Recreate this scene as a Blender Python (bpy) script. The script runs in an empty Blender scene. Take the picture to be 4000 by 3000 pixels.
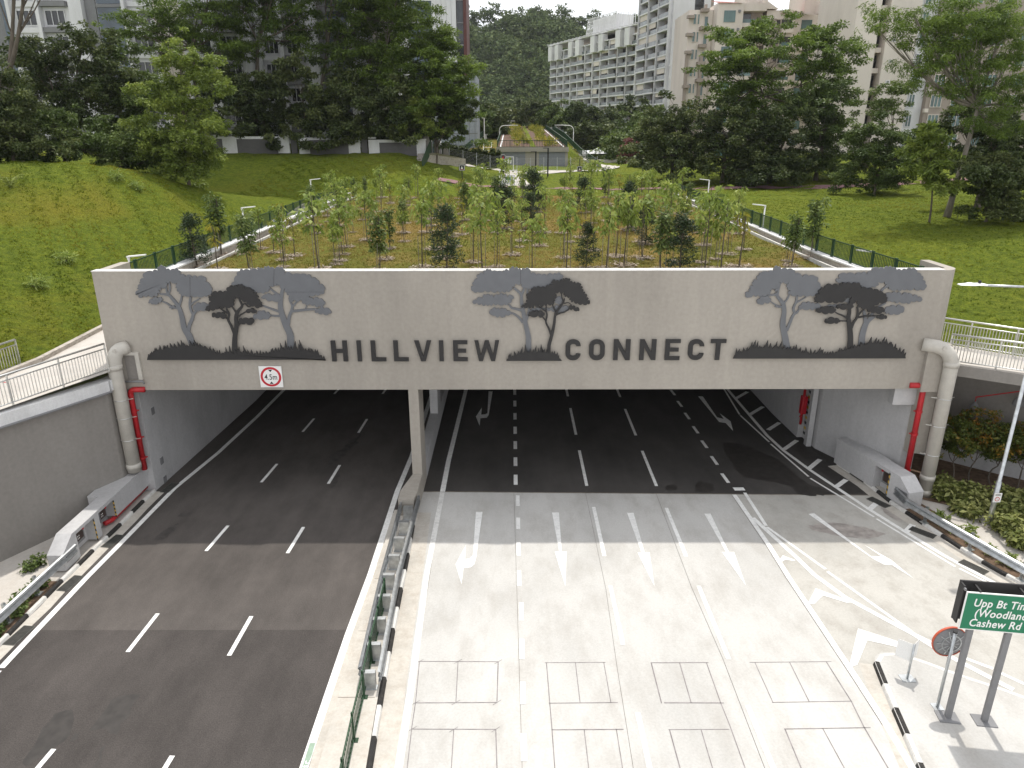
import bpy, math, random
import numpy as np
from mathutils import Vector, Matrix

# ------------------------------------------------------------------ camera, sky, sun, exposure
scn = bpy.context.scene
F, CX, CY, PITCH, H = 2800., 2000., 1500., math.radians(19.4), 16.0
cp_, sp_ = math.cos(PITCH), math.sin(PITCH)
cam_d = bpy.data.cameras.new('camera'); cam = bpy.data.objects.new('camera', cam_d)
scn.collection.objects.link(cam); scn.camera = cam
cam_d.sensor_width = 36.0; cam_d.lens = 36.0 * F / 4000.0
cam_d.clip_start = 0.3; cam_d.clip_end = 4000
cam.location = (0, 0, H); cam.rotation_euler = (math.radians(90) - PITCH, math.radians(0.1), 0)
scn.render.resolution_x, scn.render.resolution_y = 1024, 768

SUN_EL, SUN_AZ = math.radians(67.5), math.radians(9)      # azimuth from +Y towards +X
world = bpy.data.worlds.new('World'); scn.world = world; world.use_nodes = True
wn, wl = world.node_tree.nodes, world.node_tree.links
wn.clear()
w_out = wn.new('ShaderNodeOutputWorld'); w_bg = wn.new('ShaderNodeBackground')
sky = wn.new('ShaderNodeTexSky'); sky.sky_type = 'NISHITA'; sky.sun_disc = False
sky.sun_elevation = SUN_EL; sky.sun_rotation = SUN_AZ
sky.air_density = 1.0; sky.dust_density = 2.5; sky.ozone_density = 1.0; sky.altitude = 20
w_tc = wn.new('ShaderNodeTexCoord'); w_map = wn.new('ShaderNodeMapping'); w_map.inputs['Scale'].default_value = (1.2, 1.2, 3.2)
w_no = wn.new('ShaderNodeTexNoise'); w_no.inputs['Scale'].default_value = 2.3; w_no.inputs['Detail'].default_value = 7
w_rp = wn.new('ShaderNodeValToRGB'); w_rp.color_ramp.elements[0].position = .30; w_rp.color_ramp.elements[1].position = .62
w_rp.color_ramp.elements[0].color = (.62, .62, .62, 1); w_rp.color_ramp.elements[1].color = (.95, .95, .95, 1)
w_mx = wn.new('ShaderNodeMix'); w_mx.data_type = 'RGBA'
wl.new(w_tc.outputs['Generated'], w_map.inputs['Vector']); wl.new(w_map.outputs['Vector'], w_no.inputs['Vector'])
wl.new(w_no.outputs['Fac'], w_rp.inputs['Fac']); wl.new(w_rp.outputs['Color'], w_mx.inputs['Factor'])
wl.new(sky.outputs['Color'], w_mx.inputs['A']); w_mx.inputs['B'].default_value = (9.2, 9.25, 9.4, 1)
wl.new(w_mx.outputs['Result'], w_bg.inputs['Color']); w_bg.inputs['Strength'].default_value = 0.145
wl.new(w_bg.outputs['Background'], w_out.inputs['Surface'])

sun_d = bpy.data.lights.new('sun', 'SUN'); sun = bpy.data.objects.new('sun', sun_d); scn.collection.objects.link(sun)
sun_d.energy = 3.1; sun_d.angle = math.radians(0.9); sun_d.color = (1.0, .955, .88)
sun_dir = Vector((math.sin(SUN_AZ) * math.cos(SUN_EL), math.cos(SUN_AZ) * math.cos(SUN_EL), math.sin(SUN_EL)))
sun.rotation_euler = sun_dir.to_track_quat('Z', 'Y').to_euler()
scn.view_settings.view_transform = 'Standard'; scn.view_settings.look = 'None'
scn.view_settings.exposure = 0.10; scn.view_settings.gamma = 1.0
scn.cycles.max_bounces = 8; scn.cycles.diffuse_bounces = 6; scn.cycles.transparent_max_bounces = 8
scn.cycles.use_denoising = True

# ------------------------------------------------------------------ helpers
COL = scn.collection
random.seed(7); RNG = np.random.default_rng(11)

def ray(px, py):                       # photograph pixel (4000 x 3000) -> direction
    u, v = (px - CX) / F, (py - CY) / F
    return u, cp_ - v * sp_, -sp_ - v * cp_
def G(px, py, z=0.0):                  # point on a level at height z
    d = ray(px, py); t = (z - H) / d[2]
    return Vector((d[0] * t, d[1] * t, z))
def Wp(px, py, y):                     # point on an upright plane at distance y
    d = ray(px, py); t = y / d[1]
    return Vector((d[0] * t, y, H + d[2] * t))

def props(o, label=None, cat=None, group=None, kind=None):
    if label: o['label'] = label
    if cat: o['category'] = cat
    if group: o['group'] = group
    if kind: o['kind'] = kind
    return o

ORD = 'first second third fourth fifth sixth seventh eighth ninth tenth eleventh twelfth thirteenth fourteenth fifteenth sixteenth seventeenth eighteenth nineteenth twentieth twenty-first twenty-second twenty-third twenty-fourth twenty-fifth twenty-sixth twenty-seventh twenty-eighth'.split()
def thing(name, label, cat, loc=(0, 0, 0), rz=0.0, group=None):
    o = bpy.data.objects.new(name, None); COL.objects.link(o)
    o.empty_display_size = .2; o.location = loc; o.rotation_euler = (0, 0, rz)
    return props(o, label, cat, group)

def copy_tree(o, parent=None):
    c = o.copy(); COL.objects.link(c); c.parent = parent
    for ch in list(o.children): copy_tree(ch, c)
    return c

class MB:
    def __init__(s): s.v = []; s.f = []
    def add(s, vs, fs):
        n = len(s.v); s.v += [tuple(a) for a in vs]; s.f += [tuple(i + n for i in f) for f in fs]; return s
    def box(s, x0, x1, y0, y1, z0, z1):
        return s.add([(x0, y0, z0), (x1, y0, z0), (x1, y1, z0), (x0, y1, z0), (x0, y0, z1), (x1, y0, z1), (x1, y1, z1), (x0, y1, z1)],
                     [(3, 2, 1, 0), (4, 5, 6, 7), (0, 1, 5, 4), (1, 2, 6, 5), (2, 3, 7, 6), (3, 0, 4, 7)])
    def bar(s, p, q, w, h=None, up=(0, 0, 1)):
        h = w if h is None else h
        p, q = Vector(p), Vector(q); d = (q - p).normalized(); u = Vector(up)
        if abs(d.dot(u)) > .98: u = Vector((0, 1, 0))
        a = d.cross(u).normalized(); b = a.cross(d).normalized()
        vs = [e + a * (i * w / 2) + b * (j * h / 2) for e in (p, q) for i, j in ((-1, -1), (1, -1), (1, 1), (-1, 1))]
        return s.add(vs, [(0, 1, 2, 3), (7, 6, 5, 4), (0, 4, 5, 1), (1, 5, 6, 2), (2, 6, 7, 3), (3, 7, 4, 0)])
    def tube(s, pts, r, n=10, cap=True):
        pts = [Vector(p) for p in pts]; k = len(pts); rs = r if isinstance(r, (list, tuple)) else [r] * k
        vs, fs = [], []; a = None
        for i in range(k):
            d = (pts[min(i + 1, k - 1)] - pts[max(i - 1, 0)]).normalized()
            if a is None:
                a = d.orthogonal().normalized()
            else:
                a = a - d * a.dot(d)
                a = a.normalized() if a.length > 1e-6 else d.orthogonal().normalized()
            b = d.cross(a)
            for j in range(n):
                t = 2 * math.pi * j / n; vs.append(pts[i] + (a * math.cos(t) + b * math.sin(t)) * rs[i])
        for i in range(k - 1):
            for j in range(n):
                j2 = (j + 1) % n; fs.append((i * n + j, i * n + j2, (i + 1) * n + j2, (i + 1) * n + j))
        if cap: fs += [tuple(range(n - 1, -1, -1)), tuple(range((k - 1) * n, k * n))]
        return s.add(vs, fs)
    def prism(s, poly, vec):
        poly = [Vector(p) for p in poly]; vec = Vector(vec); n = len(poly)
        nrm = Vector((0, 0, 0))
        for i in range(n): nrm += poly[i].cross(poly[(i + 1) % n])
        if nrm.dot(vec) > 0: poly = poly[::-1]          # first cap looks away from vec
        vs = poly + [p + vec for p in poly]
        return s.add(vs, [tuple(range(n)), tuple(range(2 * n - 1, n - 1, -1))] + [(i, i + n, (i + 1) % n + n, (i + 1) % n) for i in range(n)])
    def poly(s, pts): return s.add(pts, [tuple(range(len(pts)))])
    def lathe(s, prof, c=(0, 0, 0), n=16):               # prof: (r, z)
        vs, fs = [], []; k = len(prof)
        for r, z in prof:
            for j in range(n):
                t = 2 * math.pi * j / n; vs.append((c[0] + r * math.cos(t), c[1] + r * math.sin(t), c[2] + z))
        for i in range(k - 1):
            for j in range(n):
                j2 = (j + 1) % n; fs.append((i * n + j, i * n + j2, (i + 1) * n + j2, (i + 1) * n + j))
        fs += [tuple(range(n - 1, -1, -1)), tuple(range((k - 1) * n, k * n))]
        return s.add(vs, fs)
    def mesh(s, name, smooth=False):
        me = bpy.data.meshes.new(name); me.from_pydata(s.v, [], s.f)
        if smooth: me.shade_smooth()
        me.update(); return me
    def build(s, name, mat, parent=None, smooth=False, label=None, kind=None):
        me = s.mesh(name, smooth); me.materials.append(mat)
        return put(name, me, parent, label, kind)

def put(name, me, parent=None, label=None, kind=None):
    o = bpy.data.objects.new(name, me); COL.objects.link(o); o.parent = parent
    props(o, label, kind=kind); return o

def np_mesh(name, verts, faces, mat, tint=None, smooth=False):
    verts = np.asarray(verts, np.float32).reshape(-1, 3); faces = np.asarray(faces, np.int32); nf, k = faces.shape
    me = bpy.data.meshes.new(name)
    me.vertices.add(len(verts)); me.vertices.foreach_set('co', verts.ravel())
    me.loops.add(nf * k); me.loops.foreach_set('vertex_index', faces.ravel())
    me.polygons.add(nf); me.polygons.foreach_set('loop_start', np.arange(0, nf * k, k, dtype=np.int32))
    if smooth: me.polygons.foreach_set('use_smooth', np.ones(nf, bool))
    if tint is not None:
        at = me.attributes.new('tint', 'FLOAT_COLOR', 'POINT'); at.data.foreach_set('color', np.asarray(tint, np.float32).ravel())
    me.update(calc_edges=True); me.materials.append(mat); return me

def text_mesh(s, size, mat, depth=0.004, align='LEFT', shear=0.0, spacing=1.0, bold=.016):
    cu = bpy.data.curves.new('t', 'FONT'); cu.body = s; cu.size = size; cu.extrude = depth; cu.align_x = align
    cu.shear = shear; cu.space_character = spacing; cu.resolution_u = 3; cu.offset = size * bold
    o = bpy.data.objects.new('t', cu); COL.objects.link(o)
    dg = bpy.context.evaluated_depsgraph_get(); dg.update()
    me = bpy.data.meshes.new_from_object(o.evaluated_get(dg)); bpy.data.objects.remove(o); bpy.data.curves.remove(cu)
    me.materials.clear(); me.materials.append(mat); return me

# ------------------------------------------------------------------ materials
def nodes(name):
    m = bpy.data.materials.new(name); m.use_nodes = True
    nt = m.node_tree; b = nt.nodes['Principled BSDF']; return m, nt, nt.nodes, nt.links, b

def tex(nt, kind, scale, coord='Object', stretch=None, **kw):
    tc = nt.nodes.new('ShaderNodeTexCoord'); mp = nt.nodes.new('ShaderNodeMapping'); t = nt.nodes.new(kind)
    if stretch: mp.inputs['Scale'].default_value = stretch
    nt.links.new(tc.outputs[coord], mp.inputs['Vector']); nt.links.new(mp.outputs['Vector'], t.inputs['Vector'])
    t.inputs['Scale'].default_value = scale
    for k, v in kw.items(): t.inputs[k].default_value = v
    return t
def ramp(nt, src, stops):
    r = nt.nodes.new('ShaderNodeValToRGB'); el = r.color_ramp.elements
    while len(el) < len(stops): el.new(.5)
    for e, (p, c) in zip(el, stops): e.position = p; e.color = (*c, 1) if len(c) == 3 else c
    nt.links.new(src, r.inputs['Fac']); return r.outputs['Color']
def mixc(nt, a, b, fac, mode='MIX'):
    m = nt.nodes.new('ShaderNodeMix'); m.data_type = 'RGBA'; m.blend_type = mode
    for key, v in (('A', a), ('B', b), ('Factor', fac)):
        if hasattr(v, 'is_linked'): nt.links.new(v, m.inputs[key])
        elif key == 'Factor': m.inputs['Factor'].default_value = v
        else: m.inputs[key].default_value = (*v, 1)
    return m.outputs['Result']
def bump(nt, b, src, strength, dist=.02):
    n = nt.nodes.new('ShaderNodeBump'); n.inputs['Strength'].default_value = strength; n.inputs['Distance'].default_value = dist
    nt.links.new(src, n.inputs['Height']); nt.links.new(n.outputs['Normal'], b.inputs['Normal'])
def g3(v): return (v, v, v)

def plain(name, col, rough=.6, metal=0.0, var=.12, scale=2.5, fine=40, bmp=.0, spec=.4, stretch=None):
    m, nt, N, L, b = nodes(name)
    b.inputs['Roughness'].default_value = rough; b.inputs['Metallic'].default_value = metal; b.inputs['Specular IOR Level'].default_value = spec
    n1 = tex(nt, 'ShaderNodeTexNoise', scale, stretch=stretch, Detail=5.0); n2 = tex(nt, 'ShaderNodeTexNoise', fine, Detail=3.0)
    lo, hi = [max(0, c * (1 - var)) for c in col], [min(1, c * (1 + var)) for c in col]
    c = ramp(nt, n1.outputs['Fac'], [(.3, lo), (.7, hi)])
    c = mixc(nt, c, ramp(nt, n2.outputs['Fac'], [(.3, g3(.85)), (.7, g3(1.1))]), .35 if var else 0.0, 'MULTIPLY')
    L.new(c, b.inputs['Base Color'])
    if bmp: bump(nt, b, n2.outputs['Fac'], bmp)
    return m

MT = {}
def leafmat(name, stops, trans=.25, rough=.55, spec=.3, gain=1.25):
    stops = [(p_, tuple(c_ * gain for c_ in col_)) for p_, col_ in stops]
    m, nt, N, L, b = nodes(name)
    at = N.new('ShaderNodeAttribute'); at.attribute_name = 'tint'
    sx = N.new('ShaderNodeSeparateColor'); L.new(at.outputs['Color'], sx.inputs['Color'])
    ob = N.new('ShaderNodeObjectInfo')
    add = N.new('ShaderNodeMath'); add.operation = 'MULTIPLY_ADD'; L.new(ob.outputs['Random'], add.inputs[0]); add.inputs[1].default_value = .22
    L.new(sx.outputs['Red'], add.inputs[2])
    sub = N.new('ShaderNodeMath'); sub.operation = 'SUBTRACT'; L.new(add.outputs[0], sub.inputs[0]); sub.inputs[1].default_value = .11
    c = ramp(nt, sub.outputs[0], stops)
    L.new(c, b.inputs['Base Color']); b.inputs['Roughness'].default_value = rough; b.inputs['Specular IOR Level'].default_value = spec
    tr = N.new('ShaderNodeBsdfTranslucent'); mx = N.new('ShaderNodeMixShader'); mx.inputs[0].default_value = trans
    L.new(mixc(nt, c, (1.0, 1.0, .45), .35, 'MULTIPLY'), tr.inputs['Color'])
    L.new(b.outputs['BSDF'], mx.inputs[1]); L.new(tr.outputs['BSDF'], mx.inputs[2]); L.new(mx.outputs[0], N['Material Output'].inputs['Surface'])
    MT[name] = m; return m
leafmat('leaf_dark', [(0, (.022, .036, .012)), (.5, (.056, .078, .024)), (1, (.135, .155, .055))])
leafmat('leaf_mid', [(0, (.034, .058, .014)), (.5, (.080, .118, .030)), (1, (.17, .21, .065))])
leafmat('leaf_light', [(0, (.07, .105, .02)), (.5, (.15, .20, .038)), (1, (.27, .31, .07))], .35)
leafmat('leaf_feather', [(0, (.040, .068, .014)), (.5, (.090, .138, .024)), (1, (.17, .235, .042))], .35)
leafmat('leaf_sap', [(0, (.08, .12, .022)), (.5, (.19, .25, .055)), (1, (.36, .39, .12))], .4)
leafmat('leaf_yellow', [(0, (.09, .10, .012)), (.5, (.19, .20, .03)), (1, (.33, .27, .05))], .35)
leafmat('leaf_conifer', [(0, (.016, .028, .012)), (.5, (.032, .052, .022)), (1, (.06, .088, .04))], .12)
leafmat('leaf_orange', [(0, (.035, .055, .010)), (.55, (.085, .105, .02)), (.8, (.20, .13, .02)), (1, (.32, .13, .02))], .25)
leafmat('leaf_varieg', [(0, (.06, .085, .015)), (.5, (.16, .18, .05)), (1, (.40, .40, .16))], .25)
leafmat('leaf_red', [(0, (.06, .02, .022)), (.6, (.13, .04, .045)), (1, (.20, .08, .07))], .25)
leafmat('leaf_hill', [(0, (.035, .055, .024)), (.5, (.085, .118, .050)), (1, (.17, .20, .09))], .15, .9, .08, 1.15)
leafmat('grass_blade', [(0, (.054, .084, .010)), (.45, (.120, .160, .015)), (.8, (.215, .222, .024)), (1, (.25, .205, .035))], .35, .8, .08, 1.0)
leafmat('dry_blade', [(0, (.085, .125, .016)), (.4, (.18, .17, .036)), (.7, (.28, .20, .06)), (1, (.38, .27, .09))], .25, .8, .08, 1.0)
leafmat('mulch', [(0, (.20, .15, .11)), (.5, (.33, .27, .22)), (1, (.48, .42, .36))], .05, .9)

MT['bark'] = plain('bark', (.115, .095, .075), .9, var=.35, scale=3, fine=18, bmp=.5, stretch=(1, 1, .25))
MT['bark_pale'] = plain('bark_pale', (.24, .21, .175), .9, var=.35, scale=3, fine=18, bmp=.4, stretch=(1, 1, .25))
MT['steel'] = plain('galvanised_steel', (.50, .52, .53), .38, .85, var=.18, scale=6)
MT['stainless'] = plain('stainless_rail', (.62, .62, .60), .3, .8, var=.08)
MT['green_paint'] = plain('green_fence_paint', (.014, .050, .020), .45, var=.2, scale=4)
MT['white_paint'] = plain('white_paint', (.78, .78, .76), .55, var=.05)
MT['dark_grey'] = plain('charcoal_metal', (.0245, .0235, .0235), .55, var=.12)
MT['mid_grey'] = plain('grey_metal', (.135, .141, .152), .5, var=.06)
MT['sign_grey'] = plain('sign_post_grey', (.20, .20, .205), .45, var=.08)
MT['black'] = plain('black_paint', (.02, .02, .02), .6, var=.2)
MT['red_pipe'] = plain('red_pipe_paint', (.44, .022, .028), .38, var=.15, scale=4)
MT['red'] = plain('red_sign', (.50, .02, .035), .45, var=.05)
MT['pvc'] = plain('pipe_grey', (.50, .475, .425), .5, var=.08)
MT['sign_green'] = plain('sign_green', (.012, .175, .085), .45, var=.04)
MT['sign_white'] = plain('sign_white', (.80, .80, .78), .5, var=.03)
MT['yellow'] = plain('hazard_yellow', (.62, .40, .03), .5, var=.1)
MT['brown_sign'] = plain('brown_sign', (.055, .035, .03), .5, var=.1)
MT['orange'] = plain('orange_rim', (.50, .09, .04), .4, var=.06)
MT['soil'] = plain('soil', (.13, .085, .055), .95, var=.4, scale=5, fine=25, bmp=.8)
MT['grate'] = plain('iron_grate', (.10, .10, .09), .6, .3, var=.3, scale=6)
def glass(name, col, rough=.08):
    m, nt, N, L, b = nodes(name); b.inputs['Base Color'].default_value = (*col, 1); b.inputs['Roughness'].default_value = rough
    b.inputs['Specular IOR Level'].default_value = .7
    n = tex(nt, 'ShaderNodeTexNoise', .35, Detail=2.0); L.new(ramp(nt, n.outputs['Fac'], [(.3, [c * .6 for c in col]), (.7, [c * 1.5 for c in col])]), b.inputs['Base Color'])
    return m
MT['glass_dark'] = glass('glass_dark', (.022, .024, .027)); MT['glass_teal'] = glass('glass_teal', (.06, .12, .115)); MT['glass_pale'] = glass('glass_pale', (.10, .115, .118), .2)
MT['glass_blue'] = glass('glass_blue', (.06, .085, .11))

def concrete(name, col, stain=(.30, .25, .19), amt=.5, scale=.35, streak=None, rough=.85, fine=14):
    m, nt, N, L, b = nodes(name); b.inputs['Roughness'].default_value = rough; b.inputs['Specular IOR Level'].default_value = .25
    n1 = tex(nt, 'ShaderNodeTexNoise', scale, stretch=streak, Detail=9.0, Roughness=.62)
    n2 = tex(nt, 'ShaderNodeTexNoise', scale * 4.3, stretch=streak, Detail=7.0, Roughness=.7)
    n3 = tex(nt, 'ShaderNodeTexNoise', fine, Detail=4.0)
    c = ramp(nt, n1.outputs['Fac'], [(.28, [x * .80 for x in col]), (.5, col), (.72, [min(1, x * 1.10) for x in col])])
    f = ramp(nt, n2.outputs['Fac'], [(.46, g3(0)), (.75, g3(amt))])
    c = mixc(nt, c, stain, f)
    c = mixc(nt, c, ramp(nt, n3.outputs['Fac'], [(.3, g3(.86)), (.7, g3(1.08))]), .5, 'MULTIPLY')
    L.new(c, b.inputs['Base Color']); bump(nt, b, n3.outputs['Fac'], .12, .01); MT[name] = m; return m
concrete('apron', (.505, .495, .472), (.37, .35, .32), .8, .22, (1, .45, 1))
concrete('apron_old', (.46, .445, .41), (.33, .305, .27), .8, .35, (1, .7, 1))
concrete('median_concrete', (.52, .49, .44), (.36, .30, .24), .6, .6)
concrete('path_concrete', (.51, .48, .44), (.42, .36, .30), .4, .5)
concrete('plaster', (.368, .338, .296), (.32, .292, .252), .22, .22, (1, 1, .35), .8, 6)
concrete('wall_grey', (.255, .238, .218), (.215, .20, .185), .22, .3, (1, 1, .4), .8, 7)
concrete('tunnel_white', (.50, .495, .495), (.40, .395, .39), .3, .4, (1, 1, .5), .7, 8)
concrete('drain_concrete', (.44, .40, .35), (.15, .13, .11), .9, 1.0, (1, 1, 2.0))
concrete('kerb_white', (.66, .65, .62), (.40, .37, .33), .5, 1.6)
concrete('kerb_black', (.030, .029, .028), (.10, .09, .08), .5, 1.6)
concrete('wall_white', (.70, .70, .70), (.45, .44, .42), .45, .5, (1, 1, .4))
concrete('panel_grey', (.13, .125, .125), (.10, .10, .10), .5, .5)
concrete('condo_white', (.68, .68, .69), (.44, .43, .42), .4, .12, (1, 1, .3))
concrete('condo_beige', (.66, .60, .54), (.56, .49, .43), .4, .12, (1, 1, .3))
concrete('condo_grey', (.22, .22, .225), (.16, .16, .16), .4, .2)
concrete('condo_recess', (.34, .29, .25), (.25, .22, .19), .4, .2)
concrete('roof_red', (.30, .085, .06), (.16, .06, .05), .7, .8)
concrete('ramp_bed', (.115, .064, .042), (.075, .05, .03), .7, .5)
concrete('path_purple', (.24, .135, .14), (.17, .10, .10), .5, .8)

def asphalt(name, base, wet=True, spots=True):
    m, nt, N, L, b = nodes(name); b.inputs['Specular IOR Level'].default_value = .3
    n1 = tex(nt, 'ShaderNodeTexNoise', .32, stretch=(1, .55, 1), Detail=8.0, Roughness=.68)
    n2 = tex(nt, 'ShaderNodeTexNoise', 28, Detail=5.0, Roughness=.8); n3 = tex(nt, 'ShaderNodeTexNoise', 1.3, stretch=(1.6, .12, 1), Detail=4.0)
    n4 = tex(nt, 'ShaderNodeTexNoise', 9.0, Detail=5.0, Roughness=.75)
    c = ramp(nt, n1.outputs['Fac'], [(.30, [x * .66 for x in base]), (.5, base), (.70, [x * 1.36 for x in base])])
    c = mixc(nt, c, ramp(nt, n3.outputs['Fac'], [(.35, g3(.84)), (.65, g3(1.12))]), .35, 'MULTIPLY')
    c = mixc(nt, c, ramp(nt, n2.outputs['Fac'], [(.35, g3(.6)), (.66, g3(1.45))]), .85, 'MULTIPLY')
    if spots: c = mixc(nt, c, (.20, .18, .15), ramp(nt, n4.outputs['Fac'], [(.66, g3(0)), (.74, g3(.55))]))
    L.new(c, b.inputs['Base Color']); b.inputs['Roughness'].default_value = .88; bump(nt, b, n2.outputs['Fac'], .35, .01); MT[name] = m
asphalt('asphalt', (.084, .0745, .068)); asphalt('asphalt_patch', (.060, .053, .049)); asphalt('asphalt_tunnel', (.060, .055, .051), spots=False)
def streaks(m):                      # faint rain streaks running down a painted wall
    nt = m.node_tree; b = nt.nodes['Principled BSDF']; src = b.inputs['Base Color'].links[0].from_socket
    n = tex(nt, 'ShaderNodeTexNoise', 2.4, stretch=(1, 1, .035), Detail=6.0, Roughness=.7); n2 = tex(nt, 'ShaderNodeTexNoise', .35, Detail=3.0)
    f = mixc(nt, ramp(nt, n.outputs['Fac'], [(.35, g3(.90)), (.62, g3(1.03))]), ramp(nt, n2.outputs['Fac'], [(.3, g3(.93)), (.7, g3(1.04))]), .5)
    nt.links.new(mixc(nt, src, f, .8, 'MULTIPLY'), b.inputs['Base Color'])
for k_ in ('plaster', 'wall_grey', 'tunnel_white'): streaks(MT[k_])
def road_paint(name, v, wear=.35):
    m, nt, N, L, b = nodes(name); n = tex(nt, 'ShaderNodeTexNoise', 5.0, Detail=8.0, Roughness=.7); n2 = tex(nt, 'ShaderNodeTexNoise', .5, Detail=3.0)
    c = ramp(nt, n.outputs['Fac'], [(.30, [x * (1 - wear) for x in v]), (.55, v)]); c = mixc(nt, c, ramp(nt, n2.outputs['Fac'], [(.3, g3(.88)), (.7, g3(1.06))]), .7, 'MULTIPLY')
    L.new(c, b.inputs['Base Color']); b.inputs['Roughness'].default_value = .7; MT[name] = m
road_paint('paint', (.84, .835, .81), .25); road_paint('paint_old', (.74, .73, .70), .3)
def wetmat(name, col, rough):
    m, nt, N, L, b = nodes(name); n = tex(nt, 'ShaderNodeTexNoise', 3.0, Detail=6.0)
    L.new(ramp(nt, n.outputs['Fac'], [(.35, [x * .8 for x in col]), (.65, [x * 1.25 for x in col])]), b.inputs['Base Color'])
    b.inputs['Roughness'].default_value = rough; b.inputs['Specular IOR Level'].default_value = .4; MT[name] = m
wetmat('wet_asphalt', (.034, .030, .027), .6); wetmat('damp_asphalt', (.056, .050, .046), .75); wetmat('wet_concrete', (.33, .30, .275), .5); wetmat('saw_cut', (.22, .20, .20), .8); wetmat('joint', (.20, .17, .14), .9)

def grassmat(name, stops, dry=None, patch=.12, dryness=(.5, .66), xdry=.25):
    m, nt, N, L, b = nodes(name); b.inputs['Roughness'].default_value = .95; b.inputs['Specular IOR Level'].default_value = .1
    n1 = tex(nt, 'ShaderNodeTexNoise', patch, Detail=8.0, Roughness=.65); n2 = tex(nt, 'ShaderNodeTexNoise', 2.2, Detail=8.0, Roughness=.75); n3 = tex(nt, 'ShaderNodeTexNoise', 11, Detail=5.0, Roughness=.8)
    c = ramp(nt, n2.outputs['Fac'], stops)
    if dry:
        gx = N.new('ShaderNodeTexCoord'); sx = N.new('ShaderNodeSeparateXYZ'); L.new(gx.outputs['Object'], sx.inputs[0]); mr_ = N.new('ShaderNodeMapRange'); mr_.inputs['From Min'].default_value = 55; mr_.inputs['From Max'].default_value = 5; mr_.inputs['To Min'].default_value = xdry; ma_ = N.new('ShaderNodeMath'); ma_.operation = 'MULTIPLY_ADD'; L.new(sx.outputs['Y'], ma_.inputs[0]); ma_.inputs[1].default_value = .9; L.new(sx.outputs['X'], ma_.inputs[2]); L.new(ma_.outputs[0], mr_.inputs['Value'])
        c = mixc(nt, c, mixc(nt, c, dry, mr_.outputs['Result']), ramp(nt, n1.outputs['Fac'], [(dryness[0], g3(0)), (dryness[1], g3(.85))]))
    c = mixc(nt, c, ramp(nt, n3.outputs['Fac'], [(.32, g3(.42)), (.68, g3(1.5))]), .9, 'MULTIPLY')
    L.new(c, b.inputs['Base Color']); bump(nt, b, n3.outputs['Fac'], 1.0, .16); MT[name] = m
grassmat('grass', [(.32, (.064, .092, .011)), (.5, (.122, .160, .016)), (.66, (.185, .212, .023))], (.21, .185, .024), .09, (.48, .66))
grassmat('deck_grass', [(.3, (.105, .13, .018)), (.5, (.165, .165, .032)), (.7, (.23, .185, .05))], (.27, .18, .06), .16, (.46, .62), 1.0)
grassmat('far_ground', [(.3, (.04, .06, .015)), (.7, (.08, .11, .02))], None)
# ================================================================== terrain
CTRL = np.array([(-31,14,5.6),(-22.6,26.8,5.8),(-21.5,31,6.1),(-21.5,45,6.5),(-21.5,60,7.6),(-21.5,80,9.1),
 (-40,58,13.7),(-31.5,59,13.2),(-28,64,11.6),(-24,70,9.5),(-45,45,12.0),(-33,45,10.4),(-27,40,8.3),(-30,30,8.0),(-40,25,8.8),(-60,40,13.5),(-60,60,14.4),(-40,72,11.6),(-30,80,9.6),(-50,85,11.5),(-70,20,11),
 (-20,86,9.8),(-20,100,13.2),(-40,100,13.4),(-13,100,13.2),(-6,100,9.6),(-13,88,10.7),(-8,85,9.5),(-70,100,14),(-60,140,15),(-15,130,12),(-30,120,14),
 (0,80,9.4),(0,95,9.5),(0,112,10.2),(8,112,10.2),(15,100,9.6),(0,140,10.2),(15,140,10.2),(30,140,10.5),
 (19,36,6.0),(24,31.5,6.0),(34,23,6.0),(20,45,7.1),(19.5,60,8.5),(19,80,9.3),(37,53,9.0),(30,40,7.2),(45,40,8.5),(28,80,9.4),(40,88,9.6),(30,100,10.4),(38,108,11.6),(55,80,10.0),(60,100,11.2),(62,50,9.6),(80,80,11),(70,130,13),(60,15,7)], float)
def _tps(P):
    n = len(P); d = np.hypot(P[:, None, 0] - P[None, :, 0], P[:, None, 1] - P[None, :, 1])
    K = np.where(d > 0, d * d * np.log(d + 1e-9), 0) + np.eye(n) * 12.0
    Q = np.c_[np.ones(n), P[:, :2]]; A = np.block([[K, Q], [Q.T, np.zeros((3, 3))]])
    return np.linalg.solve(A, np.r_[P[:, 2], 0, 0, 0])
_w = _tps(CTRL)
def tz(x, y):
    x = np.atleast_1d(np.asarray(x, float)); y = np.atleast_1d(np.asarray(y, float)); sh = x.shape
    xf, yf = x.ravel(), y.ravel(); xc, yc = np.clip(xf, -75, 85), np.clip(yf, 8, 145)
    out = np.zeros_like(xf)
    for i in range(0, len(xf), 20000):
        s = slice(i, i + 20000); d = np.hypot(xc[s, None] - CTRL[None, :, 0], yc[s, None] - CTRL[None, :, 1])
        out[s] = (np.where(d > 0, d * d * np.log(d + 1e-9), 0) @ _w[:-3]) + _w[-3] + _w[-2] * xc[s] + _w[-1] * yc[s]
    far = np.clip((np.maximum(yf - 140, 0) + np.maximum(np.abs(xf) - 75, 0)) / 80, 0, 1)
    out = out * (1 - far) + 11.5 * far
    rough = .10 * np.sin(xf * 1.3 + .7 * np.sin(yf * .9)) * np.sin(yf * 1.1 + xf * .3) + .06 * np.sin(xf * 3.1 + yf * 2.3)
    return (out + rough * (1 - far)).reshape(sh)
def tz1(x, y): return float(tz(x, y)[0])
XL = lambda y: np.interp(y, [0, 14, 26.8, 31, 45, 80], [-40.2, -31, -22.6, -21.5, -21.5, -21.5])
XR = lambda y: np.interp(y, [5, 23, 35.6, 36, 80], [55.5, 34, 19.0, 18.75, 18.75])
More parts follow.
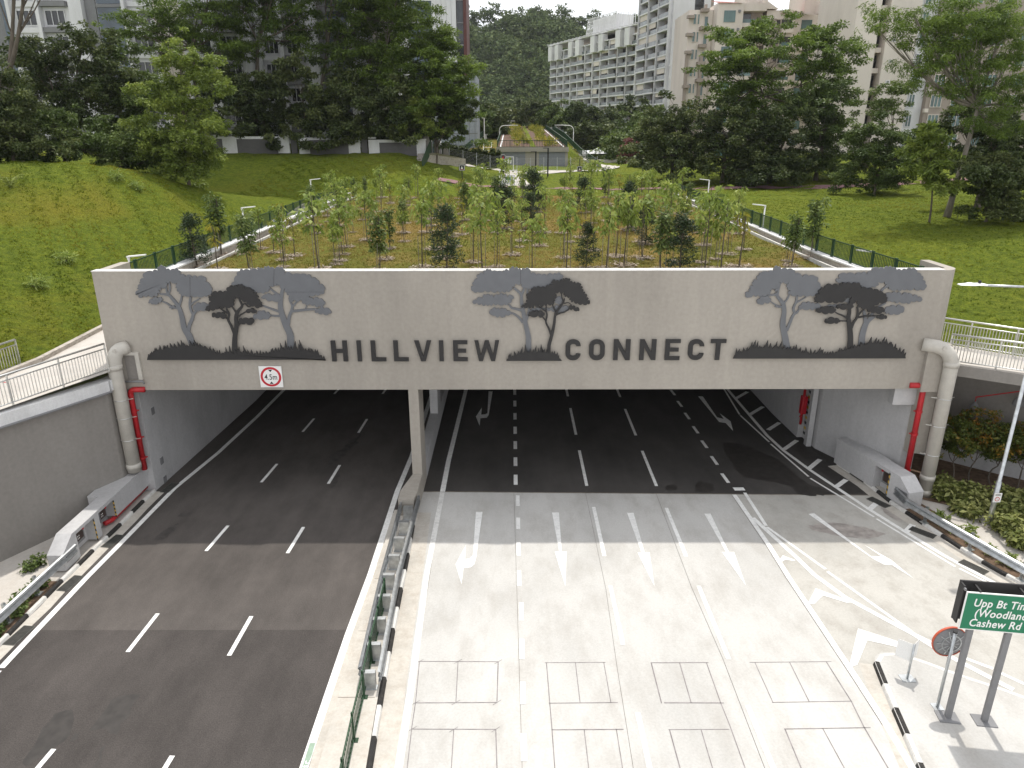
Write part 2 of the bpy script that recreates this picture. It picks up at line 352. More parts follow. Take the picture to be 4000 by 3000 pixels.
def _grid(xs, ys, zs):
    r, c = xs.shape; v = np.stack([xs, ys, zs], -1).reshape(-1, 3)
    i = np.arange(r * c).reshape(r, c); f = np.stack([i[:-1, :-1], i[:-1, 1:], i[1:, 1:], i[1:, :-1]], -1).reshape(-1, 4)
    return v, f
ys = np.r_[np.linspace(2, 80, 105), 81.2]; d = np.r_[np.linspace(0, 40, 60), np.geomspace(42, 600, 14)]
parts = []
Y_, D_ = np.meshgrid(ys, d, indexing='ij')
sk = np.where(Y_ > 80.5, .35, 0.); xl = XL(Y_) - D_; parts.append(_grid(xl[:, ::-1], Y_[:, ::-1], (tz(xl, Y_) - sk)[:, ::-1]))
xr = XR(Y_) + D_; parts.append(_grid(xr, Y_, tz(xr, Y_) - sk))
yb = np.r_[79.97, np.linspace(80, 150, 70), np.geomspace(153, 2600, 26)]; xb = np.r_[-np.geomspace(62, 2200, 18)[::-1], np.linspace(-60, 60, 100), np.geomspace(62, 2200, 18)]
Yb, Xb = np.meshgrid(yb, xb, indexing='ij'); parts.append(_grid(Xb, Yb, tz(Xb, Yb) - np.where(Yb < 79.99, 1.8, 0)))
vs, fs, n = [], [], 0
for v, f in parts: vs.append(v); fs.append(f + n); n += len(v)
terrain = put('ground', np_mesh('ground', np.concatenate(vs), np.concatenate(fs), MT['grass'], smooth=True), kind='structure')
lower = MB().add([(-60, -40, -.06), (60, -40, -.06), (60, 82, -.06), (-60, 82, -.06)], [(0, 1, 2, 3)]).build('lower_ground', MT['path_concrete'], kind='structure')

# ================================================================== roads
def sheet(pts, z=None): return MB().poly([(p[0], p[1], p[2] if z is None else z) for p in pts])
left_kerb_px = [(608,1918),(581,1943),(536,1986),(490,2035),(441,2083),(390,2130),(335,2185),(273,2246),(215,2300),(149,2372),(75,2440),(5,2517)]
LK = [G(*p) for p in left_kerb_px]; LK += [Vector((LK[-1].x - .05, 14, 0)), Vector((LK[-1].x - .2, 2, 0))]
right_kerb_px = [(3264,1819),(3384,1898),(3479,1975),(3588,2047),(3705,2124),(3787,2178),(3868,2228),(3955,2275),(4040,2318)]
RK = [G(*p) for p in right_kerb_px]; RK += [RK[-1] + (RK[-1] - RK[-2]).normalized() * k_ + Vector((0, .06 * k_, 0)) for k_ in (3, 7, 12)]
MK = [Vector((x, y, 0)) for x, y in [(-4.25,28.2),(-4.1,24.5),(-4.05,22.5),(-3.98,20.0),(-3.88,17.5),(-3.78,15.5),(-3.68,13.5),(-3.4,4)]]
SEAM = 20.25
lroad = sheet([(-16.95, 84), (-16.95, 30.6)] + [(p.x + .0, p.y) for p in LK if p.y > SEAM] + [(-16.75, SEAM), (-4.9, SEAM), (-4.9, 29), (-4.6, 84)], 0).build('left_road', MT['asphalt'], kind='structure')
sheet([(-16.75, SEAM), (-16.9, 2), (-4.6, 2), (-4.9, SEAM)], .004).build('asphalt_patch', MT['asphalt_patch'], lroad)
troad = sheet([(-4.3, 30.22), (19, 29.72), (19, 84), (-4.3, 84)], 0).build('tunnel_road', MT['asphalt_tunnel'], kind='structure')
apron = sheet([(-4.4, 2), (60, 2), (60, 29.0), (19, 29.7), (-4.4, 30.2)], -.03).build('concrete_apron', MT['joint'], kind='structure')
A_px = [(2853,1930),(2990,2133),(3068,2260),(3180,2430),(3325,2650),(3440,2830),(3535,2991)]
LA = [G(*p) for p in A_px]; LA.append(LA[-1] + (LA[-1] - LA[-2]).normalized() * 12)
def apron_edge(x): return 30.2 - (x + 4.2) * .021
def slab(l, r, g=.006, mt='apron'):
    pts = [(p.x + g, p.y, 0) for p in l] + [(p.x - g, p.y, 0) for p in reversed(r)]
    MB().poly(pts).build('concrete_slab', MT[mt], apron)
v2 = lambda x, y: Vector((x, y, 0))
S0 = [v2(-3.30, 30.18), v2(-3.0, 14), v2(-2.8, 2)]; S1 = [v2(.06, 30.1), v2(.24, 15), v2(.3, 2)]; S2 = [v2(3.42, 30.02), v2(3.45, 22.5), v2(3.3, 18.5), v2(3.2, 14.5), v2(3.1, 2)]
S3 = [v2(6.72, 29.96), v2(6.65, 22.7), v2(6.75, 18.8), v2(6.7, 14.5), v2(6.7, 2)]
Sm = [v2(-4.3, 30.2), v2(-4.1, 24), v2(-3.8, 15), v2(-3.4, 2)]
for a, b in ((Sm, S0), (S0, S1), (S1, S2), (S2, S3)): slab(a, b)
slab(S3, [v2(LA[0].x, apron_edge(LA[0].x))] + LA[1:], .008)
slab([v2(LA[0].x, apron_edge(LA[0].x))] + LA[1:], [v2(19.2, apron_edge(19.2)), v2(22, 27.3), v2(34, 22), v2(60, 16), v2(60, 2)], .008, 'apron_old')
MB().poly([(-4.3, 30.22, .002), (19, 29.74, .002), (19, 29.67, .002), (-4.3, 30.15, .002)]).build('joint_strip', MT['joint'], apron)

def line(pts, w, z, mat, parent, name, wid=None):
    m = MB(); n = len(pts); L, R = [], []
    for i, p in enumerate(pts):
        d = (pts[min(i + 1, n - 1)] - pts[max(i - 1, 0)]); d.z = 0; d.normalize(); s = Vector((-d.y, d.x, 0))
        w_ = w if wid is None else wid[i]
        L.append((p.x + s.x * w_ / 2, p.y + s.y * w_ / 2, z)); R.append((p.x - s.x * w_ / 2, p.y - s.y * w_ / 2, z))
    for i in range(n - 1): m.add([L[i], R[i], R[i + 1], L[i + 1]], [(0, 1, 2, 3)])
    return m.build(name, mat, parent)
PZ = .009
pl = lambda pts: [G(*p) for p in pts]
line(pl([(0,2607),(339,2250),(461,2128),(678,1907),(850,1767),(1000,1629),(1113,1516)]) + [v2(-14.9, 60)], .22, PZ, MT['paint'], lroad, 'edge_line')
line([v2(-16.2, 2), v2(-16.21, 18.3)], .22, PZ, MT['paint'], lroad, 'edge_line')
line([v2(-5.55, 2), v2(-5.58, 15), v2(-5.55, 20), v2(-5.45, 23.4), v2(-5.44, 30.2), v2(-5.27, 34), v2(-5.1, 60)], .24, PZ, MT['paint'], lroad, 'edge_line')
for a, b in [((1328,1513),(1304,1538)),((1225,1634),(1180,1686)),((1080,1811),(1018,1883)),((888,2052),(802,2151)),((613,2395),(495,2545)),((206,2924),(90,3060)),
             ((1511,1513),(1493,1538)),((1432,1636),(1398,1690)),((1325,1816),(1280,1889)),((1183,2058),(1120,2160)),((979,2406),(891,2560)),((669,2951),(590,3080))]:
    line(pl([a, b]), .145, PZ, MT['paint'], lroad, 'lane_dash')
# right carriageway
def yv(py): return G(2000, py).y
line([v2(-3.0, 60), v2(-3.05, 44.6), v2(-3.3, 33.5), v2(-3.3, 30.15)], .24, PZ, MT['paint'], troad, 'edge_line')
line([v2(-3.3, 30.1), v2(-3.3, 23.4), v2(-3.1, 17.4), v2(-3.05, 14.6), v2(-2.9, 2)], .22, PZ, MT['paint_old'], apron, 'edge_line')
def zdash(zs, x, w, par, r0=1500, mat='paint'):
    for a, b in zs:
        y0, y1 = yv(r0 + a / 2.212), yv(r0 + b / 2.212); line([v2(x, y0), v2(x, y1)], w, PZ, MT[mat], par, 'lane_dash')
zdash([(20,95),(145,195),(252,308),(370,432),(495,563),(635,710),(785,872)], .15, .19, troad)
zdash([(963,1055),(1155,1255),(1367,1485),(1610,1744)], .24, .17, apron); zdash([(230,385),(545,720),(915,1110),(1360,1600)], .3, .17, apron, 2250, 'paint_old')
zdash([(20,108),(210,440),(575,882)], 3.55, .15, troad); zdash([(1065,1490)], 3.66, .16, apron); zdash([(85,600),(1180,1800)], 3.64, .15, apron, 2250, 'paint_old')
zdash([(20,115),(218,447),(580,885)], 6.88, .15, troad); zdash([(1073,1493)], 6.92, .16, apron); zdash([(88,725),(1120,1900)], 6.93, .16, apron, 2250, 'paint_old')
r3 = lambda x, y: (2000 + x / 2.212, 1500 + y / 2.212)
r4 = lambda x, y: (3000 + x / 2.212, 1500 + y / 2.212)
r6 = lambda x, y: (1000 + x / 2.212, 2250 + y / 2.212)
r7 = lambda x, y: (2000 + x / 2.212, 2250 + y / 2.212)
r8 = lambda x, y: (3000 + x / 2.212, 2250 + y / 2.212)
for a, b in [((1368,55),(1404,100)),((1426,150),(1464,200)),((1489,252),(1529,308)),((1560,368),(1604,430)),((1634,492),(1681,557)),((1717,627),(1770,702)),((1807,777),(1866,858))]:
    line(pl([r3(*a), r3(*b)]), .17, PZ, MT['paint'], troad, 'lane_dash')
# curved right edge line, ladder ticks, broken inner line
outer = pl([r3(1850,40), r3(1960,170), r3(2200,450), r4(130,580), r4(360,750), r4(600,910), r4(870,1090), r4(1190,1290), r4(1500,1480), r4(1880,1690), r4(2400,1960)])
line([v2(13.9, 60), outer[0], outer[1], outer[2], outer[3], outer[4], outer[5]], .19, PZ, MT['paint'], troad, 'edge_line')
line(outer[5:], .19, PZ, MT['paint'], apron, 'edge_line')
for a, b in [(r3(1830,50), r3(1962,268)), (r3(1968,275), r4(5,505)), (r4(18,522), r4(345,805)), (r4(360,820), r4(910,1155)), (r4(930,1170), r4(1610,1585)), (r4(1645,1600), r4(2300,1930))]:
    p, q = G(*a), G(*b); md = (p + q) / 2; line([p, md, q], .11, PZ, MT['paint'], apron if p.y < 30 else troad, 'edge_line')
for a, b in [(r3(2030,72), r3(1925,132)), (r3(2165,200), r3(2045,272)), (r4(95,338), r4(-5,402)), (r4(245,492), r4(130,572)), (r4(445,657), r4(345,738)), (r4(670,832), r4(585,893)), (r4(940,1027), r4(865,1095)), (r4(1245,1222), r4(1178,1290))]:
    p, q = G(*a), G(*b); line([p, q], .24, PZ + .002, MT['paint'], apron if p.y < 29.7 else troad, 'ladder_tick')
# chevron nose
line([LA[0] + Vector((.12, -.1, 0))] + [p + Vector((.12, 0, 0)) for p in LA[1:]], .2, PZ, MT['paint'], apron, 'chevron_edge')
Bp = pl([r3(2075,1160), r3(2212,1285), r4(215,1480), r8(400,0), r8(660,190), r8(1000,375), r8(1250,510), r8(1480,655), r8(1700,775), r8(2110,990)])
line(Bp, .2, PZ + .001, MT['paint'], apron, 'chevron_edge')
line(pl([r3(2005,943), r3(2190,1230)]), .15, PZ, MT['paint'], apron, 'lane_dash')
for a, b in [(r4(-15,1240), r4(490,1605)), (r4(505,1625), r8(1235,490)), (r8(1265,512), r8(1450,600)), (r8(1690,715), r8(1935,808)), (r8(1990,840), r8(2300,985))]:
    line(pl([a, b]), .13, PZ, MT['paint'], apron, 'lane_dash')
MB().poly([(*G(*r3(a, b)).xy, PZ) for a, b in ((1900,898),(1993,898),(2012,924),(1920,925))]).build('give_way_bar', MT['paint'], troad)
def chevron(a, b, c, w):
    a, b, c = G(*a), G(*b), G(*c); m = MB(); f = (b - (a + c) / 2).normalized()
    i = b - f * w * 1.5; e1 = a + (c - a).normalized() * w * .9; e2 = c + (a - c).normalized() * w * .9
    m.add([(p.x, p.y, PZ + .003) for p in (a, b, i, e1)], [(0, 1, 2, 3)]); m.add([(p.x, p.y, PZ + .003) for p in (b, c, e2, i)], [(0, 1, 2, 3)])
    m.build('chevron', MT['paint'], apron)
chevron(r4(75,1545), r4(122,1485), r4(235,1530), .20)
chevron(r8(335,245), r8(405,112), r8(735,235), .30)
chevron(r8(690,800), r8(770,460), r8(1215,605), .40)
# arrows
def flat(pts, par, name='lane_arrow'): MB().poly([(*G(*p).xy, PZ + .001) for p in pts]).build(name, MT['paint'], par)
for pts in ([(340,1112),(400,1112),(425,1450),(466,1450),(455,1749),(363,1450),(402,1450)], [(988,1116),(1045,1116),(1140,1458),(1182,1458),(1225,1751),(1078,1458),(1112,1458)], [(1655,1124),(1710,1124),(1868,1456),(1912,1456),(2015,1747),(1808,1456),(1842,1456)]):
    flat([r3(*p) for p in pts], apron)
r2 = lambda x, y: (1000 + x / 2.212, 1500 + y / 2.212)
flat([r2(*p) for p in ((1895,1105),(1953,1105),(1897,1500),(1880,1560),(1850,1585),(1788,1592),(1770,1730),(1718,1560),(1810,1388),(1800,1515),(1840,1508),(1868,1480))], apron)
flat([r2(*p) for p in ((2006,65),(2041,65),(2006,270),(1990,292),(1935,297),(1928,362),(1896,282),(1948,203),(1942,265),(1978,262),(1996,252))], troad)
flat([r4(*p) for p in ((342,1128),(392,1122),(880,1492),(975,1498),(820,1392),(1060,1528),(1255,1690),(1065,1572),(990,1566),(905,1520))], apron)
flat([r3(*p) for p in ((1603,110),(1645,111),(1768,292),(1825,306),(1790,257),(1884,326),(1906,410),(1842,342),(1785,332))], troad)
# saw-cut detector loops
cut_lines = [[r6(1395,737),r6(2088,741)],[r6(1405,738),r6(1370,1095),r6(1340,1290),r6(1290,1720)],[r6(2085,743),r6(2074,1085)],[r6(1738,738),r6(1719,1092)],[r6(1365,1096),r6(2078,1093)],
 [r6(1335,1322),r6(2068,1326)],[r6(1700,1326),r6(1675,1720)],[r6(2063,1325),r6(2075,1720)],
 [r7(276,750),r7(800,748)],[r7(290,750),r7(318,1098),r7(335,1300),r7(365,1720)],[r7(540,750),r7(580,1095)],[r7(785,748),r7(846,1095)],[r7(312,1100),r7(905,1095)],[r7(333,1330),r7(955,1327)],[r7(615,1330),r7(660,1720)],[r7(893,1326),r7(955,1720)],
 [r7(1190,752),r7(1690,751)],[r7(1195,753),r7(1284,1103)],[r7(1440,752),r7(1540,1100)],[r7(1672,752),r7(1795,1100),r7(1875,1300),r7(2025,1720)],[r7(1305,1098),r7(1822,1100)],[r7(1343,1330),r7(1868,1328)],[r7(1352,1330),r7(1458,1720)],[r7(1625,1330),r7(1740,1720)],
 [r7(2045,750),r8(540,744)],[r7(2090,750),r8(35,1098)],[r8(178,748),r8(346,1088)],[r8(495,745),r8(712,1090),r8(820,1310),r8(1060,1720)],[r8(28,1096),r8(718,1086)],[r8(130,1326),r8(877,1315)],[r8(138,1328),r8(300,1720)],[r8(463,1320),r8(680,1720)]]
for c in cut_lines: line(pl(c), random.uniform(.022, .036), .006, MT['saw_cut'], apron, 'saw_cut')
for c in [(1405,738),(1738,738),(2085,742),(1370,1095),(1719,1093),(2075,1093),(1340,1322),(1700,1326),(2063,1326)]:
    p = G(*r6(*c)); line([p + Vector((-.12, -.1, 0)), p + Vector((.12, .1, 0))], .016, .0064, MT['saw_cut'], apron, 'saw_cut')
# wet patches, stains and litter-dark spots with ragged edges
def blot(px, z, mat, par, rag=.16, name='wet_patch', seed=1, sub=6):
    P = [G(*p) for p in px]; rr = random.Random(seed); out = []
    for i, p in enumerate(P):
        q = P[(i + 1) % len(P)]; L = (q - p).length; n = max(2, int(L / .22))
        for k in range(n): out.append(p.lerp(q, k / n) + Vector((rr.uniform(-1, 1), rr.uniform(-1, 1), 0)) * min(rag, L * .12) * (1 if k else .4))
    MB().poly([(p.x, p.y, z) for p in out]).build(name, MT[mat], par)
blot([r3(1820,512),(2000+1975/2.212,1500+515/2.212),r3(2050,560),r4(60,640),r4(330,870),r4(600,965),r4(255,960),r4(190,880),r3(2110,830),r3(1985,808),r3(1900,690),r3(1840,600)], .004, 'wet_asphalt', troad, .14, seed=3)
blot([r4(120,430),r4(290,480),r4(520,690),r4(830,945),r4(700,955),r4(480,780),r4(260,610)], .0045, 'wet_asphalt', troad, .1, seed=8)
blot([r3(1335,875),r3(1410,872),r3(1415,915),r3(1350,925),r3(1310,900)], .004, 'wet_asphalt', troad, .08, seed=4)
blot([r3(1600,850),r3(1650,838),r3(1745,885),r3(1740,925),r3(1640,935),r3(1570,925),r3(1580,880)], .004, 'wet_asphalt', troad, .1, seed=5)
blot([r4(340,1225),r4(620,1208),r4(820,1240),r4(1010,1300),r4(850,1345),r4(640,1330),r4(500,1290),r4(380,1270)], .003, 'wet_concrete', apron, .2, seed=6)
blot([r4(900,975),r4(1010,1040),r4(1180,1180),r4(1120,1190),r4(1000,1120),r4(940,1030)], .003, 'wet_concrete', apron, .12, seed=16)
r5 = lambda x, y: (x / 2.212, 2250 + y / 2.212)
blot([r5(460,1190),r5(630,1150),r5(610,1330),r5(560,1410),r5(430,1500),r5(220,1640),r5(180,1600),r5(300,1450),r5(360,1310)], .0065, 'wet_asphalt', lroad, .12, seed=9)
blot([r5(760,1330),r5(860,1200),r5(960,1060),r5(1120,1020),r5(1210,1020),r5(1150,1090),r5(1110,1200),r5(1040,1270),r5(1000,1370),r5(940,1350),r5(880,1310)], .0065, 'wet_asphalt', lroad, .16, seed=10)
blot([r5(860,1480),r5(910,1460),r5(830,1640),r5(780,1659)], .0065, 'wet_asphalt', lroad, .1, seed=11)
blot([r5(640,1360),r5(680,1350),r5(650,1410),r5(600,1420)], .0065, 'wet_asphalt', lroad, .1, seed=12)
blot([r2(640,620),r2(760,540),r2(900,430),r2(860,520),r2(720,660),r2(600,720)], .004, 'damp_asphalt', lroad, .14, seed=13)
r1 = lambda x, y: (x / 2.212, 1500 + y / 2.212)
blot([r1(1470,1230),r1(1540,1195),r1(1500,1270),r1(1400,1340),r1(1320,1345)], .004, 'damp_asphalt', lroad, .12, seed=14)
blot([r1(1560,1110),r1(1660,1100),r1(1620,1140),r1(1530,1140)], .004, 'damp_asphalt', lroad, .1, seed=15)
blot([r2(620,880),r2(700,770),r2(720,800),r2(650,900)], .004, 'damp_asphalt', lroad, .1, seed=17)

# ================================================================== kerbs, gutters, median, islands
def kerb_run(pts, side, h, w, parent, first=0, step=1.0, mats=('kerb_white', 'kerb_black')):
    # pts run along the road face; side=+1 body lies to the left of travel
    seg = [0]
    for a, b in zip(pts, pts[1:]): seg.append(seg[-1] + (b - a).length)
    def at(s):
        s = max(0, min(seg[-1], s))
        for i in range(len(pts) - 1):
            if s <= seg[i + 1] + 1e-6:
                t = (s - seg[i]) / max(1e-6, seg[i + 1] - seg[i]); d = (pts[i + 1] - pts[i]).normalized(); return pts[i].lerp(pts[i + 1], t), d
    s, k = 0, first
    while s < seg[-1] - .05:
        e = min(s + step, seg[-1]); p, dp = at(s + .004); q, dq = at(e - .004); m = MB()
        prof = [(0, 0), (0.02, h * .8), (.05, h), (w, h), (w, 0)]
        np_ = Vector((-dp.y, dp.x, 0)) * side; nq_ = Vector((-dq.y, dq.x, 0)) * side
        A = [p + np_ * a + Vector((0, 0, b)) for a, b in prof]; B = [q + nq_ * a + Vector((0, 0, b)) for a, b in prof]
        n = len(prof); m.add(A + B, [tuple(range(n))[::-1], tuple(range(n, 2 * n))] + [(i, i + n, (i + 1) % n + n, (i + 1) % n)[::(1 if side < 0 else -1)] for i in range(n)])
        m.build('kerb_block', MT[mats[k % 2]], parent); s = e; k += 1
def off(pts, dlt):
    out = []
    for i, p in enumerate(pts):
        d = (pts[min(i + 1, len(pts) - 1)] - pts[max(i - 1, 0)]).normalized(); out.append(p + Vector((-d.y, d.x, 0)) * dlt)
    return out
def strip(a, b, z, name, mat, parent=None, kind=None, za=None):
    m = MB()
    for i in range(len(a) - 1): m.add([(a[i].x, a[i].y, z), (b[i].x, b[i].y, z), (b[i + 1].x, b[i + 1].y, z), (a[i + 1].x, a[i + 1].y, z)], [(0, 1, 2, 3)])
    return m.build(name, mat, parent, kind=kind)
kl = strip(off(LK, .42), LK, .006, 'left_kerb', MT['median_concrete'], kind='structure')
kerb_run(LK, -1, .13, .13, kl, 0, 1.03)
kr = strip(off(RK, -.5), RK, .0055, 'right_kerb', MT['median_concrete'], kind='structure')
kerb_run(RK, 1, .13, .13, kr, 0, 1.0)
ML = [v2(-5.25, 28.2), v2(-5.22, 22), v2(-5.2, 17), v2(-5.15, 13.5), v2(-5.1, 4)]
med = MB(); top = [(p.x, p.y, .15) for p in ML] + [(p.x - .16, p.y, .15) for p in reversed(MK)]
med.prism(top, (0, 0, -.18)); med = med.build('median', MT['median_concrete'], kind='structure')
kerb_run(MK, -1, .158, .14, med, 0, 1.15)
strip(MK, [p + Vector((.62, 0, 0)) for p in MK], .006, 'gutter', MT['median_concrete'], med)
strip([p + Vector((-.28, 0, 0)) for p in ML], ML, .0065, 'gutter', MT['median_concrete'], med)
for y in (26, 23, 20, 17): line([v2(-5.2, y), v2(-4.1, y)], .02, .154, MT['joint'], med, 'expansion_joint')
# painted word cut off by the bottom of the picture
pw = MB().poly([(*G(*r6(*p)).xy, .012) for p in ((455,1445),(505,1440),(480,1530),(440,1640),(400,1720),(370,1720))]).build('painted_word_panel', plain('faded_green', (.27, .36, .28), .8, var=.15), lroad)
tm = text_mesh('Risc', .27, MT['sign_white'], .0005, spacing=1.15)
tw = put('painted_word', tm, lroad); tw.location = (-5.48, 14.35, .015); tw.rotation_euler = (0, 0, math.radians(88))
# right traffic island
isl_px = [r8(905,770), r8(915,725), r8(960,695), r8(1040,690), r8(1140,705), r8(1300,750), r8(1500,828), r8(1700,900), r8(2000,1000), r8(2300,1110)]
IR = [G(*p) for p in isl_px]; IL = [G(*r8(*p)) for p in ((905,770),(985,975),(1075,1190),(1170,1410),(1260,1620),(1320,1760))]; IL.append(IL[-1] + (IL[-1] - IL[-2]) * 4)
isl = MB().prism([(p.x, p.y, .14) for p in IL] + [(14, 2, .14), (40, 2, .14), (40, IR[-1].y - 4, .14)] + [(p.x, p.y, .14) for p in reversed(IR[1:])], (0, 0, -.2)).build('traffic_island', MT['apron'], kind='structure')
IL2 = []
for a, b in zip(IL, IL[1:]): IL2 += [a.lerp(b, k / 4) for k in range(4)]
kerb_run([p + Vector((-.03, 0, 0)) for p in IL], 1, .145, .17, isl, 1, .98)
kerb_run([p + Vector((0, .02, 0)) for p in IR], -1, .145, .17, isl, 0, .5, ('kerb_white', 'kerb_white'))
strip(off([p + Vector((-.04, 0, 0)) for p in IL], -.42), [p + Vector((-.04, 0, 0)) for p in IL], .0055, 'gutter', MT['median_concrete'], isl)
# left footpath behind barrier, right footpath and planting bed
lf = MB().poly([(-17.0, 30.2, .03), (-17.75, 30.2, .03), (-20.3, 24.2, .03), (-34, 2, .03), (-17.2, 2, .03), (-17.05, 18, .03), (-16.95, 24, .03)]).build('left_footpath', MT['path_concrete'], kind='structure')
rb = off(RK, .17); rb2 = off(RK, 3.1); 
rfp = strip(off(RK, 1.25), off(RK, 3.1), .10, 'right_footpath', MT['path_concrete'], kind='structure')
strip(off(RK[2:], .17), off(RK[2:], 1.25), .12, 'planting_strip', MT['soil'], rfp); strip(off(RK[:3], .17), off(RK[:3], 1.25), .12, 'verge', MT['median_concrete'], rfp)
bed = MB().poly([(18.6, 29.2, .13)] + [(p.x, p.y, .13) for p in off(RK, 3.1)[3:]] + [(45, 15, .13), (45, 34, .13), (19.5, 36, .13)]).build('planting_bed', MT['soil'], kind='structure')
# drain grates in the gutters
def grate(c, d, L=.95, w=.40, parent=None):
    d = d.normalized(); n = Vector((-d.y, d.x, 0)); m = MB(); c = Vector(c); MB().bar(c - d * L / 2 - Vector((0, 0, .004)), c + d * L / 2 - Vector((0, 0, .004)), w, .008).build('drain_sump', MT['kerb_black'], parent)
    for s in (-1, 1):
        m.bar(c + n * s * w / 2 - d * L / 2, c + n * s * w / 2 + d * L / 2, .03, .02); m.bar(c + d * s * L / 2 - n * w / 2, c + d * s * L / 2 + n * w / 2, .03, .02)
    for k in range(1, 20): m.bar(c + d * (k / 20 - .5) * L - n * w / 2, c + d * (k / 20 - .5) * L + n * w / 2, .016, .012)
    m.build('drain_grate', MT['grate'], parent)
for a, b in [((1255,1240),(1440,1310)), ((905,985),(1050,1055)), ((1700,1530),(1890,1620))]:
    p, q = G(*r4(*a)), G(*r4(*b)); d_ = q - p; grate((p + q) / 2 + Vector((0, 0, .012)) + Vector((d_.y, -d_.x, 0)).normalized() * .22, d_, parent=kr)
for a, b in [((870,1400),(985,1310)), ((1380,930),(1470,855))]:
    p, q = G(*r1(*a)), G(*r1(*b)); d_ = q - p; grate((p + q) / 2 + Vector((.2, 0, .012)), d_, parent=kl)
for a, b in [((500,110),(620,10)), ((40,570),(180,450))]:
    p, q = G(*r5(*a)), G(*r5(*b)); d_ = q - p; grate((p + q) / 2 + Vector((.18, 0, .012)), d_, parent=kl)
# ================================================================== tunnel portal / land bridge
FY = 30.0; FX0, FX1, FZ0, FZ1 = -17.7, 18.95, 5.18, 10.47
portal = thing('tunnel_portal', 'wide beige concrete tunnel portal with two openings carrying a planted deck', 'tunnel portal', (0, FY, 0))
def lp(p): return (p[0], p[1] - FY, p[2])
def PB(): return MB()
m = MB(); m.box(FX0, 18.2, 0, .45, FZ0, FZ1)
arc = [(18.2 + .75 * math.sin(t), .75 - .75 * math.cos(t)) for t in np.linspace(0, math.pi / 2, 8)]
inn = [(18.2 + .35 * math.sin(t), .75 - .30 * math.cos(t)) for t in np.linspace(math.pi / 2, 0, 8)]
m2 = MB().prism([(x, y, FZ0 + 1.15) for x, y in arc + [(18.95, 2.6), (18.55, 2.6)] + inn], (0, 0, FZ1 - FZ0 - 1.15))
fas = m.build('fascia', MT['plaster'], portal); m2.build('curved_return', MT['plaster'], portal)
m3 = MB(); m3.box(FX0, FX0 + .4, .451, 2.4, FZ0 + 1.2, FZ1 - .003); m3.build('side_return', MT['plaster'], portal)
MB().box(FX0 - .02, 18.2, -.015, .46, FZ1 + .001, FZ1 + .03).build('coping', MT['kerb_white'], fas)
MB().box(18.2, 18.95, .05, .6, 2.0, FZ0 + 1.15).build('end_panel', MT['plaster'], portal)
MB().box(-17.7, 18.6, .452, 54, 6.0, 8.6).build('deck_slab', MT['tunnel_white'], portal)
MB().box(-16.9, -16.4, .46, 6.0, 5.2, 5.99).build('edge_beam', MT['tunnel_white'], portal)
wl_ = MB().prism([(-16.87, .35, -.05), (-16.2, 12.5, -.05), (-16.2, 54, -.05), (-17.9, 54, -.05), (-17.9, .35, -.05)], (0, 0, 6.04)).build('tunnel_wall', MT['tunnel_white'], portal, label='left side wall of the left tunnel opening')
wr_ = MB().prism([(15.6, 54, -.05), (15.6, 10, -.05), (15.75, 6.5, -.05), (16.05, 6.5, -.05), (16.15, 5.0, -.05), (18.15, .5, -.05), (18.75, .5, -.05), (18.75, 54, -.05)], (0, 0, 6.04)).build('tunnel_wall', MT['tunnel_white'], portal, label='splayed right side wall of the right tunnel opening')
MB().box(17.2, 18.9, .3, .75, 4.3, 5.17).build('bearing_block', MT['tunnel_white'], portal)
MB().box(-17.9, 18.7, 54, 54.4, -.05, 9).build('end_wall', MT['wall_grey'], portal)  # unseen wall added across the far end to keep the tunnel inside dark
# dividing wall: parapet and columns
MB().box(-4.66, -4.2, 1.6, 54, 0, 1.0).build('parapet', MT['tunnel_white'], portal)
for k, y in enumerate(np.arange(0.02, 52, 7.6)):
    MB().box(-4.64, -4.2, y, y + 1.55, 0 if k == 0 else 1.001, 5.995 if k else FZ0 + .0).build('column', MT['plaster'] if k == 0 else MT['tunnel_white'], portal)
# sloping nose of the dividing wall
nose = MB(); a = [(-4.64, 0, 1.0), (-4.2, 0, 1.0)]; b = [(-5.0, -1.55, .95), (-4.22, -1.55, .95)]; c = [(-4.98, -2.3, .95), (-4.3, -2.3, .95)]
fl = lambda q: (q[0], q[1], 0)
nose.add([a[0], a[1], b[1], b[0], fl(a[0]), fl(a[1]), fl(b[1]), fl(b[0])], [(0, 1, 2, 3), (0, 3, 7, 4), (1, 5, 6, 2), (0, 4, 5, 1)])
nose.add([b[0], b[1], c[1], c[0], fl(b[0]), fl(b[1]), fl(c[1]), fl(c[0])], [(0, 1, 2, 3), (0, 3, 7, 4), (1, 5, 6, 2), (3, 2, 6, 7)])
nose.build('barrier_nose', MT['plaster'], portal)
# recessed small covers in left wall, hose reel on right wall
for (px, py) in [(1270,228),(1350,657),(1383,820)]:
    p = Wp(*r1(px, py), 31.2); MB().box(-16.86, -16.80, p.y - FY - .14, p.y - FY + .14, p.z - .17, p.z + .17).build('junction_box', MT['condo_grey'], portal)
fb = MB(); 
hr = thing('fire_hose_cabinet', 'red dry riser pipe with hazard striped niche edge on right tunnel wall', 'fire pipe', (15.72, 36.2, 0))
MB().tube([(0, 0, .9), (0, 0, 2.9)], .07, 10).tube([(0, 0, 1.4), (-.12, -.12, 1.4)], .06, 8).build('riser', MT['red_pipe'], hr, True)
MB().box(-.08, .2, -.05, .24, 1.5, 2.5).build('cabinet', MT['red'], hr)
for k in range(9): MB().box(.33, .40, -.02, .28, .25 + k * .3, .40 + k * .3).build('hazard_stripe', MT['yellow' if k % 2 else 'black'], hr)
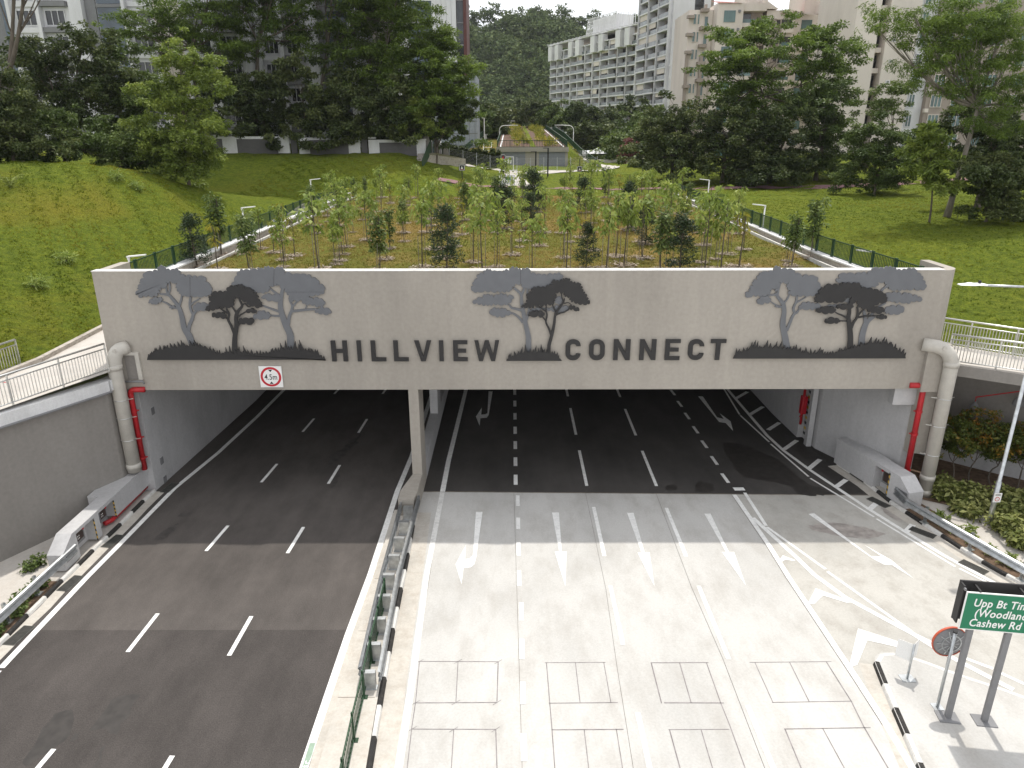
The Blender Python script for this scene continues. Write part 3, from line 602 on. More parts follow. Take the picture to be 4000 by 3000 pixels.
wo = thing('wall_return', 'white stub wall closing the niche beside the red riser', 'wall', (16.1, 35, 0)); MB().box(-.32, -.05, .25, .6, 0, 5.9).build('panel', MT['tunnel_white'], wo)

# ------------------------------------------------------------------ tree and grass silhouettes on the fascia
def s1(x, y): return (500 + x / 2.765, 1020 + y / 2.765)
def s2(x, y): return (1780 + x / 3.687, 1020 + y / 3.687)
def s3(x, y): return (2860 + x / 2.765, 1020 + y / 2.765)
def plate(mb, px, y, t, scal=0.0, seed=0):
    """outline given in picture pixels -> upright plate of thickness t; scal adds rounded leaf lobes along the outline"""
    P = [Wp(p[0], p[1], y) for p in px]; pts = []
    if scal:
        rr = random.Random(seed); cx = sum(p.x for p in P) / len(P); cz = sum(p.z for p in P) / len(P)
        ar = sum(P[i].x * P[(i + 1) % len(P)].z - P[(i + 1) % len(P)].x * P[i].z for i in range(len(P))); sg = 1 if ar > 0 else -1
        for i, p in enumerate(P):
            q = P[(i + 1) % len(P)]; L = (q - p).length; n = max(1, round(L / (scal * 3.2))); d = (q - p).normalized(); nn = Vector((d.z, 0, -d.x)) * sg
            for k in range(n):
                a = p.lerp(q, k / n); b = p.lerp(q, (k + 1) / n); amp = scal * rr.uniform(.7, 1.3)
                for t_ in (0, .18, .4, .62, .84): pts.append(a.lerp(b, t_) + nn * (amp * math.sin(math.pi * min(1, t_ * 1.05)) ** .6 - scal * .55))
    else: pts = P
    mb.prism([(p.x, 0, p.z) for p in pts], (0, t, 0))
def limb(mb, px, ws, y, t):
    P = [Wp(p[0], p[1], y) for p in px]; n = len(P); L, R = [], []; ws = [w_ * .70 for w_ in ws]
    S = []
    for i in range(n - 1):                                   # smooth the centreline
        p0, p1, p2, p3 = P[max(i - 1, 0)], P[i], P[i + 1], P[min(i + 2, n - 1)]
        for k in range(4):
            u = k / 4; S.append((((2 * p1) + (p2 - p0) * u + (2 * p0 - 5 * p1 + 4 * p2 - p3) * u * u + (3 * p1 - p0 - 3 * p2 + p3) * u ** 3) / 2, ws[i] * (1 - u) + ws[i + 1] * u))
    S.append((P[-1], ws[-1]))
    for i, (p, w) in enumerate(S):
        d = (S[min(i + 1, len(S) - 1)][0] - S[max(i - 1, 0)][0]).normalized(); s = Vector((-d.z, 0, d.x)); L.append(p + s * w / 2); R.append(p - s * w / 2)
    mb.prism([(p.x, 0, p.z) for p in L + R[::-1]], (0, t, 0))
TREES = []
def silhouette(label, col, depth, conv, canopies, limbs, seed, seams=()):
    root = thing('tree_silhouette', label, 'wall art', (0, FY - depth, 0), group=None)
    y = FY - depth
    for i, c in enumerate(canopies):
        mb = MB(); plate(mb, [conv(*p) for p in c], y, .045 - .002 * i, .075, seed + i); mb.build('crown_plate', MT[col], root).location.y = .0016 * i
    for i, (pts, ws) in enumerate(limbs):
        mb = MB(); limb(mb, [conv(*p) for p in pts], ws, y, .036 + .0012 * i); o = mb.build('trunk_plate' if i == 0 else 'branch_plate', MT[col], root); o.location.y = .010 + .0013 * i
    for a, b in seams:
        p, q = Wp(*conv(*a), y), Wp(*conv(*b), y); mb = MB().bar((p.x, -.001, p.z), (q.x, -.001, q.z), .012, .004); mb.build('panel_joint', MT['dark_grey'], root)
    return root
silhouette('grey cut-metal tree leaning left, leftmost on the portal', 'mid_grey', .07, s1,
 [[(70,352),(105,300),(100,275),(130,240),(120,215),(155,170),(175,110),(260,95),(310,90),(330,50),(375,45),(410,75),(450,85),(500,75),(545,90),(560,130),(620,150),(690,160),(740,165),(820,160),(840,210),(900,270),(905,320),(870,370),(820,380),(740,385),(680,378),(600,375),(555,350),(545,330),(520,290),(510,265),(530,235),(450,222),(415,225),(400,285),(350,285),(330,310),(320,345),(280,375),(215,372),(160,375),(120,392),(105,365)],
  [(215,430),(260,395),(320,385),(370,400),(365,425),(330,450),(270,462),(235,450)], [(690,495),(720,460),(780,445),(850,455),(875,490),(850,525),(780,535),(720,535)], [(440,490),(470,472),(505,490),(480,505),(450,505)]],
 [([(690,900),(650,800),(600,720),(575,600),(540,490),(470,400),(425,360),(330,350)], [.42,.42,.34,.30,.24,.19,.15,.07]), ([(425,360),(410,310),(405,260),(420,225)], [.11,.1,.09,.08]), ([(425,355),(445,300),(440,230)], [.12,.11,.1]),
  ([(545,480),(565,420),(575,370)], [.13,.12,.1]), ([(530,505),(470,490),(410,450),(360,430)], [.14,.12,.09,.06]), ([(640,770),(655,690),(685,620),(700,570),(735,530)], [.24,.21,.2,.17,.12]), ([(695,575),(670,520),(660,460),(670,380)], [.15,.15,.14,.13]), ([(670,470),(700,440),(770,400)], [.12,.1,.07])], 11, [((665,165),(668,375))])
silhouette('grey cut-metal tree with wide crown, nearest left of the first word', 'mid_grey', .07, s1,
 [[(1105,250),(1135,210),(1165,140),(1200,95),(1240,85),(1310,85),(1330,75),(1390,80),(1420,70),(1460,75),(1490,55),(1530,60),(1580,70),(1640,60),(1680,80),(1690,120),(1770,135),(1860,130),(1930,140),(1980,170),(2040,190),(2070,240),(2120,270),(2120,320),(2080,360),(2020,370),(1960,380),(1930,420),(1860,425),(1790,420),(1740,430),(1730,370),(1705,340),(1690,300),(1650,300),(1630,260),(1605,245),(1580,262),(1530,270),(1525,300),(1480,335),(1430,340),(1380,330),(1280,280),(1180,255)],
  [(1425,390),(1490,345),(1550,355),(1640,365),(1640,430),(1550,430),(1480,410)], [(1870,430),(1940,400),(2060,395),(2120,430),(2115,475),(2060,490),(1960,470),(1900,460)], [(2010,530),(2060,505),(2120,500),(2190,535),(2170,570),(2100,572),(2040,560)], [(1340,600),(1380,560),(1440,530),(1530,565),(1535,600),(1460,625),(1390,622)]],
 [([(1760,960),(1750,880),(1745,790),(1700,690),(1660,580),(1640,480),(1650,380),(1665,300)], [.46,.44,.42,.40,.34,.30,.24,.16]), ([(1640,380),(1580,335),(1525,290)], [.16,.13,.1]), ([(1725,680),(1735,600),(1765,520),(1770,470)], [.22,.2,.17,.15]), ([(1770,480),(1745,430),(1740,400)], [.13,.12,.1]), ([(1770,490),(1815,440),(1845,400)], [.12,.1,.08]),
  ([(1765,540),(1860,530),(1960,520),(2040,520)], [.15,.14,.13,.1]), ([(1905,525),(1925,480)], [.08,.06]), ([(1650,590),(1580,590),(1520,580)], [.14,.11,.08]), ([(1645,550),(1560,520),(1480,490),(1420,470)], [.15,.12,.1,.07])], 31, [((1575,75),(1570,258)), ((1705,330),(2110,330))])
silhouette('dark cut-metal tree between the two grey trees left of the first word', 'dark_grey', .14, s1,
 [[(830,500),(870,470),(880,430),(865,400),(890,370),(905,330),(960,325),(1020,330),(1060,315),(1085,270),(1130,265),(1180,262),(1200,248),(1240,258),(1260,285),(1340,300),(1360,330),(1390,360),(1400,400),(1430,430),(1445,470),(1420,500),(1360,490),(1290,470),(1270,440),(1220,420),(1205,390),(1160,380),(1145,410),(1140,445),(1120,490),(1040,500),(990,495),(940,520),(880,520),(850,535)],
  [(895,575),(940,555),(1000,545),(1050,570),(1050,610),(990,608),(930,605)], [(1260,540),(1310,510),(1370,520),(1385,550),(1320,552)], [(1185,640),(1230,610),(1300,612),(1355,620),(1350,672),(1270,678),(1200,668)]],
 [([(1150,1000),(1145,900),(1150,800),(1165,700),(1160,600),(1180,540),(1225,480),(1200,420),(1190,370)], [.36,.32,.28,.26,.22,.19,.14,.1,.08]), ([(1145,790),(1110,700),(1075,630),(1085,570),(1060,520),(1060,490)], [.19,.15,.14,.13,.1,.08]), ([(1080,620),(1040,605),(1010,590)], [.1,.08,.06]), ([(1070,560),(1020,530),(980,500)], [.1,.08,.06]), ([(1165,560),(1140,520),(1110,480)], [.12,.1,.07]), ([(1170,605),(1230,565),(1290,530)], [.12,.1,.07]), ([(1165,720),(1195,680),(1220,660)], [.12,.1,.08]), ([(1220,485),(1255,455),(1290,490),(1330,480)], [.1,.08,.07,.05])], 51)
silhouette('grey cut-metal tree standing between the two words', 'mid_grey', .07, s2,
 [[(212,385),(245,350),(250,290),(300,240),(330,185),(400,175),(420,125),(480,112),(520,135),(600,140),(670,150),(700,125),(760,130),(790,92),(850,95),(900,105),(940,115),(1000,100),(1060,105),(1085,170),(1160,185),(1240,190),(1310,195),(1400,190),(1450,180),(1520,190),(1540,250),(1500,320),(1380,370),(1200,390),(1080,410),(1040,395),(985,385),(950,375),(945,340),(860,335),(820,380),(790,430),(730,445),(600,440),(500,440),(420,440),(310,455),(240,440)],
  [(225,590),(290,545),(380,520),(430,480),(500,485),(540,505),(620,478),(690,475),(740,500),(825,500),(810,560),(760,620),(700,635),(600,630),(540,620),(480,640),(430,635),(300,615)], [(468,750),(520,680),(590,680),(630,690),(690,680),(740,710),(800,740),(790,775),(720,785),(690,815),(630,800),(560,800)], [(1080,700),(1200,670),(1350,680),(1480,640),(1620,650),(1640,700),(1500,745),(1300,705)], [(1420,560),(1480,500),(1540,560),(1520,610),(1450,620)]],
 [([(1045,1330),(1045,1200),(1040,1080),(1000,900),(975,760),(945,600),(935,480),(830,385)], [.34,.34,.32,.28,.24,.20,.17,.12]), ([(950,480),(985,400),(1000,340)], [.15,.13,.12]), ([(1005,860),(1030,800),(1045,740),(1060,600),(1030,500),(1030,380)], [.2,.16,.15,.13,.12,.1]), ([(965,890),(900,810),(840,765),(790,745)], [.15,.13,.11,.08]), ([(940,710),(860,690),(800,675),(760,625)], [.16,.14,.12,.1]), ([(1060,720),(1200,690),(1400,690)], [.1,.09,.07])], 71, [((932,110),(932,330))])
silhouette('dark cut-metal tree leaning right between the two words', 'dark_grey', .14, s2,
 [[(935,650),(980,625),(1015,600),(1030,550),(1010,515),(1050,460),(1090,440),(1100,385),(1160,378),(1220,375),(1290,375),(1340,340),(1380,335),(1385,285),(1440,278),(1490,285),(1545,275),(1560,250),(1620,248),(1645,290),(1690,305),(1730,315),(1790,320),(1800,360),(1820,400),(1840,440),(1860,470),(1890,520),(1900,565),(1938,595),(1895,630),(1820,630),(1750,620),(1690,590),(1650,570),(1645,530),(1590,520),(1555,500),(1545,460),(1490,455),(1430,470),(1455,510),(1430,550),(1415,590),(1380,635),(1320,630),(1270,640),(1200,650),(1130,650),(1090,670),(1040,665),(970,672)],
  [(1040,765),(1080,730),(1130,718),(1200,720),(1270,745),(1260,800),(1180,800),(1060,800)], [(1620,665),(1680,645),(1730,665),(1785,695),(1750,730),(1680,705),(1630,695)]],
 [([(1338,1330),(1340,1220),(1365,1120),(1390,1030),(1415,900),(1430,780),(1460,720),(1540,610),(1565,540)], [.22,.22,.2,.19,.16,.15,.15,.11,.07]), ([(1375,1080),(1340,980),(1295,880),(1310,790),(1300,710),(1300,640)], [.15,.12,.11,.11,.09,.08]), ([(1290,860),(1255,815),(1230,790)], [.08,.07,.05]), ([(1300,730),(1240,690),(1180,650)], [.08,.07,.05]), ([(1440,740),(1410,680),(1390,630)], [.1,.08,.07]), ([(1445,780),(1510,750),(1560,740),(1640,690)], [.09,.08,.07,.05]), ([(1550,590),(1525,520),(1520,450)], [.08,.07,.06]), ([(1555,615),(1620,605),(1670,640)], [.06,.05,.04])], 91)
silhouette('grey cut-metal tree leaning left, just right of the second word', 'mid_grey', .07, s3,
 [[(135,370),(175,330),(190,300),(215,265),(225,220),(260,200),(285,150),(310,125),(390,115),(440,110),(450,70),(500,60),(530,85),(600,85),(665,95),(680,130),(760,165),(830,160),(910,170),(925,220),(960,280),(950,310),(900,370),(840,385),(760,382),(700,380),(620,370),(595,345),(620,325),(590,295),(585,265),(610,240),(545,238),(515,232),(495,300),(470,340),(465,305),(430,295),(410,320),(415,345),(380,372),(320,385),(230,375),(175,405)],
  [(258,445),(290,405),(350,385),(410,400),(410,445),(350,460),(290,475)], [(705,510),(740,470),(800,450),(900,460),(960,480),(935,520),(840,530),(750,530)], [(455,490),(490,480),(520,495),(490,510)]],
 [([(590,960),(575,860),(560,780),(545,680),(560,560),(550,470),(490,390),(465,350)], [.42,.40,.36,.34,.28,.24,.18,.12]), ([(480,370),(430,372),(370,385)], [.13,.1,.07]), ([(490,370),(500,310),(520,240)], [.13,.12,.1]), ([(555,465),(595,415),(615,370)], [.12,.1,.09]), ([(545,505),(480,485),(410,440)], [.13,.1,.06]), ([(585,760),(620,680),(660,590),(700,560),(720,530)], [.2,.18,.16,.14,.1]), ([(680,580),(660,520),(690,450),(700,380)], [.15,.14,.13,.12]), ([(690,460),(740,430),(800,395)], [.1,.08,.06])], 111)
silhouette('grey cut-metal tree with crown running past the wall top, rightmost on the portal', 'mid_grey', .07, s3,
 [[(1112,210),(1150,190),(1165,140),(1240,135),(1330,140),(1400,130),(1450,140),(1505,110),(1520,75),(1590,75),(1640,80),(1690,65),(1730,75),(1780,95),(1830,105),(1880,90),(1940,80),(1990,95),(2000,125),(2050,160),(2060,210),(2090,250),(2085,310),(2030,320),(1960,310),(1880,320),(1780,322),(1700,318),(1690,290),(1645,300),(1655,265),(1640,240),(1580,242),(1560,280),(1510,290),(1440,300),(1300,290),(1180,240)],
  [(1640,365),(1720,345),(1780,345),(1830,365),(1900,350),(1950,375),(2010,390),(2055,430),(1990,445),(1930,450),(1880,465),(1800,455),(1700,445),(1640,420)], [(1640,530),(1700,490),(1770,490),(1830,490),(1860,540),(1820,575),(1740,585),(1680,575),(1650,560)], [(1020,490),(1090,475),(1140,480),(1300,490),(1290,520),(1150,515),(1060,505)], [(1210,420),(1270,395),(1305,430),(1280,465),(1230,450)]],
 [([(1395,910),(1405,800),(1440,690),(1480,640),(1540,600)], [.40,.38,.34,.28,.2]), ([(1440,660),(1430,590),(1420,540)], [.24,.18,.12]), ([(1480,620),(1560,520),(1660,460)], [.14,.12,.1]), ([(1600,340),(1640,300),(1670,280)], [.14,.13,.11])], 131)
silhouette('dark cut-metal umbrella tree at the right end of the portal', 'dark_grey', .14, s3,
 [[(888,430),(900,390),(930,350),(950,310),(990,290),(1010,262),(1080,262),(1150,262),(1180,250),(1230,240),(1290,248),(1350,240),(1385,265),(1390,290),(1460,300),(1530,310),(1590,325),(1640,350),(1670,390),(1675,420),(1640,460),(1590,465),(1540,490),(1520,530),(1440,530),(1380,510),(1350,480),(1345,440),(1325,428),(1310,470),(1270,470),(1260,440),(1290,395),(1240,400),(1220,410),(1215,440),(1150,455),(1080,455),(1000,445),(930,455),(905,448)],
  [(895,545),(945,515),(990,495),(1050,500),(1110,515),(1110,555),(1040,575),(960,565)], [(1120,505),(1170,475),(1240,465),(1305,480),(1295,515),(1230,530),(1150,520)], [(990,650),(1030,625),(1110,620),(1165,640),(1150,672),(1100,682),(1020,685)], [(1450,545),(1520,505),(1600,505),(1642,530),(1620,568),(1540,570)], [(1550,610),(1590,590),(1650,590),(1676,615),(1640,635),(1570,632)]],
 [([(1270,970),(1275,890),(1275,800),(1265,700),(1255,620),(1265,560),(1265,510)], [.38,.34,.32,.28,.24,.22,.18]), ([(1285,730),(1310,670),(1345,620),(1355,560),(1350,500)], [.19,.16,.14,.12,.1]), ([(1255,630),(1190,595),(1140,575),(1100,550)], [.14,.11,.09,.06]), ([(1250,655),(1200,655),(1150,650)], [.09,.08,.06]), ([(1340,620),(1430,605),(1500,600),(1560,600)], [.12,.1,.08,.06]), ([(1355,600),(1390,560),(1430,520)], [.11,.09,.07]), ([(1290,490),(1310,440),(1325,420)], [.1,.08,.06]), ([(1460,600),(1480,570)], [.06,.05])], 151)
def mound(label, conv, base, hump, seed, spikes):
    root = thing('grass_silhouette', label, 'wall art', (0, FY - .17, 0)); y = FY - .17
    up = [Wp(*conv(*p), y) for p in hump]; mb = MB(); x0, x1 = up[0].x, up[-1].x; rr = random.Random(seed); pts = []
    def top(x): return float(np.interp(x, [u.x for u in up], [u.z for u in up]))
    x = x0
    sp = sorted([(Wp(*conv(*s), y).x, Wp(*conv(*s), y).z) for s in spikes]); tall = {}
    while x < x1 - .08:
        w = rr.uniform(.08, .16); hgt = rr.uniform(.06, .22); pts.append((x, 0, top(x))); pts.append((x + w * .5 + rr.uniform(-.04, .04), 0, top(x + w / 2) + hgt)); x += w
    pts.append((x1, 0, up[-1].z)); zb = Wp(*conv(*base), y).z
    mb.prism([(x0, 0, zb)] + pts + [(x1, 0, zb)], (0, .05, 0)); mb.build('mound_plate', MT['dark_grey'], root)
    for sx, sz in sp:
        w = rr.uniform(.15, .22); b = min(top(sx), sz) - .1; ln = rr.uniform(-.05, .05)
        MB().prism([(sx - w / 2 - ln, 0, b), (sx + w / 2 - ln, 0, b), (sx + ln, 0, sz)], (0, .047, 0)).build('grass_blade', MT['dark_grey'], root).location.y = .0015
mound('long dark double mound of cut-metal grass at the left end of the wall', s1, (200,1062), [(200,1055),(260,1000),(350,962),(480,935),(600,925),(700,918),(800,935),(870,950),(910,985),(990,1000),(1100,1000),(1200,995),(1300,1000),(1420,1012),(1520,995),(1600,975),(1700,962),(1800,955),(1900,965),(2000,985),(2060,1020),(2130,1072)], 5,
      [(225,990),(262,965),(300,930),(332,905),(455,880),(410,900),(535,865),(572,848),(665,850),(715,845),(790,905),(825,912),(870,915),(1050,928),(1088,910),(1185,922),(1247,908),(1330,970),(1385,965),(1415,985),(1540,948),(1585,930),(1645,880),(1690,852),(1790,860),(1855,848),(1840,890),(1945,930),(1975,940),(2030,950),(2050,990)])
mound('small dark tuft of cut-metal grass between the two words', s2, (790,1438), [(745,1408),(800,1385),(860,1360),(960,1335),(1060,1325),(1200,1320),(1300,1325),(1400,1345),(1450,1375),(1490,1408)], 6,
      [(740,1405),(765,1358),(785,1315),(850,1295),(905,1290),(945,1228),(1003,1195),(1068,1285),(1143,1215),(1190,1245),(1230,1195),(1252,1260),(1412,1295),(1452,1315),(1474,1350),(1495,1402)])
mound('long dark mound of cut-metal grass at the right end of the wall', s3, (5,1058), [(5,1055),(50,1010),(120,985),(220,950),(320,945),(430,950),(560,955),(660,970),(740,995),(840,1012),(940,1010),(1050,1020),(1150,990),(1250,962),(1340,940),(1450,910),(1560,900),(1660,910),(1730,945),(1790,985),(1840,1010),(1870,1050)], 7,
      [(50,945),(70,955),(215,880),(245,858),(275,868),(378,858),(415,890),(478,872),(527,872),(695,908),(715,950),(803,935),(855,950),(945,938),(975,960),(1030,985),(1222,930),(1395,880),(1500,825),(1552,835),(1640,825),(1672,845),(1725,880),(1765,900),(1780,945),(1865,995)])

# ------------------------------------------------------------------ the two words
def letter(ch, x0, z0, w, h, t=.245):
    """outline polygons of an upright letter in (x,z)"""
    X = lambda *q: [(x0 + a * w, z0 + b * h) for a, b in q]
    tw, th = t / w, t / h
    if ch == 'I': return [X((0, 0), (1, 0), (1, 1), (0, 1))]
    if ch == 'L': return [X((0, 0), (1, 0), (1, th * .86), (tw, th * .86), (tw, 1), (0, 1))]
    if ch == 'H': return [X((0, 0), (tw, 0), (tw, .5 - th * .42), (1 - tw, .5 - th * .42), (1 - tw, 0), (1, 0), (1, 1), (1 - tw, 1), (1 - tw, .5 + th * .42), (tw, .5 + th * .42), (tw, 1), (0, 1))]
    if ch == 'E':
        e = th * .85; return [X((0, 0), (1, 0), (1, e), (tw, e), (tw, .5 - e / 2), (.9, .5 - e / 2), (.9, .5 + e / 2), (tw, .5 + e / 2), (tw, 1 - e), (1, 1 - e), (1, 1), (0, 1))]
    if ch == 'T': return [X((.5 - tw / 2, 0), (.5 + tw / 2, 0), (.5 + tw / 2, 1 - th * .86), (1, 1 - th * .86), (1, 1), (0, 1), (0, 1 - th * .86), (.5 - tw / 2, 1 - th * .86))]
    if ch == 'V': return [X((.5 - tw * .5, 0), (.5 + tw * .5, 0), (1, 1), (1 - tw * .98, 1), (.5, th * 1.15), (tw * .98, 1), (0, 1))]
    if ch == 'W':
        k = tw * .85; return [X((.25 - k / 2, 0), (.25 + k / 2, 0), (.5, .62), (.75 - k / 2, 0), (.75 + k / 2, 0), (1, 1), (1 - k, 1), (.75, .3), (.5 + k / 2, 1), (.5 - k / 2, 1), (.25, .3), (k, 1), (0, 1))]
    if ch == 'N': return [X((0, 0), (tw, 0), (tw, .62), (1 - tw, 0), (1, 0), (1, 1), (1 - tw, 1), (1 - tw, .38), (tw, 1), (0, 1))]
    if ch in 'CO':
        def rr(ix, r0, a0, a1, cx, cz): return [(cx + r0 * math.cos(math.radians(a)), cz + r0 * math.sin(math.radians(a))) for a in np.linspace(a0, a1, 7)]
        R = min(w, h) * .46; r = R - t; x1, z1 = x0 + w, z0 + h
        if ch == 'O':
            o = rr(0, R, 0, 90, x1 - R, z1 - R) + rr(0, R, 90, 180, x0 + R, z1 - R) + rr(0, R, 180, 270, x0 + R, z0 + R) + rr(0, R, 270, 360, x1 - R, z0 + R)
            i = rr(0, r, 0, 90, x1 - R, z1 - R) + rr(0, r, 90, 180, x0 + R, z1 - R) + rr(0, r, 180, 270, x0 + R, z0 + R) + rr(0, r, 270, 360, x1 - R, z0 + R)
            return [('ring', o, i)]
        o = [(x1, z1 - R - .0)] + rr(0, R, 0, 90, x1 - R, z1 - R) + rr(0, R, 90, 180, x0 + R, z1 - R) + rr(0, R, 180, 270, x0 + R, z0 + R) + rr(0, R, 270, 360, x1 - R, z0 + R)
        i = rr(0, r, 360, 270, x1 - R, z0 + R) + rr(0, r, 270, 180, x0 + R, z0 + R) + rr(0, r, 180, 90, x0 + R, z1 - R) + rr(0, r, 90, 0, x1 - R, z1 - R)
        return [o[1:] + i]
def word(label, spec, ptop, pbot):
    root = thing('wall_lettering', label, 'lettering', (0, FY - .12, 0)); y = FY - .12
    for ch, a, b in spec:
        A = Wp(a, pbot, y); B = Wp(b, pbot, y); z1 = Wp(a, ptop, y).z; z0 = A.z
        mb = MB()
        for poly in letter(ch, A.x, z0, B.x - A.x, z1 - z0, .20 if ch != 'I' else B.x - A.x):
            if poly and poly[0] == 'ring':
                _, o, i = poly; n = len(o)
                vs = [(p[0], 0, p[1]) for p in o] + [(p[0], 0, p[1]) for p in i] + [(p[0], .06, p[1]) for p in o] + [(p[0], .06, p[1]) for p in i]
                fs = []
                for k in range(n):
                    k2 = (k + 1) % n; fs += [(k, k2, n + k2, n + k), (2 * n + k, 3 * n + k, 3 * n + k2, 2 * n + k2), (k, 2 * n + k, 2 * n + k2, k2), (n + k, n + k2, 3 * n + k2, 3 * n + k)]
                mb.add(vs, fs)
            else: mb.prism([(p[0], 0, p[1]) for p in poly], (0, .06, 0))
        o = mb.build('letter', MT['dark_grey'], root, label='raised letter ' + ch)
        for q in (0.25, .75):
            pin = MB().bar((A.x + (B.x - A.x) * .12, .06, z0 + (z1 - z0) * q), (A.x + (B.x - A.x) * .12, .118, z0 + (z1 - z0) * q), .02); pin.build('fixing_pin', MT['steel'], o)
fx = lambda x: 1250 + x / 2.765
cx_ = lambda x: 2000 + x / 2.212
word('dark raised capital letters of the first word, left of the central tree', [('H', fx(127), fx(300)), ('I', fx(404), fx(450)), ('L', fx(554), fx(713)), ('L', fx(797), fx(955)), ('V', fx(1022), fx(1205)), ('I', fx(1287), fx(1334)), ('E', fx(1438), fx(1592)), ('W', fx(1668), fx(1932))], 1330, 1411)
word('dark raised capital letters of the second word, right of the central tree', [('C', cx_(458), cx_(588)), ('O', cx_(660), cx_(795)), ('N', cx_(870), cx_(1014)), ('N', cx_(1094), cx_(1236)), ('E', cx_(1314), cx_(1443)), ('C', cx_(1512), cx_(1648)), ('T', cx_(1702), cx_(1834))], 1327, 1408)

# ------------------------------------------------------------------ height limit sign
def disc(mb, c, r0, r1, y, t, n=40):
    vs = []
    for k in range(n):
        a = 2 * math.pi * k / n
        for r in (r0, r1): vs.append((c[0] + r * math.cos(a), y, c[1] + r * math.sin(a)))
        for r in (r0, r1): vs.append((c[0] + r * math.cos(a), y + t, c[1] + r * math.sin(a)))
    fs = []
    for k in range(n):
        a, b = 4 * k, 4 * ((k + 1) % n); fs += [(a, a + 1, b + 1, b), (a + 1, a + 3, b + 3, b + 1), (a, b, b + 2, a + 2)]
    mb.add(vs, fs); return mb
pa, pb = Wp(1014, 1429, FY), Wp(1102, 1508, FY); cxs, czs = (pa.x + pb.x) / 2, (pa.z + pb.z) / 2; sw = .50
hs = thing('height_limit_sign', 'white square sign with red ring reading 4.5m above the left opening', 'road sign', (cxs, FY - .06, czs))
MB().box(-sw, sw, 0, .03, -sw * .98, sw * .98).build('panel', MT['sign_white'], hs)
disc(MB(), (0, 0), .355, .455, -.004, .004).build('red_ring', MT['red'], hs)
for s in (1, -1): MB().prism([(-.09, -.004, s * .33), (.09, -.004, s * .33), (0, -.004, s * .22)], (0, .003, 0)).build('arrow_head', MT['black'], hs)
tx = put('sign_text', text_mesh('4.5m', .36, MT['black'], .001, 'CENTER', spacing=1.02, bold=.007), hs); tx.rotation_euler = (math.pi / 2, 0, 0); tx.location = (0, -.006, -.13); tx.scale = (.78, 1.0, 1)

# ------------------------------------------------------------------ rain pipes and fire pipes on the portal
def elbow(c, a, b, n=7):   # quarter bend around corner point c from a-side to b-side
    c, a, b = Vector(c), Vector(a), Vector(b); return [(1 - t) ** 2 * a + 2 * t * (1 - t) * c + t * t * b for t in [k_ / (n - 1) for k_ in range(n)]]
def rain_pipe(label, x, z_top, out, z_bot, clamps):
    r = .29; root = thing('rain_pipe', label, 'drain pipe', (x, FY - .02, 0)); y = -.42
    pts = [(out, .02, z_top + .02)] + elbow((out * .15, y, z_top), (out * .72, -.15, z_top), (0, y, z_top - .75)) + [(0, y, z_bot)]
    pts = [(out, .35, z_top), (out, -.10, z_top)] + elbow((out, y, z_top), (out, -.12, z_top), (out * .5, y, z_top)) if False else pts
    MB().tube(pts, r, 20).build('pipe', MT['pvc'], root, True)
    for z in (z_top - .75, z_bot + .28) + ((z_bot + 1.0,) if z_bot < 1 else ()): MB().tube([(0, y, z - .12), (0, y, z + .12)], r + .03, 20).build('socket', MT['pvc'], root, True)
    for z in clamps:
        c = MB(); c.tube([(r * 1.04 * math.cos(t), y + r * 1.04 * math.sin(t), z) for t in np.linspace(0, 2 * math.pi, 17)], .018, 6); c.bar((-.5, y + .12, z), (-.3, y, z), .03); c.bar((.5, y + .1, z), (.3, y, z), .03); c.build('clamp', MT['stainless'], root)
    d = MB().tube([(out * .45, -.50, z_top - .0), (out * .45, -.60, z_top - .0)], .09, 12); d.build('inspection_cap', MT['pvc'], root)
    return root
pL = Wp(470, 1330, FY - .4); rain_pipe('large grey rain pipe with top elbow at the left end of the portal', -17.25, 7.15, .45, 1.42, (4.9, 4.05, 3.0))
pR = Wp(3715, 1390, FY - .4); rain_pipe('large grey rain pipe with long top elbow at the right end of the portal', pR.x + .05, 7.22, -1.15, .05, (3.6, 2.2, 4.9))
def fire_pipe(label, x, y0, z_top, side, z_bot, cl):
    root = thing('fire_pipe', label, 'pipe', (x, FY, 0)); pts = [(side * .75, y0 + .0, z_top), (side * .3, y0, z_top)] + elbow((0, y0, z_top), (side * .28, y0, z_top), (0, y0, z_top - .3)) + [(0, y0, z_bot)]
    MB().tube(pts, .125, 14).build('pipe', MT['red_pipe'], root, True)
    for z in cl: MB().tube([(0, y0, z - .04), (0, y0, z + .04)], .15, 14).bar((0, y0, z), (.22 * side, y0 + .1, z), .05).build('coupling', MT['red_pipe'], root)
    return root
q = Wp(520, 1640, FY - .1); fire_pipe('red fire pipe beside the left rain pipe', q.x + .05, -.05, 5.22, .9, 1.3, (4.2, 2.9, 1.9))
q = Wp(3580, 1600, FY - .1); fire_pipe('red fire pipe running down the right tunnel wall', q.x + .15, -.02, 5.35, -.85, .7, (4.1, 3.0, 1.2))
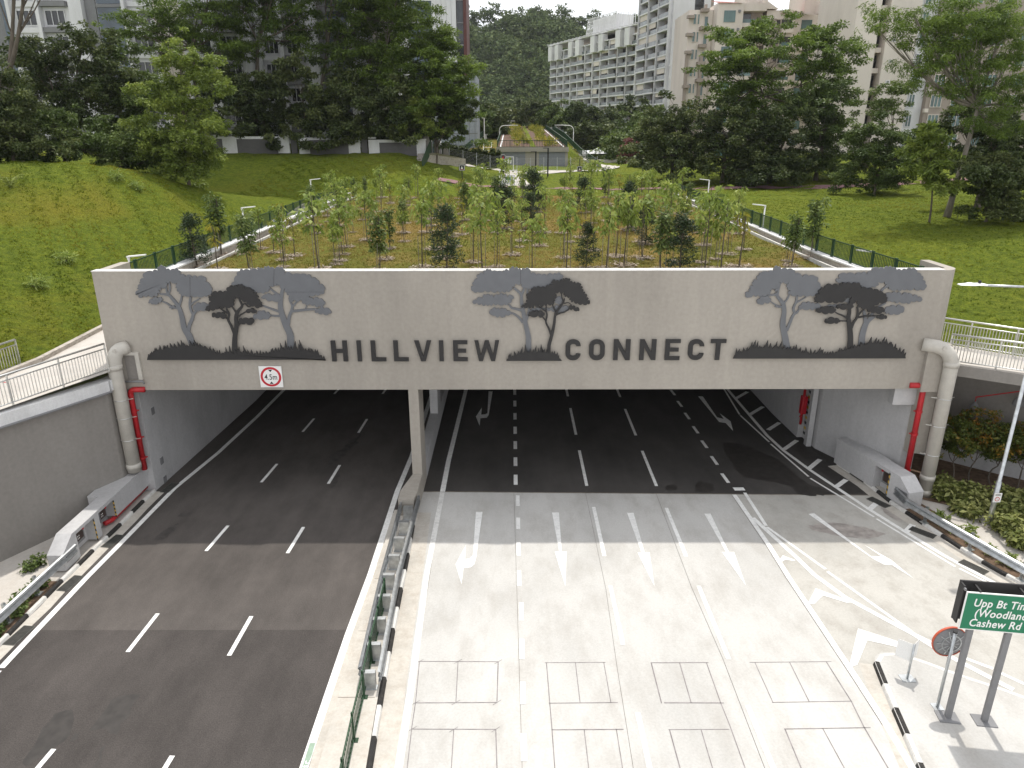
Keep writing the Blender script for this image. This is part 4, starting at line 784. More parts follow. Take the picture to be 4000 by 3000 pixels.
# louvre frame at the left end and conduit, boxed duct at right end
lf_ = thing('wall_frame', 'grey rectangular raised frame beside the left rain pipe', 'frame', (0, FY - .05, 0))
a, b = Wp(480, 1372, FY), Wp(560, 1478, FY)
for args in ((a.x, b.x, a.z - .13, a.z), (b.x - .17, b.x, b.z, a.z - .131)): MB().box(args[0], args[1], -.06, .05, args[2], args[3]).build('frame_bar', MT['pvc'], lf_)
MB().box(a.x, b.x - .171, .02, .048, b.z, a.z - .131).build('back_panel', MT['wall_grey'], lf_)
MB().tube([(a.x - .2, -.1, b.z - .08), (a.x + .7, -.12, b.z - .05), (b.x + .05, -.1, b.z - .18)], .05, 8).build('conduit', MT['sign_grey'], lf_, True)
dt = thing('wall_duct', 'beige boxed duct beside the right rain pipe elbow', 'duct', (0, FY, 0)); a, b = Wp(3628, 1345, FY), Wp(3672, 1500, FY); MB().box(a.x - .1, b.x + .05, -.22, .04, 5.1, a.z).build('duct_box', MT['plaster'], dt)
# ================================================================== walls and walkways beside the portal
def polyat(pts, s):
    for a, b in zip(pts, pts[1:]):
        L = (b - a).length
        if s <= L: return a.lerp(b, s / L), (b - a).normalized()
        s -= L
    return pts[-1].copy(), (pts[-1] - pts[-2]).normalized()
def plen(pts): return sum((b - a).length for a, b in zip(pts, pts[1:]))
def baluster_run(root, pts, z0, z1, step, r, mat, name='baluster', limit=300, flatbar=None, n=6):
    L = plen(pts); me = (MB().bar((0, 0, z0), (0, 0, z1), *flatbar) if flatbar else MB().tube([(0, 0, z0), (0, 0, z1)], r, n, False)).mesh(name); me.materials.append(mat)
    k = int(L / step); rest = MB()
    for i in range(k):
        p, d = polyat(pts, (i + .5) * step)
        if i < limit: o = put(name, me, root); o.location = p; o.rotation_euler.z = math.atan2(d.y, d.x)
        else: rest.bar(p + Vector((0, 0, z0)), p + Vector((0, 0, z1)), r * 2)
    if rest.v: rest.build('far_' + name + 's', mat, root, kind='stuff')
def steel_rail(label, pts, h=1.25, ends=True):
    pts = [Vector(p) for p in pts]; o = pts[0].copy(); root = thing('steel_railing', label, 'railing', o); q = [p - o for p in pts]
    up = Vector((0, 0, 1)); M_ = MT['stainless']
    MB().tube([p + up * h for p in q], .045, 8).build('top_rail', M_, root, True); MB().tube([p + up * (h - .22) for p in q], .028, 8).build('mid_rail', M_, root, True); MB().tube([p + up * .12 for p in q], .028, 8).build('bottom_rail', M_, root, True)
    L = plen(q); n = max(2, round(L / 1.9))
    for i in range(n + 1):
        p, d = polyat(q, min(L - .001, L * i / n)); MB().bar(p, p + up * h, .07, .03).build('post', M_, root)
    baluster_run(root, q, .12, h - .22, .125, .019, M_)
    return root
WO = [Vector(p) for p in [(-31.5, 6.2, 5.75), (-27.5, 12.6, 5.8), (-20.15, 24.4, 5.95), (-17.3, 29.2, 6.3), (-17.9, 45, 6.5), (-18.2, 80, 9.2)]]
WI = [Vector(p) for p in [(-36, 8, 5.75), (-31, 14, 5.8), (-22.6, 26.8, 5.95), (-21.4, 31, 6.2), (-21.4, 45, 6.5), (-21.4, 80, 9.2)]]
lw = MB()
for i in range(5): lw.add([WO[i], WO[i + 1], WI[i + 1], WI[i]], [(0, 1, 2, 3)])
walk_l = lw.build('left_walkway', MT['path_concrete'], kind='structure')
for i in range(5):
    e = MB(); a, b = WI[i], WI[i + 1]; e.bar(a + Vector((0, 0, .05)), b + Vector((0, 0, .05)), .25, .3); e.build('edge_kerb', MT['drain_concrete'], walk_l)
for k in range(14):   # small red paint marks left on the paving
    p, d = polyat([w.lerp(v, .80) for w, v in zip(WO[1:5], WI[1:5])], 6 + k * .95 + random.uniform(-.2, .2)); MB().obox if False else None
    MB().poly([p + Vector((-.09, -.05, .008)), p + Vector((.1, -.02, .008)), p + Vector((.07, .06, .008)), p + Vector((-.05, .05, .008))]).build('red_mark', MT['red'], walk_l)
rw = thing('retaining_wall', 'tall plain grey retaining wall left of the left road, under the walkway', 'wall', (-20.2, 24.4, 0))
base = [Vector((-31.5, 6.2, 0)), Vector((-27.5, 12.6, 0)), Vector((-20.15, 24.4, 0)), Vector((-17.6, 29.2, 0)), Vector((-17.45, 30.4, 0))]
w = MB(); o_ = Vector((-20.2, 24.4, 0)); thick = [p + Vector((-.45, .12, 0)) for p in base]
w.prism([p - o_ for p in base] + [p - o_ for p in reversed(thick)], (0, 0, 5.45)); w.build('wall_face', MT['wall_grey'], rw)
for a, b in zip(base[:-1], base[1:]):
    d = (b - a).normalized(); MB().bar(a - o_ + Vector((0, 0, 5.68)), b - o_ + Vector((0, 0, 5.70)), .55, .46).build('coping', MT['wall_white'], rw); 
MB().tube([p - o_ + Vector((.28, -.08, 5.42)) for p in base[1:4]], .05, 8).build('conduit', MT['sign_grey'], rw)
steel_rail('long steel railing at the edge of the left walkway above the grey wall', [p + Vector((-.02, .03, 0)) for p in WO[1:4]])
steel_rail('short steel railing on the grass side of the left walkway', [Vector((-29, 17, 5.85)), Vector((-23.4, 25.6, 5.95)), Vector((-21.9, 30.4, 6.15))])
# right walkway bridge
NE = [Vector((19.35, 30.4, 6.2)), Vector((21.8, 28.8, 6.2)), Vector((27, 25.2, 6.2)), Vector((36, 19, 6.2))]
FE = [Vector((19.05, 35.4, 6.2)), Vector((23.3, 31.6, 6.2)), Vector((29.5, 27.0, 6.2)), Vector((38, 21, 6.2))]
wb = thing('footbridge', 'concrete walkway bridge at the right of the portal above the shrubs', 'footbridge', (19.35, 30.4, 0)); o_ = Vector((19.35, 30.4, 0))
m = MB().prism([p - o_ for p in NE] + [p - o_ for p in reversed(FE)], (0, 0, -.28)); m.build('deck', MT['path_concrete'], wb)
for a, b in zip(NE, NE[1:]): MB().bar(a - o_ + Vector((0, .1, -.21)), b - o_ + Vector((0, .1, -.21)), .3, .5).build('edge_beam', MT['wall_grey'], wb)
steel_rail('front steel railing of the right walkway bridge', [p + Vector((.05, .12, .04)) for p in NE], 1.3)
steel_rail('back steel railing of the right walkway bridge, against the lawn', [p + Vector((-.1, -.15, .0)) for p in FE], 1.3)
for p, s in ((Vector((24.5, 28.2, 0)), .5), (Vector((31, 24, 0)), .5)): MB().box(p.x - o_.x - s / 2, p.x - o_.x + s / 2, p.y - o_.y - s / 2, p.y - o_.y + s / 2, 0, 5.9).build('pier', MT['wall_grey'], wb)
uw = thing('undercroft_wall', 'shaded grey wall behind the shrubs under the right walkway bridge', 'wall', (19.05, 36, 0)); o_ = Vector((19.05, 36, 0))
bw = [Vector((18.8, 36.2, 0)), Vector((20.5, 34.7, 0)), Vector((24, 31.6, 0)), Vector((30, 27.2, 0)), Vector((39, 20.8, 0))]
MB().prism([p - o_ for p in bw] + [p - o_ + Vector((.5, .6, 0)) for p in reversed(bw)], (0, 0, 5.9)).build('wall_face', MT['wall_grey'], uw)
MB().prism([p - o_ + Vector((-.06, -.08, .0)) for p in bw[1:4]] + [p - o_ + Vector((-.02, -.03, 0)) for p in reversed(bw[1:4])], (0, 0, .9)).build('plinth', MT['tunnel_white'], uw)
# bell lamps on a red conduit
lroot = thing('lamp_conduit', 'thin red conduit feeding two bell lamps under the footbridge', 'conduit', (22.2, 32.3, 0)); MB().tube([(0, -.1, 3.95), (1.35, -1.1, 4.62), (2.4, -1.9, 5.0)], .03, 6).build('conduit', MT['red_pipe'], lroot)
for i, (x, y, z, w_) in enumerate([(22.2, 32.15, 3.55, 'left'), (23.55, 31.15, 4.25, 'right')]):
    b = thing('bell_lamp', 'dark bell lamp hanging under the footbridge, the %s one' % w_, 'lamp', (x, y, z), group='bell lamps under the footbridge')
    MB().lathe([(.26, -.30), (.27, -.26), (.23, -.10), (.15, .05), (.07, .12), (.06, .20)], n=18).build('shade', MT['sign_grey'], b, True); MB().tube([(0, 0, .18), (0, 0, .40)], .02, 6).build('stem', MT['red_pipe'], b)
# ------------------------------------------------------------------ concrete barrier blocks
def striped(root, x, y0, y1, z0, z1, n=9, axis='x'):
    for k in range(n):
        a, b = z0 + (z1 - z0) * k / n, z0 + (z1 - z0) * (k + 1) / n
        MB().prism([(x, y0, a), (x, y1, a - .05), (x, y1, b - .05), (x, y0, b)], (.006, 0, 0)).build('hazard_stripe', MT['yellow' if k % 2 else 'black'], root)
def cabinet(root, x, y0, y1, z0, z1, out):
    c = MB().box(min(x, x + out), max(x, x + out), y0, y1, z0, z1).build('cabinet', MT['condo_grey'], root); e = x + out + (.006 if out > 0 else -.006)
    MB().box(min(e, x + out), max(e, x + out), y0 + .07, y1 - .07, z0 + .12, z1 - .10).build('door', MT['brown_sign'], c)
    MB().tube([(x + out, y1 - .1, z1 - .1), (x + out + math.copysign(.06, out), y1 - .1, z1 - .1)], .05, 10).build('alarm_button', MT['red'], c)
    for k in range(4): MB().box(min(e, e + .004), max(e, e + .004), y0 + .12 + .09 * (k % 2), y0 + .17 + .09 * (k % 2), z0 + .2 + .1 * (k // 2), z0 + .25 + .1 * (k // 2)).build('socket', MT['sign_white'], c)
lb = thing('concrete_barrier', 'pale concrete barrier block with two equipment niches beside the left road', 'barrier', (-17.15, 27, .1))
X0, X1 = -.62, 0
MB().box(-1.1, 0, .4, 3.38, .22, 1.17).build('wide_block', MT['tunnel_white'], lb); MB().box(-1.1, -.25, .4, 3.3, 0, .219).build('plinth', MT['wall_grey'], lb)
MB().box(X0, 0, -2.4, .399, 1.02, 1.17).build('roof_slab', MT['tunnel_white'], lb); MB().box(X0, X0 + .2, -2.4, .399, 0, 1.019).build('back_wall', MT['tunnel_white'], lb)
MB().box(X0 + .2, -.002, -1.15, -.8, 0, 1.018).build('pier', MT['tunnel_white'], lb)
e = MB(); prof = [(-2.401, 0), (-2.401, 1.17), (-2.62, 1.17), (-3.4, .68), (-3.4, 0)]; e.prism([(X0, y, z) for y, z in prof], (.61, 0, 0)); e.build('end_block', MT['tunnel_white'], lb)
MB().box(-.009, .012, -3.25, -2.6, .28, .62).build('rail_slot', MT['condo_grey'], lb)
cabinet(lb, X0 + .2, -.35, .2, .3, .9, .14); cabinet(lb, X0 + .2, -2.1, -1.5, .3, .9, .14)
striped(lb, .001, .31, .398, .22, 1.02); striped(lb, .001, -1.22, -1.151, 0, 1.0)
MB().tube([(-.15, 3.3, .12), (-.15, .2, .12), (-.3, -.1, .12)], .1, 10).build('red_pipe_run', MT['red_pipe'], lb, True)
A, B = Vector((16.35, 33.1, 0)), Vector((17.5, 28.25, 0)); dirv = (B - A).normalized(); rz = math.atan2(-dirv.x, dirv.y) ; 
rbk = thing('concrete_barrier', 'pale concrete barrier block with one equipment niche beside the right road', 'barrier', (A.x, A.y, .1), math.atan2(dirv.y, dirv.x))
# local x runs towards the camera, local +y away from the road
L = (B - A).length
MB().prism([(0, 0, 0), (0, 1.0, 0), (L * .56, .82, 0), (L * .56, 0, 0)], (0, 0, 1.30)).build('wide_block', MT['tunnel_white'], rbk)
MB().box(L * .561, L * .74, 0.0, .78, 1.14, 1.30).build('roof_slab', MT['tunnel_white'], rbk); MB().box(L * .561, L * .74, .45, .78, 0, 1.139).build('back_wall', MT['tunnel_white'], rbk)
MB().prism([(L * .7405, 0, 0), (L * .7405, 0, 1.30), (L * .87, 0, 1.30), (L * 1.0, 0, .80), (L * 1.0, 0, 0)], (0, .78, 0)).build('end_block', MT['tunnel_white'], rbk)
MB().box(L * .84, L * .985, -.01, .02, .40, .74).build('rail_slot', MT['condo_grey'], rbk)
cb = thing('equipment_cabinet', 'dark equipment cabinet with red alarm inside the right barrier niche', 'cabinet', rbk.matrix_basis @ Vector((0, 0, 0)), rbk.rotation_euler.z)
MB().box(L * .60, L * .72, .30, .449, .35, 1.02).build('case', MT['condo_grey'], cb); MB().box(L * .615, L * .705, .29, .2995, .45, .92).build('door', MT['brown_sign'], cb); MB().tube([(L * .605, .30, .95), (L * .605, .22, .95)], .06, 10).build('alarm_button', MT['red'], cb)
for k in range(9): MB().prism([(L * .742, -.004, .05 + k * .13), (L * .757, -.004, .0 + k * .13), (L * .757, -.004, .13 + k * .13), (L * .742, -.004, .18 + k * .13)], (0, .003, 0)).build('hazard_stripe', MT['yellow' if k % 2 else 'black'], rbk)

# ------------------------------------------------------------------ guardrails
def w_beam(mb, pts, side, z=.55, sx=1.0):
    prof = [(-.0, .19), (.07, .165), (.105, .11), (.05, .045), (.0, .0), (.05, -.045), (.105, -.11), (.07, -.165), (0, -.19)]
    prof2 = [(a - .006, b) for a, b in reversed(prof)]; pr = prof + prof2; n = len(pr); vs, fs = [], []
    for i, p in enumerate(pts):
        d = (pts[min(i + 1, len(pts) - 1)] - pts[max(i - 1, 0)]); d.z = 0; d.normalize(); s = Vector((-d.y, d.x, 0)) * side
        vs += [p + s * a * sx + Vector((0, 0, z + b)) for a, b in pr]
    for i in range(len(pts) - 1):
        for j in range(n): fs.append((i * n + j, i * n + (j + 1) % n, (i + 1) * n + (j + 1) % n, (i + 1) * n + j))
    fs += [tuple(range(n)), tuple(range((len(pts) - 1) * n, len(pts) * n))]
    mb.add(vs, fs); return mb
def guardrail(label, pts, side, step=2.0, zc=.56, postside=-1, first=.6, box=0):
    pts = [Vector(p) for p in pts]; o = pts[0].copy(); o.z = 0; q = [p - o for p in pts]; root = thing('guardrail', label, 'guardrail', o); L = plen(q); s0 = 0; k = 0
    w_beam(MB(), q, side, zc).build('beam', MT['steel'], root)
    s = first
    while s < L:
        p, d = polyat(q, s); n_ = Vector((-d.y, d.x, 0)) * side * postside; c = p + n_ * .16
        if box:
            c = p + n_ * box; MB().bar(c, c + Vector((0, 0, zc + .12)), .42, .16, up=d).build('post', MT['steel'], root); MB().bar(c - d * .1 + Vector((0, 0, .015)), c + d * .1 + Vector((0, 0, .015)), .5, .03).build('foot_plate', MT['steel'], root); s += step; continue
        m = MB()
        m.bar(c + n_ * .0, c + Vector((0, 0, zc + .22)), .012, .12, up=n_); m.bar(c + d * .05, c + d * .05 + Vector((0, 0, zc + .22)), .09, .012, up=d) ; m.bar(c - d * .05, c - d * .05 + Vector((0, 0, zc + .22)), .09, .012, up=d)
        m.build('post', MT['steel'], root); MB().bar(c - n_ * .02 + Vector((0, 0, zc)), p + Vector((0, 0, zc)), .12, .3).build('spacer', MT['steel'], root); MB().bar(c - d * .14 + Vector((0, 0, .02)), c + d * .14 + Vector((0, 0, .02)), .26, .03).build('foot_plate', MT['steel'], root)
        s += step
    return root
GR = [Vector((17.3, 28.9, .1))] + [G(*p, .66) for p in ((3538,1962), (3640,2022), (3760,2092), (3880,2162), (4000,2230))]; GR = [Vector((p.x, p.y, .1)) for p in GR]; GR += [p + Vector((.1, .22, .1)) for p in off(RK, .35)[9:]]
guardrail('galvanised guardrail curving along the right kerb below the lamp post', GR, -1, 2.2, first=1.9)
GLp = [(-17.16, 24.4), (-17.25, 21), (-17.3, 17.5), (-17.4, 12), (-17.5, 4)]; guardrail('galvanised guardrail along the left kerb leading into the barrier', [(x, y, .05) for x, y in GLp], 1, 1.6, first=2.2)
ga = [G(*p, .75) for p in ((1574,1935), (1488,2250), (1404,2612))]; gb = [G(*p, .75) for p in ((1630,1940), (1545,2250), (1472,2632))]
guardrail('left beam of the double guardrail on the median', [(p.x + .02, p.y, .15) for p in ga], -1, 1.25, .50, postside=-1, first=99)
guardrail('right beam of the double guardrail on the median', [(p.x, p.y, .15) for p in gb], 1, 1.25, .50, postside=-1, first=.9, box=.3)
# ------------------------------------------------------------------ green fence on the median
gf = thing('median_fence', 'low green metal fence along the median between the two roads', 'fence', (-4.52, 21.6, .15))
fpx = [(-.02, 0), (0.02, -1.55), (.05, -3.1), (.1, -4.6), (.14, -6.2), (.2, -7.7), (.26, -9.2), (.32, -10.7)]
FP = [Vector((x, y, 0)) for x, y in fpx]
for p in FP: MB().box(p.x - .03, p.x + .03, p.y - .03, p.y + .03, 0, .98).build('post', MT['green_paint'], gf); MB().box(p.x - .07, p.x + .11, p.y - .08, p.y + .08, 0, .02).build('foot_plate', MT['green_paint'], gf)
for a, b in zip(FP, FP[1:]):
    for z in (.12, .88): MB().bar(a + Vector((0, 0, z)), b + Vector((0, 0, z)), .045, .035).build('rail', MT['green_paint'], gf)
baluster_run(gf, FP, .12, .88, .155, .012, MT['green_paint'], 'bar', flatbar=(.022, .022))
# ------------------------------------------------------------------ direction sign, mirror, marker sign
sg = thing('direction_sign', 'green direction sign on two grey posts at the bottom right corner', 'road sign', (12.45, 16.2, .14), math.radians(-8))
for x in (0, .97): MB().bar((x, 0, .03), (x, 0, 3.3), .15, .11, up=(0, 1, 0)).build('post', MT['sign_grey'], sg); MB().box(x - .28, x + .28, -.22, .22, 0, .03).build('base_plate', MT['sign_grey'], sg)
for x in (0, .97): MB().bar((x, 0, 3.3), (x, 0, 4.2), .13, .10, up=(0, 1, 0)).build('post_head', MT['sign_grey'], sg)
pn = MB().box(-.36, 2.5, -.12, -.085, 3.12, 4.3).build('panel', MT['sign_white'], sg); MB().box(-.33, 2.47, -.124, -.1205, 3.15, 4.27).build('green_face', MT['sign_green'], pn)
for s, z, x in (('Upp Bt Timah Rd', 3.88, -.14), ('(Woodlands Rd)', 3.565, -.06), ('Cashew Rd', 3.25, -.14)):
    t = put('sign_text', text_mesh(s, .335, MT['sign_white'], .001, shear=.12, spacing=1.06), pn); t.rotation_euler = (math.pi / 2, 0, 0); t.location = (x, -.127, z); t.scale = (.80, 1, 1)
bk = MB().box(-.40, 2.5, .22, .27, 3.2, 4.42).build('rear_panel', MT['dark_grey'], sg)
for z in (3.5, 4.05): MB().box(-.3, 2.3, -.084, -.05, z, z + .06).build('bracket_rail', MT['sign_grey'], sg)
for x in (-.4, 2.46): MB().box(x, x + .04, -.08, .219, 4.30, 4.36).build('side_strut', MT['sign_grey'], sg)
MB().box(-.40, -.36, .0, .219, 3.22, 4.40).build('side_cover', MT['dark_grey'], sg)
for x in (-.05, 1.05): MB().box(x, x + .05, -.1, .22, 4.30, 4.35).build('top_hook', MT['dark_grey'], sg)
mr = thing('traffic_mirror', 'round convex mirror seen from behind, orange rim, on a thin steel pole', 'mirror', (12.38, 16.6, .14))
MB().tube([(0, 0, 0), (0, 0, 2.62)], .045, 12).build('pole', MT['steel'], mr, True); MB().box(-.14, .14, -.14, .14, 0, .02).build('base_plate', MT['steel'], mr); MB().tube([(0, 0, 2.62), (0, 0, 2.66)], .06, 12).build('pole_cap', MT['black'], mr)
dm = MB(); prof = [(.02, .10), (.2, .085), (.36, .05), (.46, .0), (.47, -.03), (.46, -.05)]
n = 32; vs, fs = [], []
for r_, y_ in prof:
    for k in range(n): a = 2 * math.pi * k / n; vs.append((r_ * math.cos(a), .13 - y_, 2.2 + r_ * math.sin(a)))
for i in range(len(prof) - 1):
    for k in range(n): fs.append((i * n + k, i * n + (k + 1) % n, (i + 1) * n + (k + 1) % n, (i + 1) * n + k))
fs.append(tuple(range(n))); fs.append(tuple(range((len(prof) - 1) * n, len(prof) * n)))
dk = MB().add(vs, fs).build('mirror_back', MT['sign_grey'], mr, True)
disc(MB(), (0, 2.2), .468, .492, .12, .06, 32).build('rim', MT['orange'], mr)
for k in range(10): a = 2 * math.pi * k / 10; MB().bar((.1 * math.cos(a), .035, 2.2 + .1 * math.sin(a)), (.40 * math.cos(a), .075, 2.2 + .4 * math.sin(a)), .02, .02).build('rib', MT['steel'], dk)
disc(MB(), (0, 2.2), .25, .28, .035, .03, 28).build('rib_ring', MT['steel'], dk)
ss = thing('marker_sign', 'small white double-plate marker sign on the tip of the traffic island', 'road sign', (12.1, 17.75, .14))
MB().tube([(0, 0, 0), (0, 0, 1.28)], .035, 10).build('pole', MT['steel'], ss, True); MB().box(-.2, .2, -.16, .16, 0, .02).build('base_plate', MT['steel'], ss)
for s in (-1, 1): MB().prism([(0, .03, .62), (0, .03, 1.24), (s * .33, .30, 1.24), (s * .33, .30, .62)], (0, .01, 0)).build('plate', MT['sign_white'], ss)
# ------------------------------------------------------------------ lamp post on the right
lpst = thing('lamp_post', 'tall galvanised street lamp with curved arm at the right edge', 'street lamp', (20.15, 26.65, .1))
MB().tube([(0, 0, 0), (0, 0, 2.2), (0, 0, 2.21), (0, 0, 9.7)], [.105, .1, .075, .06], 14).build('pole', MT['steel'], lpst, True)
MB().tube([(0, 0, 9.68)] + elbow((0, 0, 10.25), (0, 0, 9.7), (-.7, 0, 10.35)) + [(-2.4, 0, 10.42)], .045, 10).build('arm', MT['steel'], lpst, True)
MB().tube([(0, 0, 0), (0, 0, .18)], [.2, .14], 14).build('base_collar', MT['drain_concrete'], lpst)
def lamp_head(parent, x, z, s=1.0, d=-1):
    h = MB(); prof = [(0, .05), (.25, .09), (.5, .08), (.62, .11), (.75, .11), (.95, .07), (1.25, .05), (1.3, .03)]
    t = [(x + d * a * .75 * s, 0, z + .02) for a, _ in prof]
    vs, fs = [], []
    for (a, w_), (cx2, cy2, cz2) in zip(prof, t):
        for dy, dz in ((-1, 0), (-.7, .7), (.7, .7), (1, 0), (.6, -.25), (-.6, -.25)): vs.append((cx2, dy * (w_ + .09) * s, cz2 + dz * w_ * .8 * s))
    for i in range(len(prof) - 1):
        for j in range(6): fs.append((i * 6 + j, i * 6 + (j + 1) % 6, (i + 1) * 6 + (j + 1) % 6, (i + 1) * 6 + j))
    fs += [tuple(range(6)), tuple(range(6 * (len(prof) - 1), 6 * len(prof)))]
    o = h.add(vs, fs).build('lamp_head', MT['white_paint'], parent); return o
hd = lamp_head(lpst, -2.35, 10.42, 1.05); MB().tube([(-2.6, 0, 10.5), (-2.6, 0, 10.6)], .05, 10).build('photocell', MT['black'], hd)
np1 = MB().box(-.16, .16, -.125, -.113, 1.3, 1.72).build('notice_plate', MT['sign_white'], lpst)
disc(MB(), (0, 1.45), .075, .10, -.128, .002, 24).build('prohibition_ring', MT['red'], np1); MB().bar((-.07, -.128, 1.52), (.07, -.128, 1.38), .018, .002).build('prohibition_bar', MT['red'], np1)
for z in (1.65, 1.61): MB().box(-.11, .11, -.1275, -.1255, z, z + .02).build('text_line', MT['black'], np1)
# ================================================================== vegetation tools
def leaves(centres, radii, counts, L, W, rng, droop=.25, flat=.6, up=.5, jit=.35, out=.0, fold=.25, vary=.25):
    """folded two-quad leaves spread through ellipsoidal clumps; returns verts, faces, tint"""
    C = np.repeat(np.asarray(centres, float), counts, 0); R = np.repeat(np.asarray(radii, float), counts, 0)
    cid = np.repeat(np.arange(len(counts)), counts); n = len(C)
    d = rng.normal(size=(n, 3)); d /= np.linalg.norm(d, axis=1)[:, None] + 1e-9
    rad = rng.random(n) ** (1 / 2.4)
    p = C + d * rad[:, None] * R
    ax = rng.normal(size=(n, 3)) * (1 - out) + d * out * 1.6; ax[:, 2] = ax[:, 2] * flat - droop; ax /= np.linalg.norm(ax, axis=1)[:, None] + 1e-9
    nr = rng.normal(size=(n, 3)) * jit * 2; nr[:, 2] += up * 2; nr -= ax * (nr * ax).sum(1)[:, None]; nr /= np.linalg.norm(nr, axis=1)[:, None] + 1e-9
    b = np.cross(nr, ax); l = L * (1 + vary * rng.normal(size=n)).clip(.4, 1.8); w = W * (1 + vary * rng.normal(size=n)).clip(.4, 1.8)
    l_, w_ = l[:, None], w[:, None]
    v0 = p; v1 = p + ax * l_ * .5 + b * w_ * .5 + nr * w_ * fold; v2_ = p + ax * l_; v3 = p + ax * l_ * .5 - b * w_ * .5 + nr * w_ * fold
    V = np.stack([v0, v1, v2_, v3], 1).reshape(-1, 3); i = np.arange(n)[:, None] * 4
    Fq = np.concatenate([i + 0, i + 1, i + 2, i + 3], 1)
    cl = rng.random(len(counts)); t = (.5 * cl[cid] + .5 * rng.random(n)); T = np.zeros((n, 4, 4)); T[:, :, 0] = t[:, None]; T[:, :, 1] = rng.random(n)[:, None]; T[:, :, 3] = 1
    return V, Fq, T.reshape(-1, 4)
def leaf_obj(name, mat, parent, *a, **k):
    V, Fq, T = leaves(*a, **k); return put(name, np_mesh(name, V, Fq, MT[mat], T), parent)
def curve_pts(a, b, bend, n=5):
    a, b = Vector(a), Vector(b); m_ = (a + b) / 2 + Vector(bend); return [(1 - t) ** 2 * a + 2 * t * (1 - t) * m_ + t * t * b for t in [k_ / (n - 1) for k_ in range(n)]]
def tree(name, label, loc, blobs, leafm, L=.36, W=.2, n_leaf=9000, clump=1.1, trunk_r=.28, fork=.45, seed=1, bark='bark', flatc=.55, droop=.2, trunks=None, group=None, sub=1.0, up=.5, cat='tree', loc_z=None, shell=.55, out=.25):
    """blobs: (dx, dy, z, rx, ry, rz); crown clumps hang on real limbs"""
    rng = np.random.default_rng(seed); x, y = loc[0], loc[1]; z = loc[2] if len(loc) > 2 else tz1(x, y) - .15
    root = thing(name, label, cat, (x, y, z), group=group)
    vol = np.array([b[3] * b[4] * b[5] for b in blobs]) ** (2 / 3.); nc_tot = max(len(blobs) * 5, int(vol.sum() / (clump ** 2) * 2.3 * sub)); cs, owner = [], []
    for bi, b in enumerate(blobs):
        k = max(5, int(nc_tot * vol[bi] / vol.sum())); d = rng.normal(size=(k, 3)); d /= np.linalg.norm(d, axis=1)[:, None]
        d[:, 2] = np.where(d[:, 2] < -.55, -d[:, 2] * .6, d[:, 2]); r = shell + (1 - shell) * rng.random(k) ** .7; r *= 1 + .2 * rng.normal(size=k)
        cs.append(np.array(b[:3]) + d * r[:, None] * np.array(b[3:])); owner += [bi] * k
    cs = np.concatenate(cs); owner = np.array(owner); k = len(cs); rr = clump * np.exp(rng.normal(size=k) * .38).clip(.45, 2.0)
    m_ = 4; sp = np.repeat(cs, m_, 0) + rng.normal(size=(k * m_, 3)) * np.repeat(rr, m_)[:, None] * np.array([.62, .62, .62 * (flatc + .15)]); sr = np.repeat(rr, m_) * rng.uniform(.3, .62, k * m_)
    R = np.stack([sr, sr, sr * flatc], 1); cnt = np.maximum(3, (n_leaf * sr ** 2 / (sr ** 2).sum()).astype(int))
    leaf_obj('crown', leafm, root, sp, R, cnt, L, W, rng, droop=droop, up=up, out=out, jit=.45)
    tr = MB(); tops = max(b[2] for b in blobs)
    for ti, (tx, ty, tr_, fx_, fy_, fz_) in enumerate(trunks or [(0, 0, trunk_r, np.mean([b[0] for b in blobs]) * .5, np.mean([b[1] for b in blobs]) * .5, tops * fork)]):
        base = Vector((tx, ty, -.2)); fk = Vector((fx_, fy_, fz_)); ps = curve_pts(base, fk, (rng.normal() * .25, rng.normal() * .2, 0), 6)
        tr.tube(ps, [tr_ * (1.35 if i == 0 else 1.05 - .09 * i) for i in range(6)], 9)
        mine = [b for bi, b in enumerate(blobs) if trunks is None or bi % len(trunks) == ti]
        for b in mine:
            c = Vector(b[:3]); pl_ = curve_pts(fk, c, (0, 0, -.12 * (c - fk).length + rng.normal() * .3), 6); r0 = tr_ * .5; tr.tube(pl_, [r0 * (1 - .13 * i) for i in range(6)], 6, False)
            idx = [i for i in range(k) if blobs[owner[i]] is b]; rng.shuffle(idx)
            for i in idx[:max(6, int(len(idx) * .5))]:
                s = pl_[int(rng.integers(2, 6))]; e = Vector(cs[i]); tr.tube(curve_pts(s, e, (0, 0, -.08 * (e - s).length), 4), [tr_ * .17, tr_ * .12, tr_ * .08, tr_ * .03], 4, False)
    tr.build('trunk', MT[bark], root, True)
    return root
